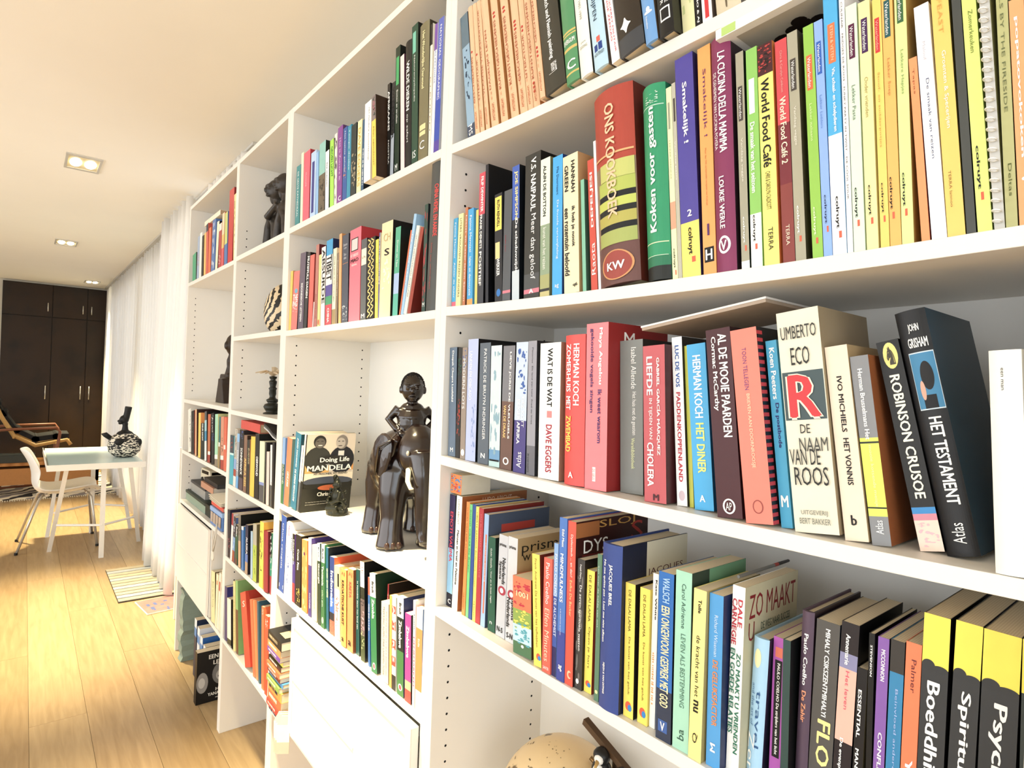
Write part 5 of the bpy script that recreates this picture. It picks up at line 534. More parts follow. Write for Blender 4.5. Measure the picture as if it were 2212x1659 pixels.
dict(X=-0.4099,Z=1.5818,Y=0.008,w=0.0312,h=0.2052,l=-0.0391,d=0.13,c="#5a5e62",L="grey paperback with cream label, twelfth from the right on the second bay middle shelf",side="#202020",t=[["r", "", "#f4ecd0", 0.68, 0.88, 0.05, 0.95], ["h", "Li Po", "#161514", 0.76, 0.79, 0.2, 0.8], ["h", "M", "#fdfdf8", 0.03, 0.08, 0.2, 0.8]]),
dict(X=-0.3755,Z=1.5818,Y=0.008,w=0.0439,h=0.2012,l=-0.0446,d=0.13,c="#191510",L="black paperback with yellow zigzags, eleventh from the right on the second bay middle shelf",side="#0f0d0a",t=[["z", "", "#f6d878", 0.02, 0.98, 0.12, 0.5], ["z", "", "#f6d878", 0.02, 0.98, 0.5, 0.88]]),
dict(X=-0.328,Z=1.5818,Y=0.008,w=0.0141,h=0.1921,l=-0.0489,d=0.13,c="#fbe03c",L="thin yellow paperback right of the zigzag one, on the second bay middle shelf",t=[["d", "JOURNALISTEN AAN WOORD", "#6a5a10", 0.2, 0.7, 0.3, 0.7]]),
dict(X=-0.3115,Z=1.5818,Y=0.008,w=0.0047,h=0.2065,l=-0.0395,d=0.13,c="#5c60a8",L="blue-white patterned slim book, ninth from the right on the second bay middle shelf",side="#e8dcb8",t=[["b", "", "#fdfdf8", 0.4, 0.95, 0.1, 0.9]]),
dict(X=-0.3057,Z=1.5818,Y=0.008,w=0.0551,h=0.2254,l=-0.0041,d=0.13,c="#f0deac",L="thick cream paperback with black S mark, on the second bay middle shelf",side="#1c1614",t=[["h", "S", "#161514", 0.65, 0.72, 0.3, 0.75, "B"], ["b", "", "#f8f2d8", 0.3, 0.65, 0.15, 0.85], ["h", "CH", "#c8b070", 0.8, 0.88, 0.2, 0.8]]),
dict(X=-0.2392,Z=1.5818,Y=0.008,w=0.0239,h=0.2035,l=0.0116,d=0.13,c="#4cb08c",L="green and blue paperback with mountain band, on the second bay middle shelf",side="#101810",bands=[[0.25, "#56b8a4"], [0.48, "#a8c4ea"], [1, "#4cb08c"]],t=[["d", "Dromen van Tibet", "#fdfdf8", 0.55, 0.85, 0.35, 0.65]]),
dict(X=-0.2078,Z=1.5818,Y=0.008,w=0.0056,h=0.1892,l=0.213,d=0.13,c="#e8703c",L="thin orange booklet leaning right, sixth from the right on the second bay middle shelf",side="#a0481c"),
dict(X=-0.2001,Z=1.5818,Y=0.008,w=0.011,h=0.222,l=0.2065,d=0.13,c="#9cc8ea",L="pale blue booklet leaning right, fifth from the right on the second bay middle shelf",t=[["d", "De wereld in kaart", "#fdfdf8", 0.3, 0.8, 0.3, 0.7]]),
dict(X=-0.1868,Z=1.5818,Y=0.008,w=0.0127,h=0.1941,l=0.236,d=0.13,c="#f4eedc",L="off-white booklet leaning beside the pale blue, on the second bay middle shelf",t=[["d", "GROTE INSTITUTIONAL COSTUMES", "#5a6a78", 0.2, 0.9, 0.3, 0.65]]),
dict(X=-0.1698,Z=1.5818,Y=0.008,w=0.0136,h=0.1876,l=0.2441,d=0.13,c="#a33c28",L="brown-red booklet at the end of the leaning group, on the second bay middle shelf",side="#701c10"),
dict(X=-0.1088,Z=1.5818,Y=0.008,w=0.0138,h=0.2297,l=-0.0057,d=0.13,c="#2c4a40",L="dark green book with red triangles, second from the right on the second bay middle shelf",side="#26282a",t=[["b", "", "#c8343c", 0.1, 0.95, 0.1, 0.9], ["h", "M", "#fdfdf8", 0.05, 0.09, 0.2, 0.8]]),
dict(X=-0.0911,Z=1.5818,Y=0.008,w=0.0384,h=0.3087,l=0.0183,d=0.13,c="#4a4c4a",L="tall charcoal book with red lettering, by divider, on the second bay middle shelf",side="#303230",k=1,t=[["d", "CHINA HEMEL EN AARDE", "#ee4038", 0.5, 0.85, 0.5, 0.85, "B"], ["d", "5000 jaar uitvindingen", "#b04a48", 0.15, 0.46, 0.3, 0.5]]),
]),
('books beside the elephant carving', [
dict(X=-0.9347,Z=1.0313,Y=0.002,w=0.0244,h=0.21,l=-0.0016,d=0.15,c="#5a8ac8",L="blue and green slim paperback, leftmost beside the elephant carving",bands=[[0.35, "#3a7a44"], [0.6, "#2a5a3c"], [1, "#8ab0e0"]],t=[["d", "GUN ISLAND", "#fdfdf8", 0.3, 0.6, 0.3, 0.7]]),
dict(X=-0.9065,Z=1.0313,Y=0.002,w=0.0427,h=0.2126,l=0.0732,d=0.15,c="#f48250",L="orange paperback with white lettering, second from the left beside the elephant carving",side="#6a8a80",t=[["d", "LIEVE JORIS", "#fdfdf8", 0.28, 0.5, 0.25, 0.7, "B"]]),
dict(X=-0.8455,Z=1.0313,Y=0.002,w=0.0469,h=0.2346,l=0.1143,d=0.15,c="#2f7d98",L="tall teal paperback, white capitals, third from the left beside the elephant carving",side="#1a4a5c",t=[["d", "JARED DIAMOND", "#fdfdf8", 0.55, 0.93, 0.35, 0.6, "B"], ["d", "DE DERDE REVOLUTIE", "#fdfdf8", 0.1, 0.52, 0.35, 0.6, "B"]]),
dict(X=-0.7977,Z=1.0313,Y=0.004,w=0.015,h=0.2005,l=0.1268,d=0.15,c="#5a5c5c",L="slim grey and white paperback behind the teal one, beside the elephant carving",bands=[[0.45, "#6a6c6c"], [1, "#e8e8e4"]],t=[["b", "", "#fdfdf8", 0.5, 0.95, 0.2, 0.9]]),
dict(X=-0.7787,Z=1.0313,Y=0.0034,w=0.0123,h=0.238,l=0.1337,d=0.155,c="#3a3a36",L="paperback showing its cover with two smiling men, last on the right beside the elephant carving",side="#1d1c16",bands=[[0.4, "#1d1c16"], [1, "#f4e6cc"]],mandela=1),
]),
('travel guides above the white flap door', [
dict(X=-0.9384,Z=0.7581,Y=0.002,w=0.0135,h=0.2172,l=0.0001,d=0.13,c="#2a2430",L="dark thin guide against the left panel, leftmost in the travel guide row"),
dict(X=-0.9243,Z=0.7581,Y=0.002,w=0.0447,h=0.2396,l=0.0259,d=0.13,c="#2f5db4",L="blue guide with vertical white stripe, second from the left in the travel guide row",side="#101c3c",t=[["d", "China reisgids", "#fdfdf8", 0.3, 0.9, 0.2, 0.5], ["h", "1 1", "#fdfdf8", 0.05, 0.1, 0.1, 0.9]]),
dict(X=-0.8789,Z=0.7581,Y=0.0028,w=0.0111,h=0.2255,l=0.0302,d=0.13,c="#e8e4f0",L="thin white guide with purple lettering, third from the left in the travel guide row",t=[["d", "JORDANIE SYRIE", "#6a3a90", 0.5, 0.9, 0.3, 0.7]]),
dict(X=-0.8603,Z=0.7581,Y=0.002,w=0.0258,h=0.2304,l=-0.0005,d=0.13,c="#f4f6f8",L="white guide reading Nord in pink, fourth from the left in the travel guide row",t=[["d", "Nord", "#e06aa0", 0.82, 0.95, 0.3, 0.75, "B"], ["b", "", "#3a5ab0", 0.1, 0.6, 0.2, 0.8]]),
dict(X=-0.8255,Z=0.7581,Y=0.0025,w=0.0171,h=0.2059,l=-0.0415,d=0.13,c="#fbfbf4",L="white slim guide with large black lettering, fifth from the left in the travel guide row",t=[["d", "Trotter", "#161514", 0.7, 0.92, 0.3, 0.8, "B"], ["d", "BIRMANIE MYANMAR", "#a03a4c", 0.1, 0.6, 0.35, 0.65]]),
dict(X=-0.8008,Z=0.7581,Y=0.002,w=0.0204,h=0.202,l=-0.0762,d=0.13,c="#5a3a8a",L="violet-dark guide reading Nicaragua, sixth from the left in the travel guide row",bands=[[0.28, "#c8303a"], [0.6, "#4a3a90"], [1, "#1c1a1c"]],t=[["d", "Nicaragua", "#fdfdf8", 0.55, 0.92, 0.25, 0.7, "B"]]),
dict(X=-0.7775,Z=0.7581,Y=0.002,w=0.0444,h=0.2067,l=-0.0466,d=0.13,c="#1e1c1c",L="black guide reading Costa Rica, seventh from the left in the travel guide row",side="#141212",t=[["d", "Costa Rica", "#fdfdf8", 0.5, 0.8, 0.35, 0.65, "B"], ["b", "", "#f0d040", 0.02, 0.25, 0.3, 0.9]]),
dict(X=-0.7202,Z=0.7581,Y=0.002,w=0.0428,h=0.2034,l=-0.0826,d=0.13,c="#f4923c",L="orange-yellow guide with mottled print, eighth from the left in the travel guide row",side="#d06a20",t=[["b", "", "#fbd878", 0.05, 0.95, 0.1, 0.9], ["o", "", "#6a2a5a", 0.78, 0.83, 0.3, 0.6]]),
dict(X=-0.6683,Z=0.7581,Y=0.002,w=0.0232,h=0.2189,l=-0.0856,d=0.13,c="#4a3a86",L="purple slim guide with white top lettering, ninth from the left in the travel guide row",bands=[[0.65, "#4a3a86"], [1, "#e8e4dc"]],t=[["d", "OOSTENRIJK", "#fdfdf8", 0.1, 0.3, 0.3, 0.7]]),
dict(X=-0.6406,Z=0.7581,Y=0.002,w=0.0385,h=0.2052,l=-0.0874,d=0.13,c="#f4ecb4",L="cream guide with tiny brown lettering, tenth from the left in the travel guide row",side="#8a7a50",t=[["d", "Oost-Europa reisgids", "#6a6040", 0.15, 0.55, 0.4, 0.6]]),
dict(X=-0.5951,Z=0.7581,Y=0.002,w=0.0196,h=0.2193,l=-0.1152,d=0.13,c="#243c2a",L="dark green guide reading Georgia below white, eleventh from the left in the travel guide row",bands=[[0.78, "#243c2a"], [1, "#dce8f0"]],t=[["d", "Georgia", "#fdfdf8", 0.5, 0.75, 0.2, 0.8, "B"], ["d", "Bradt", "#161514", 0.82, 0.95, 0.3, 0.7]]),
dict(X=-0.5733,Z=0.7581,Y=0.002,w=0.0229,h=0.2225,l=-0.0795,d=0.13,c="#2f7040",L="green guide reading Tanzania, twelfth from the left in the travel guide row",bands=[[0.78, "#2f7040"], [1, "#f0f4f0"]],t=[["d", "Bradt", "#161514", 0.82, 0.95, 0.3, 0.7, "B"], ["d", "Tanzania", "#fdfdf8", 0.5, 0.74, 0.25, 0.75, "B"], ["o", "", "#b0d0b0", 0.05, 0.13, 0.2, 0.8], ["d", "safari gids", "#fdfdf8", 0.25, 0.45, 0.3, 0.6]]),
dict(X=-0.5433,Z=0.7581,Y=0.0053,w=0.0161,h=0.2189,l=-0.1088,d=0.13,c="#1c6480",L="teal narrow guide left of Indonesia, thirteenth from the left in the travel guide row",side="#101c24",t=[["b", "", "#e8e8a0", 0.4, 0.75, 0.2, 0.8]]),
dict(X=-0.5223,Z=0.7581,Y=0.0054,w=0.03,h=0.2012,l=-0.0823,d=0.13,c="#1c3c84",L="navy guide titled Indonesia, fourteenth from the left in the travel guide row",side="#e05a2c",bands=[[0.18, "#b0604c"], [0.28, "#1c2030"], [0.48, "#2a6ac8"], [1, "#1c3c84"]],t=[["d", "Indonesia", "#fdfdf8", 0.35, 0.82, 0.25, 0.8, "B"], ["b", "", "#d88a60", 0.02, 0.16, 0.1, 0.9]]),
dict(X=-0.4874,Z=0.7581,Y=0.0052,w=0.0332,h=0.1857,l=-0.1046,d=0.13,c="#f6dca0",L="cream guide with red leaves and teal foot, in the travel guide row",bands=[[0.68, "#f4f0e0"], [1, "#f8dc98"]],t=[["d", "Argentinie", "#c83a30", 0.25, 0.5, 0.35, 0.7], ["r", "", "#161514", 0.72, 0.9, 0.6, 0.9], ["b", "", "#d8342c", 0.35, 0.6, 0.1, 0.9], ["b", "", "#3aa0a0", 0.05, 0.3, 0.2, 0.6]]),
dict(X=-0.4413,Z=0.7581,Y=0.002,w=0.0324,h=0.1903,l=-0.0765,d=0.13,c="#f6a246",L="orange guide titled KROATISCHE KUST, fourteenth from the right in the travel guide row",side="#a85a1c",bulge=0.002,k=1,t=[["d", "KROATISCHE KUST", "#161514", 0.28, 0.86, 0.3, 0.7, "B"], ["h", "AJ", "#d8562c", 0.92, 0.97, 0.2, 0.8], ["h", "a", "#161514", 0.07, 0.12, 0.3, 0.7, "B"]]),
dict(X=-0.4051,Z=0.7581,Y=0.0029,w=0.0345,h=0.2012,l=-0.0697,d=0.13,c="#f6904c",L="orange guide titled KRETA, thirteenth from the right in the travel guide row",side="#7a3c1c",t=[["d", "KRETA", "#e04a2c", 0.65, 0.84, 0.3, 0.7, "B"], ["h", "AJ", "#d8562c", 0.9, 0.96, 0.2, 0.8], ["h", "a", "#161514", 0.07, 0.13, 0.2, 0.7, "B"]]),
dict(X=-0.368,Z=0.7581,Y=0.0099,w=0.0193,h=0.2067,l=-0.0792,d=0.13,c="#16504c",L="dark teal slim guide with white lettering, twelfth from the right in the travel guide row",side="#0c1414",t=[["d", "In Namibie door het land van", "#fdfdf8", 0.3, 0.86, 0.3, 0.6]]),
dict(X=-0.3328,Z=0.7581,Y=0.0064,w=0.0224,h=0.234,l=-0.1015,d=0.13,c="#4a5a34",L="guide with flowers and stones pictured on its spine, in the travel guide row",side="#120f0f",bands=[[0.25, "#3c4a26"], [0.62, "#6a5a5a"], [0.74, "#20281c"], [1, "#f0ece0"]],t=[["b", "", "#e8b0c0", 0.3, 0.5, 0.1, 0.9], ["b", "", "#161514", 0.55, 0.65, 0.1, 0.9], ["b", "", "#e04038", 0.88, 0.95, 0.1, 0.9], ["b", "", "#a8b080", 0.1, 0.3, 0.1, 0.9]]),
dict(X=-0.2948,Z=0.7581,Y=0.0072,w=0.0092,h=0.2065,l=-0.0845,d=0.13,c="#2f6ab0",L="slim blue and red guide left of Zambia, in the travel guide row",bands=[[0.8, "#2f6ab0"], [1, "#e0523c"]],t=[["b", "", "#fdfdf8", 0.4, 0.7, 0.2, 0.8]]),
dict(X=-0.267,Z=0.7581,Y=0.002,w=0.0288,h=0.2233,l=-0.1197,d=0.13,c="#1f7a48",L="green guide titled Zambia with white top, ninth from the right in the travel guide row",side="#10301c",bands=[[0.76, "#1f7a48"], [1, "#f4f4ea"]],t=[["d", "Bradt", "#161514", 0.8, 0.92, 0.35, 0.7, "B"], ["d", "Zambia", "#fdfdf8", 0.54, 0.74, 0.35, 0.75, "B"], ["o", "", "#fdfdf8", 0.03, 0.1, 0.25, 0.75], ["o", "", "#c8484c", 0.04, 0.09, 0.35, 0.65]]),
dict(X=-0.2374,Z=0.7581,Y=0.02,w=0.0056,h=0.208,l=0.0053,d=0.13,c="#b82830",L="red-topped guide behind the grey one, eighth from the right in the travel guide row",side="#1a1614",hook=[["H", "T", "#fdfdf8", 0.88, 0.97, 0.8, 0.95]],t=[["d", "Turkije", "#fdfdf8", 0.7, 0.9, 0.3, 0.8]]),
dict(X=-0.2194,Z=0.7581,Y=0.002,w=0.0355,h=0.1747,l=-0.0625,d=0.13,c="#c9c4bc",L="grey guide with pale capitals, seventh from the right in the travel guide row",side="#7a7066",t=[["d", "TREKKING ALPEN DRIE LANDEN TOER", "#8a847c", 0.08, 0.95, 0.25, 0.45], ["b", "", "#a8a29a", 0.1, 0.9, 0.6, 0.8]]),
dict(X=-0.1799,Z=0.7581,Y=0.002,w=0.0105,h=0.1995,l=-0.0622,d=0.13,c="#f6a63c",L="thin orange-yellow guide next to red-white letters, sixth from the right in the travel guide row"),
dict(X=-0.1675,Z=0.7581,Y=0.002,w=0.0174,h=0.2006,l=-0.0644,d=0.13,c="#f0e4dc",L="guide with large red and white letter blocks, in the travel guide row",bands=[[0.16, "#2a2422"], [1, "#f0dcd0"]],t=[["r", "", "#e8402c", 0.82, 0.9, 0.05, 0.95], ["r", "", "#e8402c", 0.64, 0.74, 0.05, 0.95], ["r", "", "#e8402c", 0.44, 0.54, 0.05, 0.95], ["r", "", "#e8402c", 0.26, 0.36, 0.05, 0.95], ["d", "AUTOREIS", "#fdfdf8", 0.3, 0.9, 0.25, 0.75, "B"]]),
dict(X=-0.1438,Z=0.7581,Y=0.002,w=0.0285,h=0.2083,l=-0.0689,d=0.13,c="#3b7a3c",L="green guide titled Zimbabwe with navy cover, fourth from the right in the travel guide row",side="#2c3560",bands=[[0.45, "#3b7a3c"], [0.79, "#16241c"], [1, "#f4f4ea"]],hook=[["H", "Z", "#fdfdf8", 0.82, 0.93, 0.3, 0.5]],t=[["d", "Bradt", "#161514", 0.82, 0.94, 0.35, 0.7, "B"], ["d", "Zimbabwe", "#fdfdf8", 0.48, 0.76, 0.3, 0.75, "B"], ["o", "", "#fdfdf8", 0.05, 0.12, 0.2, 0.8], ["o", "", "#c8484c", 0.06, 0.11, 0.3, 0.7]]),
dict(X=-0.1097,Z=0.7581,Y=0.002,w=0.0257,h=0.1831,l=-0.0617,d=0.13,c="#a83a94",L="purple guide titled Zimbabwe with red foot, third from the right in the travel guide row",side="#1c1018",bands=[[0.14, "#e03a34"], [0.24, "#a8b088"], [1, "#a83a94"]],t=[["d", "Zimbabwe", "#fdfdf8", 0.5, 0.86, 0.25, 0.7, "B"]]),
dict(X=-0.0782,Z=0.7581,Y=0.002,w=0.0089,h=0.2193,l=-0.0468,d=0.13,c="#fbfbf8",L="white slim guide titled DENEMARKEN, second from the right in the travel guide row",t=[["d", "Trotter", "#161514", 0.72, 0.88, 0.4, 0.8, "B"], ["d", "DENEMARKEN", "#c82860", 0.2, 0.66, 0.3, 0.8, "B"]]),
dict(X=-0.0663,Z=0.7581,Y=0.002,w=0.0243,h=0.21,l=-0.0359,d=0.13,c="#f0924a",L="orange and white guide with blue-grey cover, last on the right in the travel guide row",side="#6a86b8",bands=[[0.2, "#dcdcd8"], [0.8, "#f28c40"], [1, "#ecece8"]],t=[["d", "Sicilie", "#fdfdf8", 0.62, 0.7, 0.3, 0.6]]),
]),
('books under the candlestick', [
dict(X=-1.5498,Z=1.0,Y=0.002,w=0.0527,h=0.1936,l=-0.042,d=0.14,c="#3fb0c4",L="turquoise book with dark picture on top, leftmost in the third bay, under the candlestick",bands=[[0.6, "#3fb0c4"], [0.64, "#c8f0ec"], [1, "#3c4a54"]],t=[["b", "", "#b04a3c", 0.7, 0.95, 0.1, 0.6]]),
dict(X=-1.4964,Z=1.0,Y=0.002,w=0.0348,h=0.2241,l=0.0157,d=0.14,c="#c4beb0",L="zebra patterned book with picture foot, in the third bay, under the candlestick",bands=[[0.18, "#e8e4dc"], [0.3, "#b04a34"], [0.48, "#8aa8d8"], [1, "#c4beb0"]],t=[["b", "", "#4a463c", 0.5, 0.98, 0.2, 0.8]]),
dict(X=-1.4576,Z=1.0,Y=0.002,w=0.0325,h=0.2088,l=-0.0012,d=0.14,c="#7ab4e8",L="pale blue book with white middle, in the third bay, under the candlestick",side="#141a22",bands=[[0.22, "#6ab0e8"], [0.85, "#9aa4b0"], [1, "#88c0f0"]],t=[["d", "CONGO CITY", "#fdfdf8", 0.3, 0.7, 0.2, 0.7, "B"]]),
dict(X=-1.4186,Z=1.0,Y=0.002,w=0.0525,h=0.2263,l=-0.0294,d=0.14,c="#2a2426",L="black book with large white capitals, left of brown, in the third bay, under the candlestick",bands=[[0.2, "#5c4a54"], [1, "#221e20"]],t=[["d", "SONNEVANCK", "#fdfdf8", 0.25, 0.7, 0.3, 0.8, "B"], ["b", "", "#5a70b8", 0.85, 0.98, 0.2, 0.8]]),
dict(X=-1.3583,Z=1.0,Y=0.002,w=0.0407,h=0.211,l=-0.0386,d=0.14,c="#8a6650",L="brown book with yellow lettering, fifth from the left in the third bay, under the candlestick",side="#3a2a20",t=[["d", "AFRIKA REIS", "#f0d060", 0.1, 0.6, 0.3, 0.85, "B"]]),
dict(X=-1.3113,Z=1.0,Y=0.002,w=0.0332,h=0.1977,l=-0.0673,d=0.14,c="#2a2c26",L="dark book left of the bright yellow one, in the third bay, under the candlestick",side="#b07a50",t=[["d", "ZUIDZEE", "#d8c890", 0.55, 0.85, 0.4, 0.9]]),
dict(X=-1.2718,Z=1.0,Y=0.002,w=0.0514,h=0.2139,l=-0.0276,d=0.14,c="#f8cc34",L="bright yellow book in the third bay, in the third bay, under the candlestick",side="#2c2418"),
dict(X=-1.2149,Z=1.0,Y=0.002,w=0.0447,h=0.2283,l=-0.0471,d=0.14,c="#211e1e",L="black book reading OERWOUD in white, in the third bay, under the candlestick",side="#141414",t=[["d", "OERWOUD", "#fdfdf8", 0.35, 0.65, 0.3, 0.8, "B"]]),
dict(X=-1.1618,Z=1.0,Y=0.002,w=0.0518,h=0.2071,l=-0.0537,d=0.14,c="#e9efc8",L="pale lime-white book with dark foot, in the third bay, under the candlestick",bands=[[0.27, "#56585a"], [0.32, "#8a9ad0"], [1, "#e9efc8"]]),
dict(X=-1.1044,Z=1.0,Y=0.002,w=0.0166,h=0.2087,l=-0.03,d=0.14,c="#1a1816",L="narrow black book beside the pale lime one, in the third bay, under the candlestick"),
dict(X=-1.0822,Z=1.0,Y=0.002,w=0.0295,h=0.1789,l=-0.058,d=0.14,c="#f2d8cc",L="blush pink book between dark ones, in the third bay, under the candlestick",side="#4a4438"),
dict(X=-1.0423,Z=1.0,Y=0.002,w=0.0198,h=0.2054,l=-0.0681,d=0.14,c="#dcdcd8",L="white book with grey lower picture, in the third bay, under the candlestick",side="#101010",bands=[[0.35, "#6a6458"], [1, "#e8e8e4"]],t=[["b", "", "#5a6a74", 0.02, 0.4, 0.1, 0.9]]),
dict(X=-1.02,Z=1.0,Y=0.002,w=0.0201,h=0.2154,l=-0.0699,d=0.14,c="#14110f",L="black book against the divider, third bay, in the third bay, under the candlestick"),
]),
('books above the red folders', [
dict(X=-1.5343,Z=0.7124,Y=0.002,w=0.0363,h=0.1855,l=-0.1279,d=0.15,c="#1c1c34",L="black-navy book against the left panel, leftmost in the row above the red folders",t=[["b", "", "#4ab0b0", 0.8, 0.95, 0.3, 0.6], ["b", "", "#c06a70", 0.2, 0.4, 0.1, 0.9]]),
dict(X=-1.4971,Z=0.7124,Y=0.002,w=0.025,h=0.1811,l=0.0057,d=0.15,c="#f0e4e0",L="white and red slim book, second from the left in the row above the red folders",bands=[[0.75, "#f4ece8"], [1, "#a82c34"]],t=[["d", "MAROKKO", "#c8303a", 0.75, 0.92, 0.3, 0.7]]),
dict(X=-1.4715,Z=0.7124,Y=0.002,w=0.0301,h=0.1737,l=0.0384,d=0.15,c="#4a6aa0",L="blue-brown slim book with pale lettering, in the row above the red folders",bands=[[0.25, "#a0482c"], [0.55, "#7aa8d8"], [1, "#343444"]],t=[["b", "", "#d8e4f0", 0.3, 0.9, 0.2, 0.8]]),
dict(X=-1.4348,Z=0.7124,Y=0.002,w=0.0339,h=0.1504,l=-0.0015,d=0.15,c="#1f5c40",L="dark green book reading Belize, fourth from the left in the row above the red folders",bands=[[0.15, "#5c3a34"], [0.75, "#1f5c40"], [1, "#1c2420"]],t=[["d", "Belize", "#fdfdf8", 0.7, 0.95, 0.3, 0.7, "B"]]),
dict(X=-1.3836,Z=0.7124,Y=0.002,w=0.0324,h=0.1943,l=-0.112,d=0.15,c="#c8a078",L="sand-coloured book with mixed lettering, fifth from the left in the row above the red folders",side="#101010",bands=[[0.5, "#d8b088"], [1, "#8a8478"]],t=[["b", "", "#3a2c24", 0.6, 0.95, 0.2, 0.8]]),
dict(X=-1.3416,Z=0.7124,Y=0.002,w=0.0266,h=0.159,l=-0.1123,d=0.15,c="#3a7cc0",L="blue slim book with white top, in the row above the red folders",bands=[[0.92, "#3a7cc0"], [1, "#fdfdf8"]]),
dict(X=-1.2944,Z=0.7124,Y=0.002,w=0.0325,h=0.1759,l=-0.0688,d=0.15,c="#26284c",L="navy book titled ALASKA, seventh from the left in the row above the red folders",side="#14121c",bands=[[0.24, "#b89a7c"], [0.4, "#5a80c8"], [1, "#26284c"]],t=[["d", "ALASKA", "#fdfdf8", 0.4, 0.75, 0.35, 0.85, "B"]]),
dict(X=-1.2251,Z=0.7124,Y=0.002,w=0.0218,h=0.1655,l=-0.0986,d=0.15,c="#a8c8e0",L="pale blue thin book left of lime one, in the row above the red folders"),
dict(X=-1.1985,Z=0.7124,Y=0.002,w=0.0425,h=0.1981,l=-0.0886,d=0.15,c="#b4cc40",L="lime book with beige top, fifth from the right in the row above the red folders",side="#5c5438",bands=[[0.63, "#b4cc40"], [1, "#b8b49c"]],t=[["b", "", "#5a6c1c", 0.1, 0.6, 0.3, 0.7]]),
dict(X=-1.1242,Z=0.7124,Y=0.002,w=0.0408,h=0.2217,l=-0.0572,d=0.15,c="#fbe040",L="yellow book with dark animal pictures, in the row above the red folders",side="#f0b430",t=[["b", "", "#2c2420", 0.25, 0.9, 0.1, 0.7]]),
dict(X=-1.0747,Z=0.7124,Y=0.002,w=0.0463,h=0.1995,l=-0.097,d=0.15,c="#a02830",L="large plain red book, third bay, in the row above the red folders",side="#5c1418",k=1),
dict(X=-1.0276,Z=0.7124,Y=0.0076,w=0.0175,h=0.2014,l=-0.0777,d=0.15,c="#208a6c",L="teal, white and black striped book, in the row above the red folders",bands=[[0.3, "#b03c44"], [0.6, "#2c9a7c"], [1, "#181c1a"]],t=[["b", "", "#fdfdf8", 0.4, 0.95, 0.1, 0.9]]),
dict(X=-1.0095,Z=0.7124,Y=0.0184,w=0.012,h=0.2468,l=0.0016,d=0.15,c="#c890a8",L="pink-mauve thin book at the divider, in the row above the red folders"),
]),
('folders and books in the third bay low compartment', [
dict(X=-1.5338,Z=0.3849,Y=0.002,w=0.0339,h=0.2063,l=-0.1171,d=0.2,c="#2c2c74",L="navy blue book at the left of folder row, leftmost in the folder compartment"),
dict(X=-1.4953,Z=0.3849,Y=0.002,w=0.0554,h=0.172,l=-0.1391,d=0.2,c="#f4f0d8",L="cream book with dark label foot, second from the left in the folder compartment",side="#141414",bands=[[0.12, "#26382c"], [1, "#f4f0d8"]]),
dict(X=-1.4159,Z=0.3849,Y=0.004,w=0.0243,h=0.2573,l=-0.1351,d=0.2,c="#f0dc90",L="pale yellow folder left of the big red folder, in the folder compartment",t=[["b", "", "#b08a3c", 0.1, 0.8, 0.3, 0.7]]),
dict(X=-1.3821,Z=0.3849,Y=0.0061,w=0.03,h=0.2681,l=-0.1683,d=0.2,c="#7ca860",L="green-edged thin folder, fourth from the left in the folder compartment",bands=[[0.6, "#6a3c28"], [1, "#8cc070"]]),
dict(X=-1.249,Z=0.3849,Y=0.002,w=0.069,h=0.2581,l=-0.3759,d=0.2,c="#e04428",L="big leaning red folder marked S, fifth from the left in the folder compartment",side="#b83018",t=[["h", "S", "#ffd8c0", 0.8, 0.88, 0.3, 0.75, "B"]]),
dict(X=-1.167,Z=0.3849,Y=0.0058,w=0.0272,h=0.2575,l=-0.2743,d=0.2,c="#f0703c",L="thin orange folder right of the S folder, sixth from the left in the folder compartment"),
dict(X=-1.1382,Z=0.3849,Y=0.0077,w=0.0211,h=0.2627,l=-0.2682,d=0.2,c="#f68a4c",L="second thin orange folder from the S folder, fourth from the right in the folder compartment"),
dict(X=-1.1101,Z=0.3849,Y=0.0072,w=0.0159,h=0.2698,l=-0.1785,d=0.2,c="#2c5c70",L="thin teal folder among the orange ones, third from the right in the folder compartment"),
dict(X=-1.0679,Z=0.3849,Y=0.0046,w=0.0241,h=0.2692,l=-0.1053,d=0.2,c="#f47038",L="orange folder with white tie near the divider, second from the right in the folder compartment",t=[["b", "", "#fdfdf8", 0.9, 0.97, 0.2, 0.9]]),
dict(X=-1.0264,Z=0.3849,Y=0.002,w=0.0348,h=0.2547,l=-0.0904,d=0.2,c="#e84c20",L="deep orange folder next to the divider, last on the right in the folder compartment",t=[["b", "", "#fdfdf8", 0.85, 0.95, 0.2, 0.9]]),
]),
('books in the fourth bay top compartment', [
dict(X=-2.4094,Z=1.8992,Y=0.008,w=0.077,h=0.1388,l=-0.0943,d=0.13,c="#36a678",L="green short book at the far left end, leftmost in the fourth bay top compartment",side="#5a5a50"),
dict(X=-2.3137,Z=1.8992,Y=0.008,w=0.0433,h=0.2156,l=-0.0159,d=0.13,c="#a0b4d0",L="grey-blue thin book beside the green one, in the fourth bay top compartment",t=[["b", "", "#e07a40", 0.3, 0.6, 0.2, 0.8]]),
dict(X=-2.2643,Z=1.8992,Y=0.008,w=0.0444,h=0.2248,l=-0.0236,d=0.13,c="#f0f0ea",L="white thin book left of black one, in the fourth bay top compartment"),
dict(X=-2.2099,Z=1.8992,Y=0.008,w=0.0351,h=0.2024,l=-0.0696,d=0.13,c="#1c1c1c",L="thin black book after the white one, in the fourth bay top compartment"),
dict(X=-2.1631,Z=1.8992,Y=0.008,w=0.0376,h=0.2081,l=-0.0723,d=0.13,c="#f4c060",L="light orange thin book, fifth from the left in the fourth bay top compartment"),
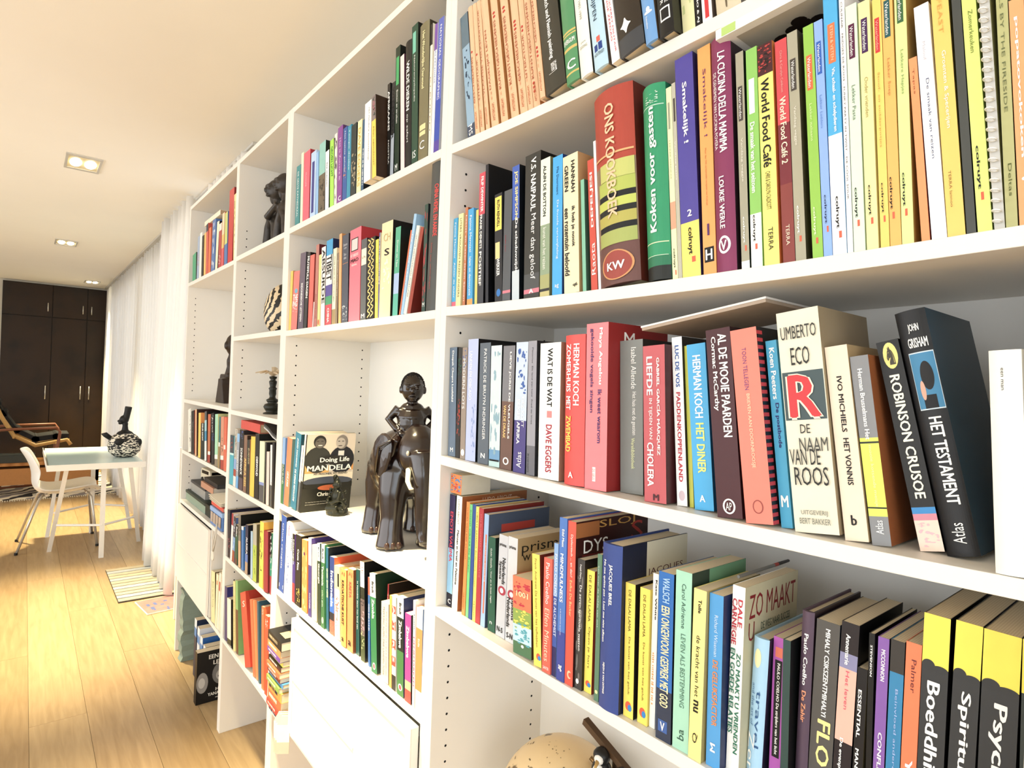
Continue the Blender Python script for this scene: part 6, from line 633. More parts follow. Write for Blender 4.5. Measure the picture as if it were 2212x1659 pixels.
dict(X=-2.1172,Z=1.8992,Y=0.008,w=0.0388,h=0.2443,l=-0.1084,d=0.13,c="#d8584c",L="brick red slim book with dark top, in the fourth bay top compartment",bands=[[0.85, "#d8584c"], [1, "#22263c"]]),
dict(X=-2.0731,Z=1.8992,Y=0.008,w=0.038,h=0.2158,l=-0.0495,d=0.13,c="#e8743c",L="orange slim book left of the blue-white one, in the fourth bay top compartment"),
dict(X=-2.0192,Z=1.8992,Y=0.008,w=0.0629,h=0.239,l=0.0077,d=0.13,c="#5078b8",L="blue and white striped book, eighth from the left in the fourth bay top compartment",t=[["b", "", "#fdfdf8", 0.05, 0.95, 0.2, 0.8]]),
dict(X=-1.9412,Z=1.8992,Y=0.008,w=0.0399,h=0.2167,l=0.0442,d=0.13,c="#f4ecc8",L="cream slim book under the flat book, in the fourth bay top compartment",side="#20201e"),
dict(X=-1.8855,Z=1.8992,Y=0.008,w=0.0439,h=0.1998,l=-0.0317,d=0.13,c="#b8383c",L="dark red book with white top, fifth from the right in the fourth bay top compartment",bands=[[0.84, "#b8383c"], [1, "#f4e8d8"]],t=[["b", "", "#fdfdf8", 0.1, 0.3, 0.2, 0.8]]),
dict(X=-1.8369,Z=1.8992,Y=0.008,w=0.038,h=0.2362,l=-0.0193,d=0.13,c="#e85a4c",L="coral slim book with yellow middle, fourth from the right in the fourth bay top compartment",bands=[[0.35, "#e0525a"], [0.6, "#f0c060"], [1, "#f0d8b0"]]),
dict(X=-1.7846,Z=1.8992,Y=0.008,w=0.0458,h=0.2292,l=-0.0584,d=0.13,c="#4a7ab8",L="blue-footed yellow-green book, third from the right in the fourth bay top compartment",bands=[[0.4, "#4a7ab8"], [1, "#c8d070"]]),
dict(X=-1.7277,Z=1.8992,Y=0.008,w=0.0731,h=0.3115,l=-0.0146,d=0.13,c="#cc2024",L="tall bright red book near the divider, in the fourth bay top compartment",side="#8c1014"),
dict(X=-1.6377,Z=1.8992,Y=0.008,w=0.0409,h=0.2785,l=-0.0729,d=0.13,c="#f0d890",L="pale yellow picture book by the divider, in the fourth bay top compartment",t=[["b", "", "#8a6a3c", 0.3, 0.9, 0.2, 0.8], ["b", "", "#c85a3c", 0.1, 0.3, 0.2, 0.8]]),
]),
('books under the brown carving', [
dict(X=-2.3306,Z=1.039,Y=0.002,w=0.0598,h=0.2142,l=-0.172,d=0.13,c="#e8e8dc",L="white ring-bound book with black marks, leftmost in the fourth bay, under the brown carving",t=[["b", "", "#161514", 0.1, 0.9, 0.5, 0.95]]),
dict(X=-2.2602,Z=1.039,Y=0.002,w=0.0612,h=0.2099,l=-0.1384,d=0.13,c="#17161a",L="black book with grey lettering and red top, in the fourth bay, under the brown carving",side="#8a2a24",t=[["b", "", "#a8b0b4", 0.5, 0.75, 0.3, 0.6]]),
dict(X=-2.1774,Z=1.039,Y=0.002,w=0.0337,h=0.2219,l=-0.1375,d=0.13,c="#e8b080",L="tan-edged dark brown book, third from the left in the fourth bay, under the brown carving",side="#381c18"),
dict(X=-2.1116,Z=1.039,Y=0.002,w=0.0448,h=0.2097,l=-0.0901,d=0.13,c="#f4d058",L="amber yellow book in the fourth bay, in the fourth bay, under the brown carving",side="#f09a4c"),
dict(X=-2.0579,Z=1.039,Y=0.002,w=0.0609,h=0.1648,l=-0.1058,d=0.13,c="#10201a",L="black book with white vertical lettering, beside amber, in the fourth bay, under the brown carving",t=[["d", "DEUR DICHT", "#fdfdf8", 0.5, 0.98, 0.4, 0.75, "B"]]),
dict(X=-1.9824,Z=1.039,Y=0.002,w=0.0396,h=0.2234,l=-0.1323,d=0.13,c="#b8d8e4",L="white and blue book with grey top, in the fourth bay, under the brown carving",side="#141414",bands=[[0.4, "#f0f0e8"], [0.6, "#3a90b8"], [0.82, "#a0d0d8"], [1, "#54585a"]]),
dict(X=-1.9277,Z=1.039,Y=0.002,w=0.0504,h=0.2147,l=-0.0793,d=0.13,c="#c8703c",L="rust brown library book with white label, in the fourth bay, under the brown carving",side="#18100e",bands=[[0.16, "#a03424"], [0.65, "#b8683c"], [1, "#c8643c"]],t=[["r", "", "#f0ece4", 0.16, 0.23, 0.2, 1]]),
dict(X=-1.8523,Z=1.039,Y=0.002,w=0.0487,h=0.2226,l=-0.1588,d=0.13,c="#141018",L="black book with column of white letters, in the fourth bay, under the brown carving",t=[["b", "", "#fdfdf8", 0.62, 0.95, 0.2, 0.7], ["b", "", "#4a80d8", 0.45, 0.6, 0.2, 0.9]]),
dict(X=-1.7946,Z=1.039,Y=0.002,w=0.0499,h=0.223,l=-0.0949,d=0.13,c="#9ad8b8",L="mint green library book, fourth from the right in the fourth bay, under the brown carving",side="#d8d890",bands=[[0.14, "#8a7c68"], [1, "#a4dcb8"]],t=[["r", "", "#f4f0e4", 0.14, 0.22, 0, 1]]),
dict(X=-1.7373,Z=1.039,Y=0.002,w=0.0278,h=0.2158,l=-0.0309,d=0.13,c="#28686c",L="teal and sand library book, in the fourth bay, under the brown carving",bands=[[0.5, "#a08050"], [1, "#2a6c70"]],t=[["r", "", "#f4f0e4", 0.42, 0.5, 0, 0.8]]),
dict(X=-1.6972,Z=1.039,Y=0.002,w=0.0479,h=0.2183,l=-0.0849,d=0.13,c="#d89070",L="tan library book with black lettering and label, in the fourth bay, under the brown carving",bands=[[0.18, "#a83828"], [1, "#d89070"]],t=[["r", "", "#f4ece0", 0.18, 0.26, 0, 1], ["b", "", "#161514", 0.3, 0.6, 0.3, 0.7]]),
dict(X=-1.6443,Z=1.039,Y=0.002,w=0.0387,h=0.2196,l=-0.0808,d=0.13,c="#e06848",L="coral library book at the divider, in the fourth bay, under the brown carving",t=[["r", "", "#f4ece0", 0.4, 0.48, 0, 0.6]]),
]),
('cream books beside the left flap door', [
dict(X=-1.7552,Z=0.385,Y=0.002,w=0.0627,h=0.2097,l=-0.1319,d=0.12,c="#efe2a0",L="cream narrow book with vertical lettering, leftmost beside the left flap door",side="#5a4a20",t=[["d", "Beeld van een Koning", "#6a5a3a", 0.3, 0.8, 0.35, 0.6]]),
dict(X=-1.6914,Z=0.385,Y=0.002,w=0.0288,h=0.2189,l=-0.0272,d=0.12,c="#f4ecc4",L="ivory thin book with orange tab, second from the left beside the left flap door",t=[["r", "", "#e8883c", 0.8, 0.88, 0.3, 0.8]]),
dict(X=-1.662,Z=0.385,Y=0.0033,w=0.0211,h=0.2351,l=0.0436,d=0.12,c="#f6f0d8",L="thin ivory book with red tab, third from the left beside the left flap door",t=[["r", "", "#c83c2c", 0.68, 0.84, 0.1, 0.9]]),
dict(X=-1.6403,Z=0.385,Y=0.0044,w=0.0226,h=0.2523,l=0.0827,d=0.12,c="#eae4c8",L="beige thin book against the divider, last on the right beside the left flap door",t=[["b", "", "#a03c3c", 0.6, 0.9, 0.3, 0.6]]),
]),
]
# ------------------------------------------------------------------ books
def lettering(items,W_,H_,D_,bulge,seedv,base=0):
    """flat print in front of spine (and on the right-hand cover)"""
    mb=MB(); mats=[]; ids={}
    rnd=random.Random(seedv)
    def mi(c):
        if c not in ids: ids[c]=len(mats); mats.append(mat(c,.55,0))
        return ids[c]
    layer=[base]
    def spine(u,v,e): # u across 0..1, v up 0..1
        return (u*W_,-e-bulge*(1-(2*u-1)**2),v*H_)
    def cover(u,v,e): return (W_+e,u*D_,v*H_)
    def quad(P,x0,x1,z0,z1,e,m,n=1):
        for i in range(n):
            a=x0+(x1-x0)*i/n; b=x0+(x1-x0)*(i+1)/n
            mb.add([P(a,z0,e),P(b,z0,e),P(b,z1,e),P(a,z1,e)],[(0,1,2,3)],m)
    for it in items:
        op,txt,c,z0,z1,x0,x1=it[:7]; bold=it[7] if len(it)>7 else ''
        layer[0]+=1; e=.00012+layer[0]*.00009+(bulge*.09 if (bulge and op in 'duhb') else bulge*.05 if op=='o' else 0)
        P=cover if op in 'HROSU' else spine
        n=16 if (bulge and P is spine) else 1
        m=mi(c)
        if op in 'rR': quad(P,x0,x1,z0,z1,e+bulge*.02,m,n)
        elif op=='S':
            k=26
            for i in range(k):
                quad(P,x0,x1,i/k,(i+.5)/k,e,m)
        elif op in 'oO':
            N=20; vs=[]
            for i in range(N):
                a=2*PI*i/N; vs.append(P((x0+x1)/2+(x1-x0)/2*math.cos(a),(z0+z1)/2+(z1-z0)/2*math.sin(a),e))
            if bulge and P is spine:      # follow the rounded spine in narrow strips
                rx,rz,cx,cz=(x1-x0)/2,(z1-z0)/2,(x0+x1)/2,(z0+z1)/2; K=14
                for i in range(K):
                    u0=-math.cos(PI*i/K); u1=-math.cos(PI*(i+1)/K); h0=math.sqrt(max(0,1-u0*u0)); h1=math.sqrt(max(0,1-u1*u1))
                    mb.add([P(cx+rx*u0,cz-rz*h0,e),P(cx+rx*u1,cz-rz*h1,e),P(cx+rx*u1,cz+rz*h1,e),P(cx+rx*u0,cz+rz*h0,e)],[(0,1,2,3)],m)
            else: mb.add(vs,[tuple(range(N))],m)
        elif op=='z':
            k=12; t=.16
            for i in range(k):
                a0=z0+(z1-z0)*i/k; a1=z0+(z1-z0)*(i+1)/k; am=(a0+a1)/2; h=(a1-a0)*.22
                for (p,q,u,v) in ((x0,x1,a0,am),(x1,x0,am,a1)):
                    mb.add([P(p,u,e),P(p,u+h,e),P(q,v+h,e),P(q,v,e)],[(0,1,2,3)],m)
        elif op=='b':
            L=(z1-z0)*H_; Wd=(x1-x0)*W_
            if Wd<.0105:
                z=z0; k=0
                while z<z1 and k<60:
                    st=rnd.uniform(.0010,.0024)/H_; ww=rnd.uniform(.5,1)
                    quad(P,x0+(x1-x0)*(1-ww)/2,x1-(x1-x0)*(1-ww)/2,z,min(z+st,z1),e,m)
                    z+=st+rnd.choice((.0009,.0009,.0012,.003))/H_; k+=1
            else:
                for k in range(22):
                    cu=rnd.uniform(x0,x1); cv=rnd.uniform(z0,z1); su=(x1-x0)*rnd.uniform(.05,.2); sv=(z1-z0)*rnd.uniform(.015,.07)
                    N=7; vs=[]
                    for i in range(N):
                        a=2*PI*i/N; q=rnd.uniform(.6,1.1)
                        vs.append(P(min(max(cu+su*q*math.cos(a),x0),x1),min(max(cv+sv*q*math.sin(a),z0),z1),e+k*1e-6))
                    mb.add(vs,[tuple(range(N))],m)
        else:
            vs,fs,gx0,gx1,gy0,gy1=glyphs(txt,bold)
            out=[]
            nc=max(1,len(vs)//(4 if bold else 1))
            for i_,(a,b_) in enumerate(vs):
                s=(a-gx0)/max(gx1-gx0,1e-6); t=(b_-gy0)/max(gy1-gy0,1e-6)
                if op in 'hH': u=x0+(x1-x0)*s; v=z0+(z1-z0)*t
                elif op=='d': v=z1-(z1-z0)*s; u=x0+(x1-x0)*t
                else: v=z0+(z1-z0)*s; u=x1-(x1-x0)*t
                out.append(P(u,v,e+(i_//nc)*.00002))
            mb.add(out,fs,m)
    return mb,mats
def make_book(b,group,seedv):
    W_,H_,D_=b['w'],b['h'],b['d']; l=b['l']
    z=b['Z']+(W_*math.sin(l) if l>0 else 0)+.0003
    root=thing('book',b['L'],'book',(b['X'],b['Y'],z),group,(0,l,0))
    hard=b.get('k'); bulge=b.get('bulge',.0025 if hard else 0); bulge=min(bulge,W_*.3)
    tcv=.0022 if hard else .0005; tcv=min(tcv,W_*.2); inset=.003 if hard else .0004
    base=mat(b['c'],.42 if not hard else .5,.05)
    mats=[base]; sidec=b.get('side',b['c']); mats.append(mat(sidec,.4,.05))
    bands=b.get('bands') or [(1,b['c'])]
    bm_=[]
    for fr,c in bands: mats.append(mat(c,.42,.05)); bm_.append((fr,len(mats)-1))
    # outer profile with spine arc
    ns=16 if bulge else 1
    arc=[(W_*i/ns,-bulge*(1-(2*i/ns-1)**2)) for i in range(ns+1)]
    prof=arc+[(W_,D_),(W_-tcv,D_),(W_-tcv,tcv),(tcv,tcv),(tcv,D_),(0,D_)]
    n=len(prof); zl=[0]+[fr*H_ for fr,_ in bm_]
    mb=MB(); vs=[]
    for zz in zl: vs+=[(x,y,zz) for x,y in prof]
    off=len(mb.v); mb.v+=vs
    for i in range(len(zl)-1):
        for k in range(n):
            k2=(k+1)%n
            m_=bm_[i][1] if k<ns else (1 if k==ns else 0)
            mb.f.append((i*n+k,i*n+k2,(i+1)*n+k2,(i+1)*n+k)); mb.m.append(m_)
    # caps as three strips: spine, right board, left board
    i3=ns+1; A=dict(rb=i3,rbi=i3+1,ri=i3+2,li=i3+3,lbi=i3+4,lb=i3+5)
    for base_i,mm in ((0,bm_[0][1]),((len(zl)-1)*n,bm_[-1][1])):
        mb.f.append(tuple(base_i+q for q in list(range(ns+1))+[A['ri'],A['li']])); mb.m.append(mm)
        mb.f.append(tuple(base_i+q for q in (ns,A['rb'],A['rbi'],A['ri']))); mb.m.append(1)
        mb.f.append(tuple(base_i+q for q in (0,A['li'],A['lbi'],A['lb']))); mb.m.append(0)
    mb.build('cover',mats,root)
    pg=MB().box(tcv,W_-tcv,tcv+.0002,D_-inset-.0004,inset if hard else .0003,H_-(inset if hard else .0006))
    pg.build('pages',PAGES,root,fix=False)
    items=list(b.get('t',[]))
    if b.get('wave'):   # torn-edge band between yellow and black
        wv=b['wave']; items+=[('o','','#36383a',wv-.02,wv+.025,.0,.5),('o','','#36383a',wv-.02,wv+.01,.4,1.0)]
    hk=b.get('hook') or []
    if b.get('mandela'):
        hk=[('R','','#ead8c0',.4,1,.02,1),('R','','#f0b860',.5,.66,.02,.5),('R','','#e8a048',.52,.6,.8,1),
            ('O','','#3a3a34',.5,.84,.0,.52),('R','','#3a3a34',.74,.8,.2,.36),('O','','#2b2926',.82,.985,.15,.4),('O','','#6e675e',.82,.95,.18,.38),('O','','#f4ede0',.85,.863,.24,.33),('O','','#3a3630',.905,.915,.2,.26),('O','','#3a3630',.905,.915,.29,.35),
            ('O','','#24242a',.48,.84,.48,1),('R','','#e8e4da',.66,.78,.66,.78),('O','','#8a8076',.8,.985,.6,.84),('O','','#c0b4a6',.81,.95,.6,.79),('O','','#3a3630',.9,.91,.63,.68),('O','','#3a3630',.9,.91,.71,.76),('O','','#4a4038',.84,.852,.64,.73),
            ('R','','#f3e2c6',.4,.5,.02,1),('O','','#4a5060',.33,.45,-.0,.99),('R','','#1d1c16',.3,.36,.02,1),
            ('O','','#c8602c',.27,.34,.3,.75),('O','','#2a2622',.6,.72,.26,.98),('H','Doing Life','#fdfbf2',.62,.7,.3,.9,'B'),('H','with','#fdfbf2',.6,.615,.42,.5),('H','MANDELA','#fdfbf2',.53,.6,.06,.96,'B'),
            ('H','MY PRISONER, MY FRIEND','#2c2822',.47,.5,.2,.88,'B'),('H','Chris','#f4ead8',.2,.25,.3,.52,'B'),('H','the inspiring true story of a friendship that','#d8d0c0',.12,.135,.08,.6),('H','grew inside prison walls and lasted a lifetime','#d8d0c0',.09,.105,.08,.6)]
    if b.get('spiral'):
        for i in range(30):
            zc=H_*(i+.7)/31.5
            c=MB().tube([(W_*.5+W_*.42*math.cos(a),-.006+ .005*math.sin(a),zc+.0015*math.sin(a/2)) for a in [2*PI*k/10 for k in range(11)]],.0008,5)
            c.build('wire_ring',mat('#f0f0ee',.3,0),root,smooth=True)
    for nm,its in (('lettering',[x for x in items if x[0] in 'duh']),('printed_patch',[x for x in items if x[0] in 'robz']),('cover_print',[x for x in items if x[0] in 'HROSU']+[tuple(x) for x in hk])):
        if its:
            mb,ms=lettering(its,W_,H_,D_,bulge,seedv,len(items) if nm=='lettering' else 0)
            if mb.v: mb.build(nm,ms,root,fix=False)
    return root
_n=0
for group,lst in BOOKS:
    for b in lst:
        _n+=1; make_book(b,group,_n)
# ------------------------------------------------------------------ ornaments
def put(o,loc,rz=0): o.location=loc; o.rotation_euler[2]=rz
# embracing carved figures, top of narrow unit
t=thing('wood_carving','dark carved wooden couple embracing, atop the narrow bookcase unit','sculpture',(-1.40,.12,1.9066))
m=MB()
for x0,hx in ((-.075,-.062),(.05,.042)):
    m.tube([(x0-.05,-.01,.005),(x0-.056,-.012,.07),(x0-.04,-.012,.13),(x0,-.012,.165),(x0+.038,-.012,.13),(x0+.048,-.012,.07),(x0+.045,-.01,.005)],[.017,.018,.018,.02,.018,.018,.017],10)
    m.ell((x0,.018,.07),(.036,.02,.075),12,8)
    m.ell((hx,0,.17),(.045,.03,.035),12,8)
    m.tube([(hx,0,.18),(hx-.004,0,.24)],[.017,.014],10)
    m.ell((hx-.004,0,.272),(.04,.038,.042),14,10).ell((hx-.044,0,.258),(.018,.016,.036),10,8)
    m.ell((hx-.01,-.038,.266),(.008,.012,.013),8,6).ell((hx-.01,-.034,.284),(.027,.009,.007),8,6).ell((hx-.01,-.033,.246),(.014,.009,.006),8,6)
    m.ell((hx-.03,-.034,.272),(.009,.008,.006),8,6).ell((hx+.012,-.034,.272),(.009,.008,.006),8,6)
m.tube([(-.1,-.02,.17),(-.03,-.045,.15),(.04,-.03,.19)],[.014,.013,.011],8)
m.box(-.135,.11,-.035,.04,0,.012)
organic('figures',m,mat('#3a332c',.42,.75,scale=45),t,.004,1)
# striped egg
EGG=bpy.data.materials.new('painted_egg_clay'); EGG.use_nodes=True; nt=EGG.node_tree; b=nt.nodes['Principled BSDF']; b.inputs['Roughness'].default_value=.45
tc=nt.nodes.new('ShaderNodeTexCoord'); wv=nt.nodes.new('ShaderNodeTexWave'); wv.wave_type='RINGS'; wv.rings_direction='Y'; wv.inputs['Scale'].default_value=15; wv.inputs['Distortion'].default_value=2.2; wv.inputs['Detail'].default_value=1; wv.inputs['Detail Scale'].default_value=5; mp=nt.nodes.new('ShaderNodeMapping'); mp.inputs['Location'].default_value=(.03,0,-.125); nt.links.new(tc.outputs['Object'],mp.inputs[0])
cr=nt.nodes.new('ShaderNodeValToRGB'); cr.color_ramp.interpolation='CONSTANT'; cr.color_ramp.elements[0].color=lin('#171310'); cr.color_ramp.elements[1].position=.45; cr.color_ramp.elements[1].color=lin('#d8c3a0')
nt.links.new(mp.outputs[0],wv.inputs[0]); nt.links.new(wv.outputs['Fac'],cr.inputs[0]); nt.links.new(cr.outputs[0],b.inputs['Base Color'])
t=thing('painted_egg','large clay egg painted with black and cream rings','ornament',(-1.33,.12,1.5876))
prof=[(.0015,0)]+[(.072*math.sin(a)**.9*(1+.12*math.cos(a)),.1-.1*math.cos(a)) for a in [PI*k/16 for k in range(1,16)]]+[(.0015,.2)]
MB().lathe(prof,n=28).build('shell',EGG,t,smooth=True)
MB().lathe([(.03,-.0002),(.034,.004),(.028,.008)],n=20).build('stand_ring',mat('#2a221a',.6),t,smooth=True)
# candlestick with dried leaf
t=thing('candlestick','dark bronze turned candlestick holding a dried leaf','candlestick',(-1.27,.07,1.2956))
MB().lathe([(.031,0),(.031,.004),(.02,.008),(.026,.016),(.031,.026),(.026,.036),(.015,.04),(.02,.046),(.022,.052),(.012,.058),(.01,.064),(.013,.074),(.012,.088),(.015,.094),(.01,.1),(.013,.112),(.014,.12),(.008,.126),(.013,.132),(.013,.138),(.004,.139)],n=20).build('stem',BRONZE,t,smooth=True)
m=MB(); rnd=random.Random(4)
for k in range(7):
    a=k*.9; L=rnd.uniform(.045,.075); up=rnd.uniform(.005,.03)
    p=[(0,0,.136),(L*.4*math.cos(a),L*.4*math.sin(a),.146+up),(L*math.cos(a),L*math.sin(a),.142+up*.5)]
    d_=Vector((-math.sin(a),math.cos(a),.15))*.011
    vs=[]
    for q,wd in zip(p,(.25,1,.15)):
        vs+=[Vector(q)-d_*wd,Vector(q)+Vector((0,0,.003)),Vector(q)+d_*wd]
    m.add(vs,[(0,1,4,3),(1,2,5,4),(3,4,7,6),(4,5,8,7)])
o=m.build('dried_leaf',mat('#cdb795',.8,.2,scale=120),t,fix=False); so=o.modifiers.new('thickness','SOLIDIFY'); so.thickness=.0008
# seated profile carving in the left unit
t=thing('wood_carving','brown carved seated figure in profile, middle of the leftmost unit','sculpture',(-2.07,.12,1.301))
m=MB().prism([(-.055,0),(.1,0),(.06,.09),(.055,.115),(-.012,.115),(-.018,.09)],-.05,.05,'y').box(-.085,.045,-.026,.026,.098,.136).ell((-.085,0,.117),(.018,.028,.019),10,8)
m.tube([(.02,0,.12),(.022,0,.17),(.03,0,.2),(.035,0,.235)],[.034,.022,.026,.016],10).ell((-.002,0,.15),(.014,.02,.014)).ell((.008,0,.19),(.014,.018,.012)).ell((.012,0,.215),(.012,.016,.01))
m.ell((.035,0,.275),(.04,.034,.052),14,10).ell((-.005,0,.268),(.012,.012,.016)).ell((.045,-.034,.27),(.014,.008,.02)).ell((.0,0,.245),(.012,.018,.007))
organic('figure',m,mat('#2f2013',.45,.25,scale=40),t,.0045,3)
# buddha
t=thing('bronze_figurine','small dark bronze seated figurine before the two-men book cover','figurine',(-.700,.09,1.0318))
m=MB().lathe([(.036,0),(.037,.008),(.031,.016)],n=18,sy=.85)
m.ell((0,0,.026),(.034,.028,.016)).ell((0,.0,.052),(.021,.017,.027)).ell((.004,-.003,.088),(.0125,.0125,.015)).ell((.004,-.003,.104),(.006,.006,.007))
m.ell((.004,-.0155,.087),(.003,.004,.004),8,6).ell((.0165,-.003,.087),(.003,.003,.007),8,6).ell((-.0085,-.003,.087),(.003,.003,.007),8,6)
m.tube([(.02,0,.068),(.03,-.01,.046),(.012,-.026,.036)],[.008,.007,.006],8).tube([(-.02,0,.068),(-.03,-.01,.046),(-.012,-.026,.036)],[.008,.007,.006],8)
m.tube([(-.028,.006,.03),(-.03,.006,.07),(-.028,.004,.104)],[.007,.006,.006],8).ell((-.028,.004,.106),(.008,.008,.008))
m.tube([(.03,-.01,.022),(0,-.028,.02),(-.03,-.01,.022)],[.011,.01,.011],8)
rnd=random.Random(9)
for k in range(34):
    a=rnd.uniform(0,2*PI); h=rnd.uniform(.01,.075); r=.034-.2*max(h-.03,0)
    m.ell((r*math.cos(a),r*.8*math.sin(a),h),.0055,6,5)
organic('figure',m,BRONZE,t,.0022,2)
# elephant with rider
ex,ey,ez=-.352,.12,1.0318
t=thing('elephant_carving','large polished dark wooden elephant carrying a small seated rider','sculpture',(ex,ey,ez),None,(0,0,-.27))
m=MB()
legs=((.075,-.05),(.085,.046),(-.09,-.056),(-.075,.05))
for lx,ly in legs:
    m.tube([(lx,ly,.002),(lx,ly,.03),(lx*.98,ly*.95,.07),(lx*.92,ly*.9,.13),(lx*.8,ly*.7,.18)],[.037,.031,.028,.036,.046],14)
m.ell((-.02,0,.19),(.125,.086,.092),20,14).ell((-.08,0,.17),(.065,.078,.085),16,12).ell((.05,0,.195),(.06,.076,.085),16,12)
m.ell((.125,0,.235),(.052,.05,.062),18,12).ell((.118,0,.275),(.034,.036,.028),14,10)
m.tube([(.16,0,.235),(.178,0,.19),(.18,0,.14),(.175,0,.09),(.18,0,.05),(.197,0,.035)],[.034,.027,.022,.018,.014,.011],12)
m.tube([(-.135,0,.2),(-.15,0,.15),(-.15,0,.09)],[.012,.007,.006],8)
organic('body',m,EBONY,t,.0045,5)
for s in (-1,1):
    e=MB(); pts=[(.112,.268),(.085,.284),(.05,.272),(.03,.24),(.04,.2),(.062,.158),(.08,.168),(.1,.2),(.114,.235)]
    n=len(pts); vs=[]
    for k,(x,z) in enumerate(pts):
        d_=((.114-x)*.36); vs.append((x,s*(.056+d_),z)); 
    vs2=[(x-.004,y_+s*.010,z) for x,y_,z in vs]
    cx=(.078,s*(.06),.225); cx2=(.076,s*.082,.225)
    e.add(vs+vs2+[cx,cx2],[(i,(i+1)%n,2*n) for i in range(n)]+[(n+i,n+(i+1)%n,2*n+1) for i in range(n)]+[(i,(i+1)%n,n+(i+1)%n,n+i) for i in range(n)])
    o=e.build('ear',EBONY,t,smooth=False); sb=o.modifiers.new('sub','SUBSURF'); sb.levels=1; sb.render_levels=1
    MB().tube([(.152,s*.03,.2),(.172,s*.036,.175),(.19,s*.034,.162),(.2,s*.03,.163)],[.0065,.006,.0045,.0015],8).build('tusk',mat('#efe6cf',.3,.03),t,smooth=True)
    MB().ell((.163,s*.036,.238),(.006,.004,.006),8,6).build('eye',mat('#c8bfa8',.2,0),t,smooth=True)
for lx,ly in legs:
    for k in (-1,0,1): MB().ell((lx+.031,ly+k*.014,.012),(.006,.007,.009),8,6).build('toenail',mat('#3a241c',.3),t,smooth=True)
# blanket folds over the flank
for s in (-1,1):
    m=MB()
    for k in range(4):
        m.tube([(.112-k*.006,s*(.064+.003*k),.262-k*.004),(.075-k*.012,s*.086,.245-k*.012),(.062-k*.002,s*.088,.185-k*.004)],[.0028,.0032,.002],6)
    m.build('carved_fold',EBONY,t,smooth=True)
# rider
rt=thing('rider_carving','small dark carved child sitting with hands on hips on the elephant','sculpture',(ex+.058,ey-.02,ez+.243),None,(0,0,-.5))
rt.scale=(1.12,1.12,1.12)
m=MB()
m.ell((0,0,.02),(.032,.042,.026)).tube([(0,0,.02),(0,0,.045),(0,0,.066),(0,0,.08)],[.031,.03,.034,.026],14).ell((0,0,.074),(.02,.042,.015)).ell((0,0,.084),(.016,.026,.014)).ell((.012,0,.05),(.022,.03,.03)).tube([(0,0,.085),(0,0,.1)],[.012,.011],10)
m.ell((.002,0,.128),(.026,.025,.032),18,14).ell((.028,0,.122),(.008,.006,.007),8,6).ell((.024,0,.107),(.007,.010,.0035),8,6).ell((.023,0,.1015),(.006,.008,.003),8,6).ell((.024,-.0105,.137),(.007,.009,.0028),8,6).ell((.024,.0105,.137),(.007,.009,.0028),8,6)
for s in (-1,1):
    m.tube([(0,s*.028,.083),(-.004,s*.05,.058),(.012,s*.03,.036)],[.0115,.009,.008],8).ell((.02,s*.024,.034),(.012,.008,.006),8,6)
    for q in range(4): m.tube([(.02,s*(.02+.004*q-.006),.034),(.034,s*(.02+.004*q-.008),.028)],[.0035,.0025],6)
    m.tube([(0,s*.02,.02),(.03,s*.034,.012),(.02,s*.045,-.03)],[.017,.013,.009],8).ell((.028,s*.046,-.036),(.014,.008,.006),8,6)
    m.ell((.002,s*.026,.124),(.006,.004,.009),8,6).ell((.0245,s*.010,.1285),(.0055,.0055,.0032),8,6)
organic('body',m,EBONY,rt,.0017,2)
m=MB(); rnd=random.Random(2)
for k in range(420):
    u=rnd.uniform(0,2*PI); v=math.acos(rnd.uniform(-.1,1)); p=(-.003+.0272*math.sin(v)*math.cos(u),.0252*math.sin(v)*math.sin(u),.130+.0315*math.cos(v))
    if p[0]>.012 and p[2]<.146: continue
    m.ell(p,.0021,5,3)
m.build('curly_hair',mat('#0c0807',.6,.1),rt,smooth=True)
# globe in the nearest unit
GL=bpy.data.materials.new('antique_globe_map'); GL.use_nodes=True; nt=GL.node_tree; b=nt.nodes['Principled BSDF']; b.inputs['Roughness'].default_value=.35
tc=nt.nodes.new('ShaderNodeTexCoord'); n1=nt.nodes.new('ShaderNodeTexNoise'); n1.inputs['Scale'].default_value=9; n1.inputs['Detail'].default_value=6
cr=nt.nodes.new('ShaderNodeValToRGB'); e=cr.color_ramp.elements; e[0].color=lin('#8f7246'); e[0].position=.40; e[1].color=lin('#dcc193'); e[1].position=.47
q=cr.color_ramp.elements.new(.455); q.color=lin('#5c4626')
nt.links.new(tc.outputs['Object'],n1.inputs[0]); nt.links.new(n1.outputs['Fac'],cr.inputs[0]); nt.links.new(cr.outputs[0],b.inputs['Base Color'])
t=thing('globe','antique style beige globe in the nearest lower compartment','globe',(.213,.155,.367+.0185))
cz=.268; R=.119
MB().ell((0,0,cz),R,40,26).build('ball',GL,t,smooth=True)
m=MB(); rnd=random.Random(7)
for k in range(70):     # printed place names as tiny strokes
    th=rnd.uniform(.1,1.5); ph=rnd.uniform(-PI,0.3)
    for j in range(rnd.randint(2,6)):
        a=ph+j*.018
        P=lambda th,a,r=R+.0003:(r*math.sin(th)*math.cos(a),r*math.sin(th)*math.sin(a),cz+r*math.cos(th))
        m.add([P(th,a),P(th,a+.011),P(th+.02,a+.011),P(th+.02,a)],[(0,1,2,3)])
m.build('map_lettering',mat('#4a3a20',.7,0),t,fix=False)
m=MB()
m.tube([((R+.008)*math.sin(a)*.96,(R+.008)*math.sin(a)*.28,cz+(R+.008)*math.cos(a)) for a in [PI*.15+PI*.85*k/20 for k in range(21)]],.004,6)
m.build('meridian_arm',mat('#8a6a3a',.3,.05,.7),t,smooth=True)
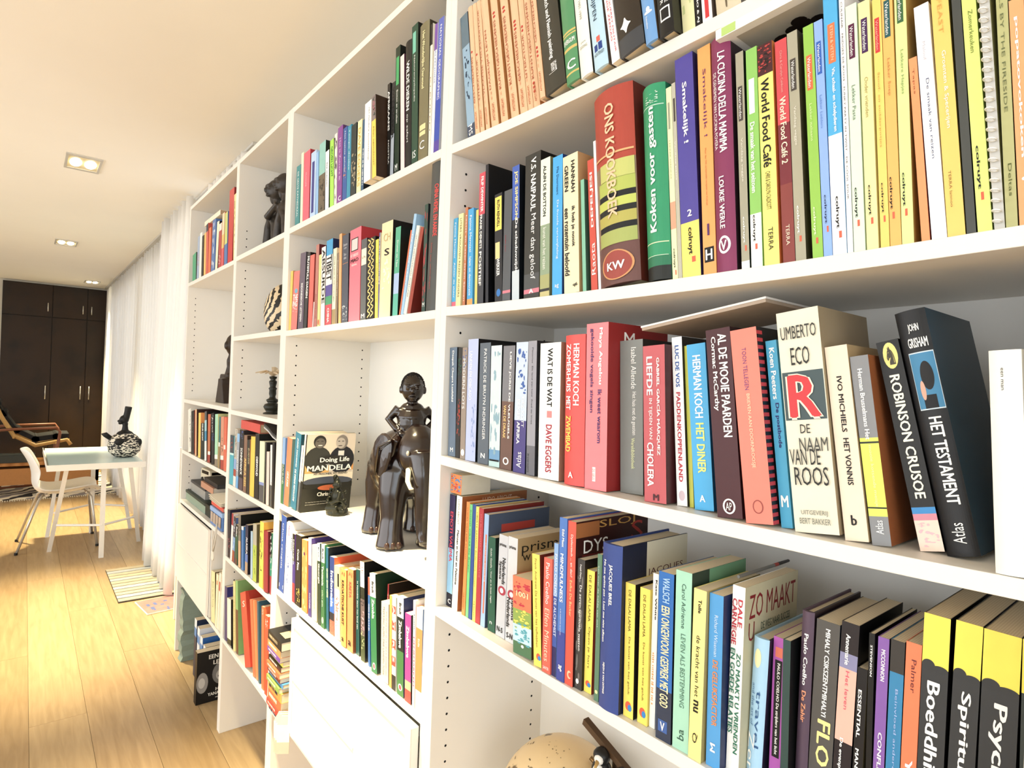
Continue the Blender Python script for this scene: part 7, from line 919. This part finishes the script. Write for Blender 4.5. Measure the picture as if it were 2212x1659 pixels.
MB().lathe([(.075,0),(.075,.012),(.05,.022),(.018,.04),(.012,.09),(.02,.13),(.012,.155),(.006,.163)],n=24).build('stand',mat('#5a3a1e',.35,.1),t,smooth=True)
# little black and white bird ornament on a brown board beside the globe
t=thing('bird_ornament','small black and white bird ornament on brown board, right of the globe','ornament',(.34,.13,.3855))
MB().obox((.02,.006,.437),(.075,0,-.03),(0,.006,0),(.0015,0,.005)).box(-.03,.06,-.03,.03,0,.012).tube([(.005,.02,.01),(.005,.02,.43)],.006,8).box(-.03,.06,-.02,.02,.372,.38).build('board',mat('#4a3218',.5,.2),t)
for k in (0,1):
    b0=MB(); x=-.004+k*.045; z=.405-k*.012
    b0.ell((x,-.004,z),(.02,.016,.026),14,10).ell((x,-.006,z+.03),(.015,.014,.014),12,8)
    p=b0.build('bird_body',mat('#181818',.4),t,smooth=True)
    MB().ell((x+.002,-.013,z),(.014,.012,.02),12,8).ell((x+.003,-.016,z+.029),(.009,.007,.008),10,6).build('white_breast',mat('#f0efe8',.5),t,smooth=True)
    MB().tube([(x+.004,-.02,z+.028),(x+.012,-.038,z+.022)],[.004,.001],8).build('beak',mat('#c8a050',.4),t,smooth=True)
t=thing('picture_book','small chunky picture book with colourful spine atop the leftmost globe-bay books','book',(.0035,.024,1.2165))
MB().box(0,.038,0,.0015,0,.038).box(0,.0015,.0015,.07,0,.038).box(.0365,.038,.0015,.07,0,.038).build('cover',mat('#e6dfc6',.5),t)
MB().box(.0018,.0362,.0018,.068,.001,.037).build('pages',PAGES,t)
mb,ms=lettering([('r','','#e8883a',0,1,0,1),('b','','#3a8ac8',.1,.95,.05,.95),('b','','#c8383a',.1,.9,.05,.95)],.038,.038,.07,0,5)
mb.build('printed_patch',ms,t,fix=False)
# magazines lying over book tops
t=thing('magazine','white-edged magazine with dark grape picture lying over the cookbooks','magazine',(.588,-.004,1.862),None,(0,-.05,0))
MB().box(0,.125,0,.2,0,.012).build('pages',mat('#f7f7f4',.4,.02),t)
m=MB(); rnd=random.Random(5)
for k in range(16):
    cx,cy=.075+rnd.uniform(-.025,.03),.07+rnd.uniform(-.03,.035); r=rnd.uniform(.008,.012)
    m.add([(cx+r*math.cos(2*PI*i/12),cy+r*math.sin(2*PI*i/12),-.0003-k*1e-5) for i in range(12)],[tuple(range(12))])
m.build('grape_print',mat('#1c1210',.4,.2),t,fix=False)
m=MB(); m.add([(.02,.012,-.0002),(.12,.012,-.0002),(.12,.16,-.0002),(.02,.16,-.0002)],[(0,1,2,3)]); m.build('back_cover_print',mat('#b9b4a6',.5,.1),t,fix=False)
MB().box(.008,.026,-.0006,-.0001,.001,.011).build('green_label',mat('#b6d66c',.5,0),t)
t=thing('magazine','thin white-edged magazine resting across the novel tops','magazine',(.462,.03,1.522),None,(0,-.14,0))
MB().box(0,.185,0,.15,0,.0025).build('cover',mat('#f1ece6',.4,.02),t); MB().box(.001,.184,.001,.149,-.004,-.0001).build('pages',mat('#b8a28c',.6,.1),t)
t=thing('pencil','grey pencil with red tip lying behind the plum hardback','pencil',(.606,.06,1.2045))
MB().tube([(0,0,0),(.0,.09,.0)],.0022,6).build('shaft',mat('#8a8a86',.4),t); MB().tube([(0,.09,0),(0,.1,0)],.0024,6).build('red_band',mat('#c83a2a',.4),t); MB().tube([(0,.1,0),(0,.13,0)],[.0024,.002],6).build('black_end',mat('#151515',.4),t)
# stack of flat books left of the flap door
ST=[('#1d1a19',.027,'black pocket book with gold patterned cover, top of the flat stack'),('#f0924a',.021,'orange pocket book second from the top of the flat stack'),('#7a4ab0',.015,'purple pocket book third from the top of the flat stack'),('#f2e04a',.0145,'yellow pocket book under the purple one in the flat stack'),('#2a2624',.0155,'black pocket book with white marks in the flat stack'),('#e0703c',.0155,'orange-brown pocket book in the middle of the flat stack'),('#8a3a2c',.0155,'dark red pocket book in the middle of the flat stack'),('#4a93d8',.0125,'blue pocket book in the flat stack'),('#8fb04a',.0165,'green pocket book under the blue one in the flat stack'),('#f6b040',.0275,'thick amber pocket book low in the flat stack'),('#ee6a34',.0295,'thick orange-red pocket book low in the flat stack'),('#c83a2c',.0175,'red pocket book second from the bottom of the flat stack'),('#f0f0ea',.0165,'white and navy pocket book at the bottom of the flat stack')]
z=.3853; rnd=random.Random(12)
for i,(c,th,lab) in list(enumerate(ST))[::-1]:
    L=.125+rnd.uniform(-.008,.006); Wd=.11+rnd.uniform(-.008,.008); y0=-.018+rnd.uniform(-.006,.006)
    t=thing('book',lab,'book',(-.936,y0,z),'pocket books stacked flat beside the flap door')
    cv=mat(c,.42,.05); k=.0007
    MB().box(0,L,0,k,0,th).box(0,L,k,Wd,0,k).box(0,L,k,Wd,th-k,th).build('cover',cv,t)
    MB().box(.001,L-.001,k+.0002,Wd-.001,k+.0002,th-k-.0002).build('pages',PAGES,t,fix=False)
    lt=MB()
    x=.012; r2=random.Random(i)
    while x<L*.7:
        s=r2.uniform(.001,.0028); lt.box(x,x+s,-.0003,-.0001,th*.35,th*.68); x+=s+r2.choice((.001,.001,.003))
    if i==0: 
        lt.box(.05,.1,.02,.075,th+.0001,th+.0002)
    lt.build('lettering',mat('#f6efe0' if c not in('#f2e04a','#f0f0ea','#f6b040') else '#2a2a4a',.5,0) if i else mat('#cdb88c',.5,0),t,fix=False)
    z+=th+.0004
# paper sheaf hanging over the shelf edge
t=thing('paper_sheaf','cream folded paper booklets hanging over the edge below the flat stack','papers',(-.83,-.028,.3))
for k in range(3):
    m=MB(); pts=[(-.0+k*.014,0,.0+.004*k),(.012+k*.014,-.004,.05),(.008+k*.014,-.004,.1),(.018+k*.014,.006,.128)]
    vs=[]
    for p in pts: vs+=[(p[0],p[1]-.0,p[2]),(p[0]+.02,p[1]+.03,p[2])]
    m.add(vs,[(0,1,3,2),(2,3,5,4),(4,5,7,6)])
    o=m.build('booklet',mat('#f3e9cf',.6,.04),t,fix=False); so=o.modifiers.new('thickness','SOLIDIFY'); so.thickness=.003
# flat red book and papers in third bay
def flatbook(lab,c,x,y,z,L,Wd,th,rz=0,group=None,pc='#c9ac84'):
    t=thing('book',lab,'book',(x,y,z),group,(0,0,rz)); cv=mat(c,.45,.05); k=.0014
    MB().box(0,L,0,k,0,th).box(0,L,k,Wd,0,k).box(0,L,k,Wd,th-k,th).build('cover',cv,t)
    MB().box(.002,L-.002,k+.0002,Wd-.003,k+.0002,th-k-.0002).build('pages',mat(pc,.8,.08),t); return t
flatbook('red hardback lying flat over the third bay books','#d84a3c',-1.45,.012,1.2295,.24,.16,.032)
t=thing('magazine','grey magazines bent over the book tops beside the flat red book','magazine',(-1.195,.02,1.205))
for k in range(3):
    m=MB(); pts=[(0,0,.046+k*.006),(.05,0,.036+k*.006),(.1,0,.02+k*.006),(.15,0,.012+k*.006)]; vs=[]
    for p in pts: vs+=[(p[0],0,p[2]),(p[0]+.01,.17,p[2]+.004)]
    m.add(vs,[(0,1,3,2),(2,3,5,4),(4,5,7,6)]); o=m.build('issue',mat(('#dcdcda','#6a6864','#3c3a38')[k],.5,.15),t,fix=False); so=o.modifiers.new('thickness','SOLIDIFY'); so.thickness=.004
flatbook('cream book lying flat over the top left books','#f4ead0',-2.2,.012,2.146,.3,.14,.022)
flatbook('dark brown book lying flat over the library books','#2a1c14',-2.2,.06,1.267,.25,.14,.014,0,None,'#4a3a2a')
# black bookend and dark blocks in folder compartment
t=thing('bookend','black metal bookend left of the big red folder','bookend',(-1.444,.004,.3852))
MB().box(0,.002,0,.11,0,.15).box(0,.022,0,.11,0,.002).build('plate',DARK,t)
# boxes, van, postcards in leftmost unit
def boxthing(lab,c1,c2,x,y,z,L,Wd,H,cat='box',rz=0):
    t=thing('box',lab,cat,(x,y,z),None,(0,0,rz)); MB().box(0,L,0,Wd,0,H*.97).build('body',mat(c1,.5,.08),t,bevel=.002)
    MB().box(-.002,L+.002,-.002,Wd+.002,H*.75,H).build('lid',mat(c2,.5,.08),t,bevel=.002); return t
boxthing('sage green document box lying in the leftmost unit','#8ba08b','#2c3a30',-2.44,.02,.786,.42,.2,.05)
boxthing('dark green small box at the end of the sage box','#16241c','#0f1a14',-2.015,.02,.786,.1,.15,.055)
boxthing('grey archive box on the sage document box','#9a9a94','#3a3a3c',-2.4,.035,.8365,.3,.18,.055)
flatbook('brown spined album lying on the grey archive box','#c08a6c',-2.165,.03,.892,.24,.17,.028,0,None,'#d8cdb8')
flatbook('black album lying on the brown one','#1a1a1e',-2.15,.04,.9205,.26,.17,.02,0,None,'#3a3a3a')
t=thing('toy_van','small white and beige toy van standing on the grey archive box','toy',(-2.255,.1,.892),None,(0,0,.1))
MB().prism([(-.075,.012),(.075,.012),(.078,.035),(.06,.04),(.045,.066),(-.068,.07),(-.078,.04)],-.03,.03,'y').build('body',mat('#d9cfb0',.35,.05),t,bevel=.003)
MB().box(-.06,.035,-.0305,.0305,.044,.06).box(.056,.058,-.022,.022,.044,.058).build('window',mat('#14100e',.15,0),t)
for a,b_ in ((-.045,-.031),(.045,-.031),(-.045,.031),(.045,.031)): MB().tube([(a,b_-.004,.013),(a,b_+.004,.013)],.013,14).build('wheel',DARK,t)
t=boxthing('blue postcard box with people pictures in the leftmost unit','#5a86c8','#8fb4e4',-1.85,.005,.786,.2,.12,.075,'box',.0)
m=MB()
for k in range(4): m.box(.02+k*.045,.055+k*.045,-.0035,-.0022,.012,.055)
m.build('picture_print',mat('#b8a490',.5,.4,scale=300),t)
flatbook('red folder lying on the blue postcard box','#e0503c',-1.86,.01,.864,.2,.14,.016,.0,None,'#f4ead4')
t=thing('paper_sheaf','cream crumpled papers lying on the red folder','papers',(-1.87,.01,.8815))
for k in range(3):
    m=MB(); m.add([(-.03-k*.01,.0,.0+k*.008),(.2,-.008,.004+k*.006),(.21,.12,.012+k*.012),(.04,.13,.024+k*.006)],[(0,1,2,3)])
    o=m.build('sheet',mat('#efe6cf',.7,.05),t,fix=False); so=o.modifiers.new('thickness','SOLIDIFY'); so.thickness=.002
t=thing('lanyard','grey lanyard with round tag hanging before the leftmost flap door','lanyard',(-1.68,-.012,.70))
MB().tube([(.02,0,.12),(.03,-.004,.07),(.01,-.004,.03),(-.01,-.004,.0)],.0035,6).tube([(.02,0,.12),(.0,-.006,.05),(-.01,-.004,.0)],.003,6).build('strap',mat('#cfc8b8',.7),t,smooth=True)
MB().lathe([(.02,-.002),(.02,.002)],n=16).xf(Matrix.Rotation(PI/2,4,'X')).xf(Matrix.Translation((-.012,-.004,-.018))).build('tag',mat('#e6dfcf',.4),t)
# floor level goods under the leftmost unit
t=thing('paper_bag','crumpled grey-green paper portfolio standing under the leftmost unit','bag',(-2.36,.0,.001))
m=MB(); rnd=random.Random(8); N=14; vs=[]
for j in range(N+1):
    z=.355*j/N; wv_=.003*math.sin(j*1.1)+rnd.uniform(-.004,.004)
    for (x,y_) in ((0+wv_*.5,-.004+wv_),(.055+wv_,.0+wv_),(.06,.2),(0,.2)): vs.append((x,y_,z))
m.add(vs,[(j*4+a,j*4+(a+1)%4,(j+1)*4+(a+1)%4,(j+1)*4+a) for j in range(N) for a in range(4)]+[(0,1,2,3),(N*4,N*4+1,N*4+2,N*4+3)])
m.build('bag_body',mat('#8b9c8c',.7,.12,scale=25),t)
FB=[('#1c2c4a','navy floor-level book, leftmost beneath the fourth bay'),('#e8ecf0','white floor-level book with blue top beneath the fourth bay'),('#2a6ab8','bright blue floor-level book beneath the fourth bay'),('#141416','black floor-level book beneath the fourth bay')]
for i,(c,lab) in enumerate(FB):
    make_book(dict(X=-2.14+i*.062,Z=.0012,Y=.02,w=.045,h=.27-.02*i,l=0,d=.17,c=c,L=lab,bands=[(.7,c),(.85,'#3a8ad0'),(1,'#e8f0f4')]),'books standing on the floor under the leftmost unit',900+i)
make_book(dict(X=-1.872,Z=.0012,Y=-.03,w=.04,h=.225,l=0,d=.155,c='#131212',side='#151414',L='black book on the floor whose cover reads EEN KLEIN LEVEN',
    hook=[('O','','#9a9690',.2,.6,.0,.3),('O','','#c8c4bc',.3,.5,.05,.22),('O','','#7a7874',.3,.75,.4,.95),('O','','#b8b4ac',.38,.6,.5,.8),('O','','#1a1a1a',.44,.5,.55,.72),('H','EEN KLEIN','#f0ece0',.84,.92,.3,.98,'B'),('H','LEVEN','#f0ece0',.72,.8,.42,.86,'B'),('H','HANYA','#f0ece0',.2,.26,.5,.95,'B'),('H','YANAGIHARA','#f0ece0',.12,.18,.3,.98,'B'),('R','','#d8d4c8',.06,.075,.5,.9)]),'books standing on the floor under the leftmost unit',950)
# rolled tapestry bag under the third bay
t=thing('rolled_tapestry','patterned ochre rolled tapestry on a dark stick under the narrow unit','textile',(-1.09,.08,.001),None,(0,.04,0))
MB().tube([(-.03,0,0),(-.028,0,.34)],.007,8).build('stick',DARK,t,smooth=True)
MB().tube([(.02,0,.0),(.028,0,.08),(.018,0,.18),(.006,0,.28),(-.01,0,.32)],[.03,.045,.05,.035,.018],12).build('cloth_roll',wave_mat('ochre_tapestry','#6a3a22','#c8a45c',20,.9,12,'Z',3),t,smooth=True)
# ------------------------------------------------------------------ far side of the room
DW=wave_mat('dark_wardrobe_wood','#1d1206','#2b1c0c',2,.4,4,'X',1.5,spec=.25)
t=thing('wardrobe','tall dark brown built-in wardrobe with upright steel handles','wardrobe',(-9.44,-.9,0))
W_=1.32; HH=2.575
MB().box(0,.04,0,W_,0,HH).build('carcass',DW,t)
ed=[0,.53,.92,W_]; k=0
for z0,z1 in ((.03,2.125),(2.135,HH-.01)):
    for i in range(3):
        d=MB().box(.0405,.06,ed[i]+.004,ed[i+1]-.004,z0,z1).build('door',DW,t,bevel=.002)
        hy=ed[i+1]-.05 if i in (0,1) else ed[i]+.05
        hz=(1.0,1.2) if z0<1 else (2.2,2.33)
        MB().tube([(.06,hy,hz[0]+.01),(.078,hy,hz[0]+.01),(.078,hy,hz[1]-.01),(.06,hy,hz[1]-.01)],.008,8).build('handle',mat('#d9d3c8',.25,0,.8),d,smooth=True)
# low wooden bench with box
BW=wave_mat('orange_bench_wood','#9a6430','#b98046',3,.45,2,'Y',2)
t=thing('low_bench','low orange-brown wooden bench before the wardrobe','bench',(-7.75,-.95,.009))
MB().box(-.2,.2,0,1.05,.33,.37).build('seat',BW,t,bevel=.003)
for a,b_ in ((-.17,.05),(.17,.05),(-.17,1.0),(.17,1.0)): MB().box(a-.02,a+.02,b_-.02,b_+.02,0,.33).build('leg',BW,t)
MB().box(-.19,.19,.03,1.02,.12,.3).build('apron',mat('#b87a34',.6,.1),t)
t=thing('box','flat dark grey-green box on the low bench','box',(-7.62,-.86,.3795)); MB().box(0,.1,0,.33,0,.085).build('body',mat('#2c302a',.5),t,bevel=.003); MB().box(-.003,.103,-.003,.333,.086,.1).build('lid',mat('#3a4038',.5),t)
# lounge chair
LW=mat('#c99a4a',.4,.12,scale=20)
t=thing('lounge_chair','bent plywood lounge chair with black cushion before the wardrobe','chair',(-8.35,-.62,.009))
for s in (-1,1):
    MB().tube([(s*.27,-.28,1.0),(s*.27,-.22,.85),(s*.27,-.1,.62),(s*.27,.1,.5),(s*.27,.3,.54),(s*.27,.4,.56),(s*.27,.44,.5)],.022,8).build('frame_rail',LW,t,smooth=True)
    MB().tube([(s*.31,-.35,.68),(s*.31,-.1,.7),(s*.31,.3,.71),(s*.31,.33,.66),(s*.31,.3,.4),(s*.31,.2,.04),(s*.31,-.2,.022),(s*.31,-.3,.3),(s*.31,-.35,.66)],.016,8).build('armrest_loop',mat('#8a4f2c',.4,.1),t,smooth=True)
MB().tube([(-.3,-.1,.6),(.3,-.1,.6)],.014,8).tube([(-.3,.3,.52),(.3,.3,.52)],.014,8).build('crossbar',LW,t,smooth=True)
m=MB(); pts=[(-.26,.98),(-.2,.86),(-.08,.66),(.1,.55),(.3,.58),(.42,.58)]
for i in range(len(pts)-1):
    a=Vector((0,)+pts[i]); b_=Vector((0,)+pts[i+1]); m.tube([a+Vector((-.24,0,.02)),a+Vector((.24,0,.02))],.04,8) 
    m.obox((a+b_)/2+Vector((0,0,.02)),(.24,0,0),(b_-a)/2,(0,.0,.03))
m.build('cushion',mat('#121110',.7,.1),t)
# patterned rug
RUG=bpy.data.materials.new('patterned_rug_weave'); RUG.use_nodes=True; nt=RUG.node_tree; b=nt.nodes['Principled BSDF']; b.inputs['Roughness'].default_value=.95
tc=nt.nodes.new('ShaderNodeTexCoord'); wv=nt.nodes.new('ShaderNodeTexWave'); wv.wave_type='BANDS'; wv.bands_direction='DIAGONAL'; wv.wave_profile='TRI'; wv.inputs['Scale'].default_value=1.6; wv.inputs['Distortion'].default_value=5; wv.inputs['Detail Scale'].default_value=1.5
cr=nt.nodes.new('ShaderNodeValToRGB'); cr.color_ramp.interpolation='CONSTANT'; e=cr.color_ramp.elements; e[0].color=lin('#241f1c'); e[1].position=.22; e[1].color=lin('#efe3c6'); q=cr.color_ramp.elements.new(.7); q.color=lin('#8f8680')
nt.links.new(tc.outputs['Object'],wv.inputs[0]); nt.links.new(wv.outputs['Fac'],cr.inputs[0]); nt.links.new(cr.outputs[0],b.inputs['Base Color'])
t=thing('rug','cream fringed rug with black and grey pattern under the low bench','rug',(-8.2,-.3,.0005))
m=MB(); N=24; vs=[]
for i in range(N+1):
    y_=-.62+1.2*i/N; q=.02*math.sin(i*1.9)
    vs+=[(-.85,y_,.0),(.85+q,y_,.0),(.85+q,y_,.008),(-.85,y_,.008)]
m.add(vs,[(i*4+a,i*4+(a+1)%4,(i+1)*4+(a+1)%4,(i+1)*4+a) for i in range(N) for a in range(4)]+[(0,1,2,3),(N*4,N*4+1,N*4+2,N*4+3)])
m.build('pile',RUG,t)
m=MB()
for i in range(60):
    y_=-.61+1.18*i/59; m.box(.87,.93+.01*math.sin(i*3),y_,y_+.008,.001,.006)
tag(m.build('fringe',mat('#f1e6c8',.9),t),kind='stuff')
# desk
GLT=mat('#cfe8e6',.25,.02,scale=5); WM=mat('#f4f0e6',.3,.02)
t=thing('desk','white desk with pale green glass top on slanted trestle legs','desk',(-4.95,-.2,0))
MB().box(-.6,.6,-.3,.3,.70,.722).build('tray',WM,t,bevel=.002)
MB().box(-.59,.59,-.29,.29,.7225,.74).build('glass_top',GLT,t,bevel=.001)
MB().box(-.6,.6,-.303,-.3005,.70,.745).box(.6005,.603,-.303,.303,.70,.744).build('rim',WM,t)
for s in (1,-1):
    x=.45*s; xo=.07 if s==1 else -.45; 
    MB().obox(((x+.44*s)/2,.05,.35),(.008,0,0),(0,.016,0),(0,.0,.35)).build('leg',WM,t)
    for yy,dy in ((-.18,-.256),(.22,.343)):
        a=Vector((x,yy,.7)); b_=Vector((xo if s==1 else x-.0,dy,.0)); d=(b_-a)/2
        MB().obox((a+b_)/2,(.008,0,0),(0,.014,0),d).build('leg',WM,t)
    MB().tube([(x-.2*s,-.22,.24),(x,.05,.25)],.009,6).tube([(x,.05,.25),(x-.2*s,.28,.25)],.009,6).build('brace',WM,t)
MB().tube([(-.3,-.2,.4),(-.3,.25,.4)],.009,6).build('brace',WM,t)
# vase on desk
t=thing('calabash_vase','round black and cream woven vase with carved bird-head neck on the desk','vase',(-4.72,.0,.7405))
MB().lathe([(.05,0),(.08,.012),(.108,.045),(.118,.09),(.11,.135),(.085,.17),(.055,.19),(.04,.2)],n=30).build('body',None or (lambda m:(m))(EGG2:=bpy.data.materials.new('woven_calabash')),t,smooth=True)
EGG2.use_nodes=True; nt=EGG2.node_tree; b=nt.nodes['Principled BSDF']; b.inputs['Roughness'].default_value=.6
tc=nt.nodes.new('ShaderNodeTexCoord'); vo=nt.nodes.new('ShaderNodeTexVoronoi'); vo.inputs['Scale'].default_value=105; mp=nt.nodes.new('ShaderNodeMapping'); mp.inputs['Scale'].default_value=(.6,.6,1.5)
cr=nt.nodes.new('ShaderNodeValToRGB'); cr.color_ramp.interpolation='CONSTANT'; cr.color_ramp.elements[0].color=lin('#16120f'); cr.color_ramp.elements[1].position=.55; cr.color_ramp.elements[1].color=lin('#e6dcc8')
nt.links.new(tc.outputs['Object'],mp.inputs[0]); nt.links.new(mp.outputs[0],vo.inputs['Vector'])
sep=nt.nodes.new('ShaderNodeSeparateColor'); nt.links.new(vo.outputs['Color'],sep.inputs[0]); nt.links.new(sep.outputs[0],cr.inputs[0]); nt.links.new(cr.outputs[0],b.inputs['Base Color'])
m=MB().lathe([(.062,.185),(.05,.2),(.024,.215),(.019,.25),(.021,.27)],n=16).ell((-.004,-.008,.3),(.03,.034,.036),14,10).ell((-.004,-.04,.288),(.01,.016,.012),8,6).ell((.0,-.035,.27),(.012,.014,.01),8,6)
m.tube([(.0,.004,.31),(.008,.012,.36),(.012,.018,.405)],[.024,.024,.026],12)
organic('neck',m,DARK,t,.004,2)
MB().ell((.1,-.045,.13),(.016,.035,.03),14,8).build('dark_patch',DARK,t,smooth=True); MB().ell((.06,.095,.12),(.02,.018,.03),14,8).build('dark_patch',DARK,t,smooth=True)
MB().tube([(.02,-.1,.155),(.02,-.135,.185),(.02,-.16,.19)],[.018,.02,.003],8).build('spout',DARK,t,smooth=True)
# desk chair
t=thing('desk_chair','white shell chair with steel tube legs at the desk','chair',(-5.12,-.38,0))
prof=[(-.27,.795),(-.235,.74),(-.2,.66),(-.185,.58),(-.19,.52),(-.165,.46),(-.1,.432),(0,.435),(.1,.45),(.18,.465),(.23,.455),(.25,.43)]
wid=[.12,.17,.2,.2,.2,.215,.225,.23,.235,.23,.21,.18]
vs=[];N=8
for (y_,z),wd in zip(prof,wid):
    for k in range(N+1):
        s=-1+2*k/N; lift=.05*abs(s)**2.5 if z<.6 else 0; fwd=.05*abs(s)**2.5 if z>=.5 else 0
        vs.append((s*wd,y_+fwd,z+lift))
m=MB().add(vs,[(j*(N+1)+i,j*(N+1)+i+1,(j+1)*(N+1)+i+1,(j+1)*(N+1)+i) for j in range(len(prof)-1) for i in range(N)])
o=m.build('seat_shell',mat('#f3f0e8',.3,.02),t,smooth=True,fix=False); so=o.modifiers.new('thickness','SOLIDIFY'); so.thickness=.012; so.offset=-1; sb=o.modifiers.new('sub','SUBSURF'); sb.levels=1; sb.render_levels=2
ST_=mat('#cfc8ba',.25,0,.6)
for sx in (-1,1):
    for sy,top,bot in ((-1,(-.1,.425),(-.275,.004)),(1,(.14,.43),(.235,.004))):
        MB().tube([(sx*.1,top[0]+.02*sy,top[1]),(sx*.17,top[0]+.05*sy,top[1]-.03),(sx*.23,bot[0],bot[1])],.0095,8).build('leg',ST_,t,smooth=True)
        MB().tube([(sx*.23,bot[0],0.001),(sx*.23,bot[0],.018)],.012,8).build('foot_cap',DARK,t)
MB().tube([(-.12,-.1,.42),(.12,-.1,.42)],.009,8).tube([(-.12,.16,.425),(.12,.16,.425)],.009,8).build('under_frame',ST_,t)
# striped mat and papers on floor
t=thing('striped_mat','cream slatted mat with thin dark stripes on the floor by the curtain','mat',(-3.72,.03,.001),None,(0,0,.0))
m=MB().box(-.4,.36,-.185,.24,0,.004).build('base',mat('#2c2620',.8),t)
for k in range(12):
    x=-.398+k*.0635
    MB().box(x,x+.05,-.183,.238,.0042,.008).build('slat',mat(('#b9ab8e','#a9adae','#b3a78e')[k%3],.7,.3,scale=14),t)
t=thing('magazine','pink covered magazine on the floor beside the striped mat','magazine',(-3.2,.07,.0012),None,(0,0,.12))
MB().box(-.13,.13,-.13,.12,0,.006).build('pages',mat('#f3ead6',.6),t); 
m=MB()
MB().box(-.125,.125,-.125,.115,.0061,.0068).build('cover',mat('#b4786e',.5,.35,scale=25),t)
rnd=random.Random(3)
for k in range(14):
    x,y_=rnd.uniform(-.1,.1),rnd.uniform(-.1,.09); m.box(x,x+rnd.uniform(.01,.05),y_,y_+rnd.uniform(.006,.03),.0069+k*1e-5,.00695+k*1e-5)
m.build('cover_print',mat('#5a6a9a',.5,.4,scale=200),t,fix=False)
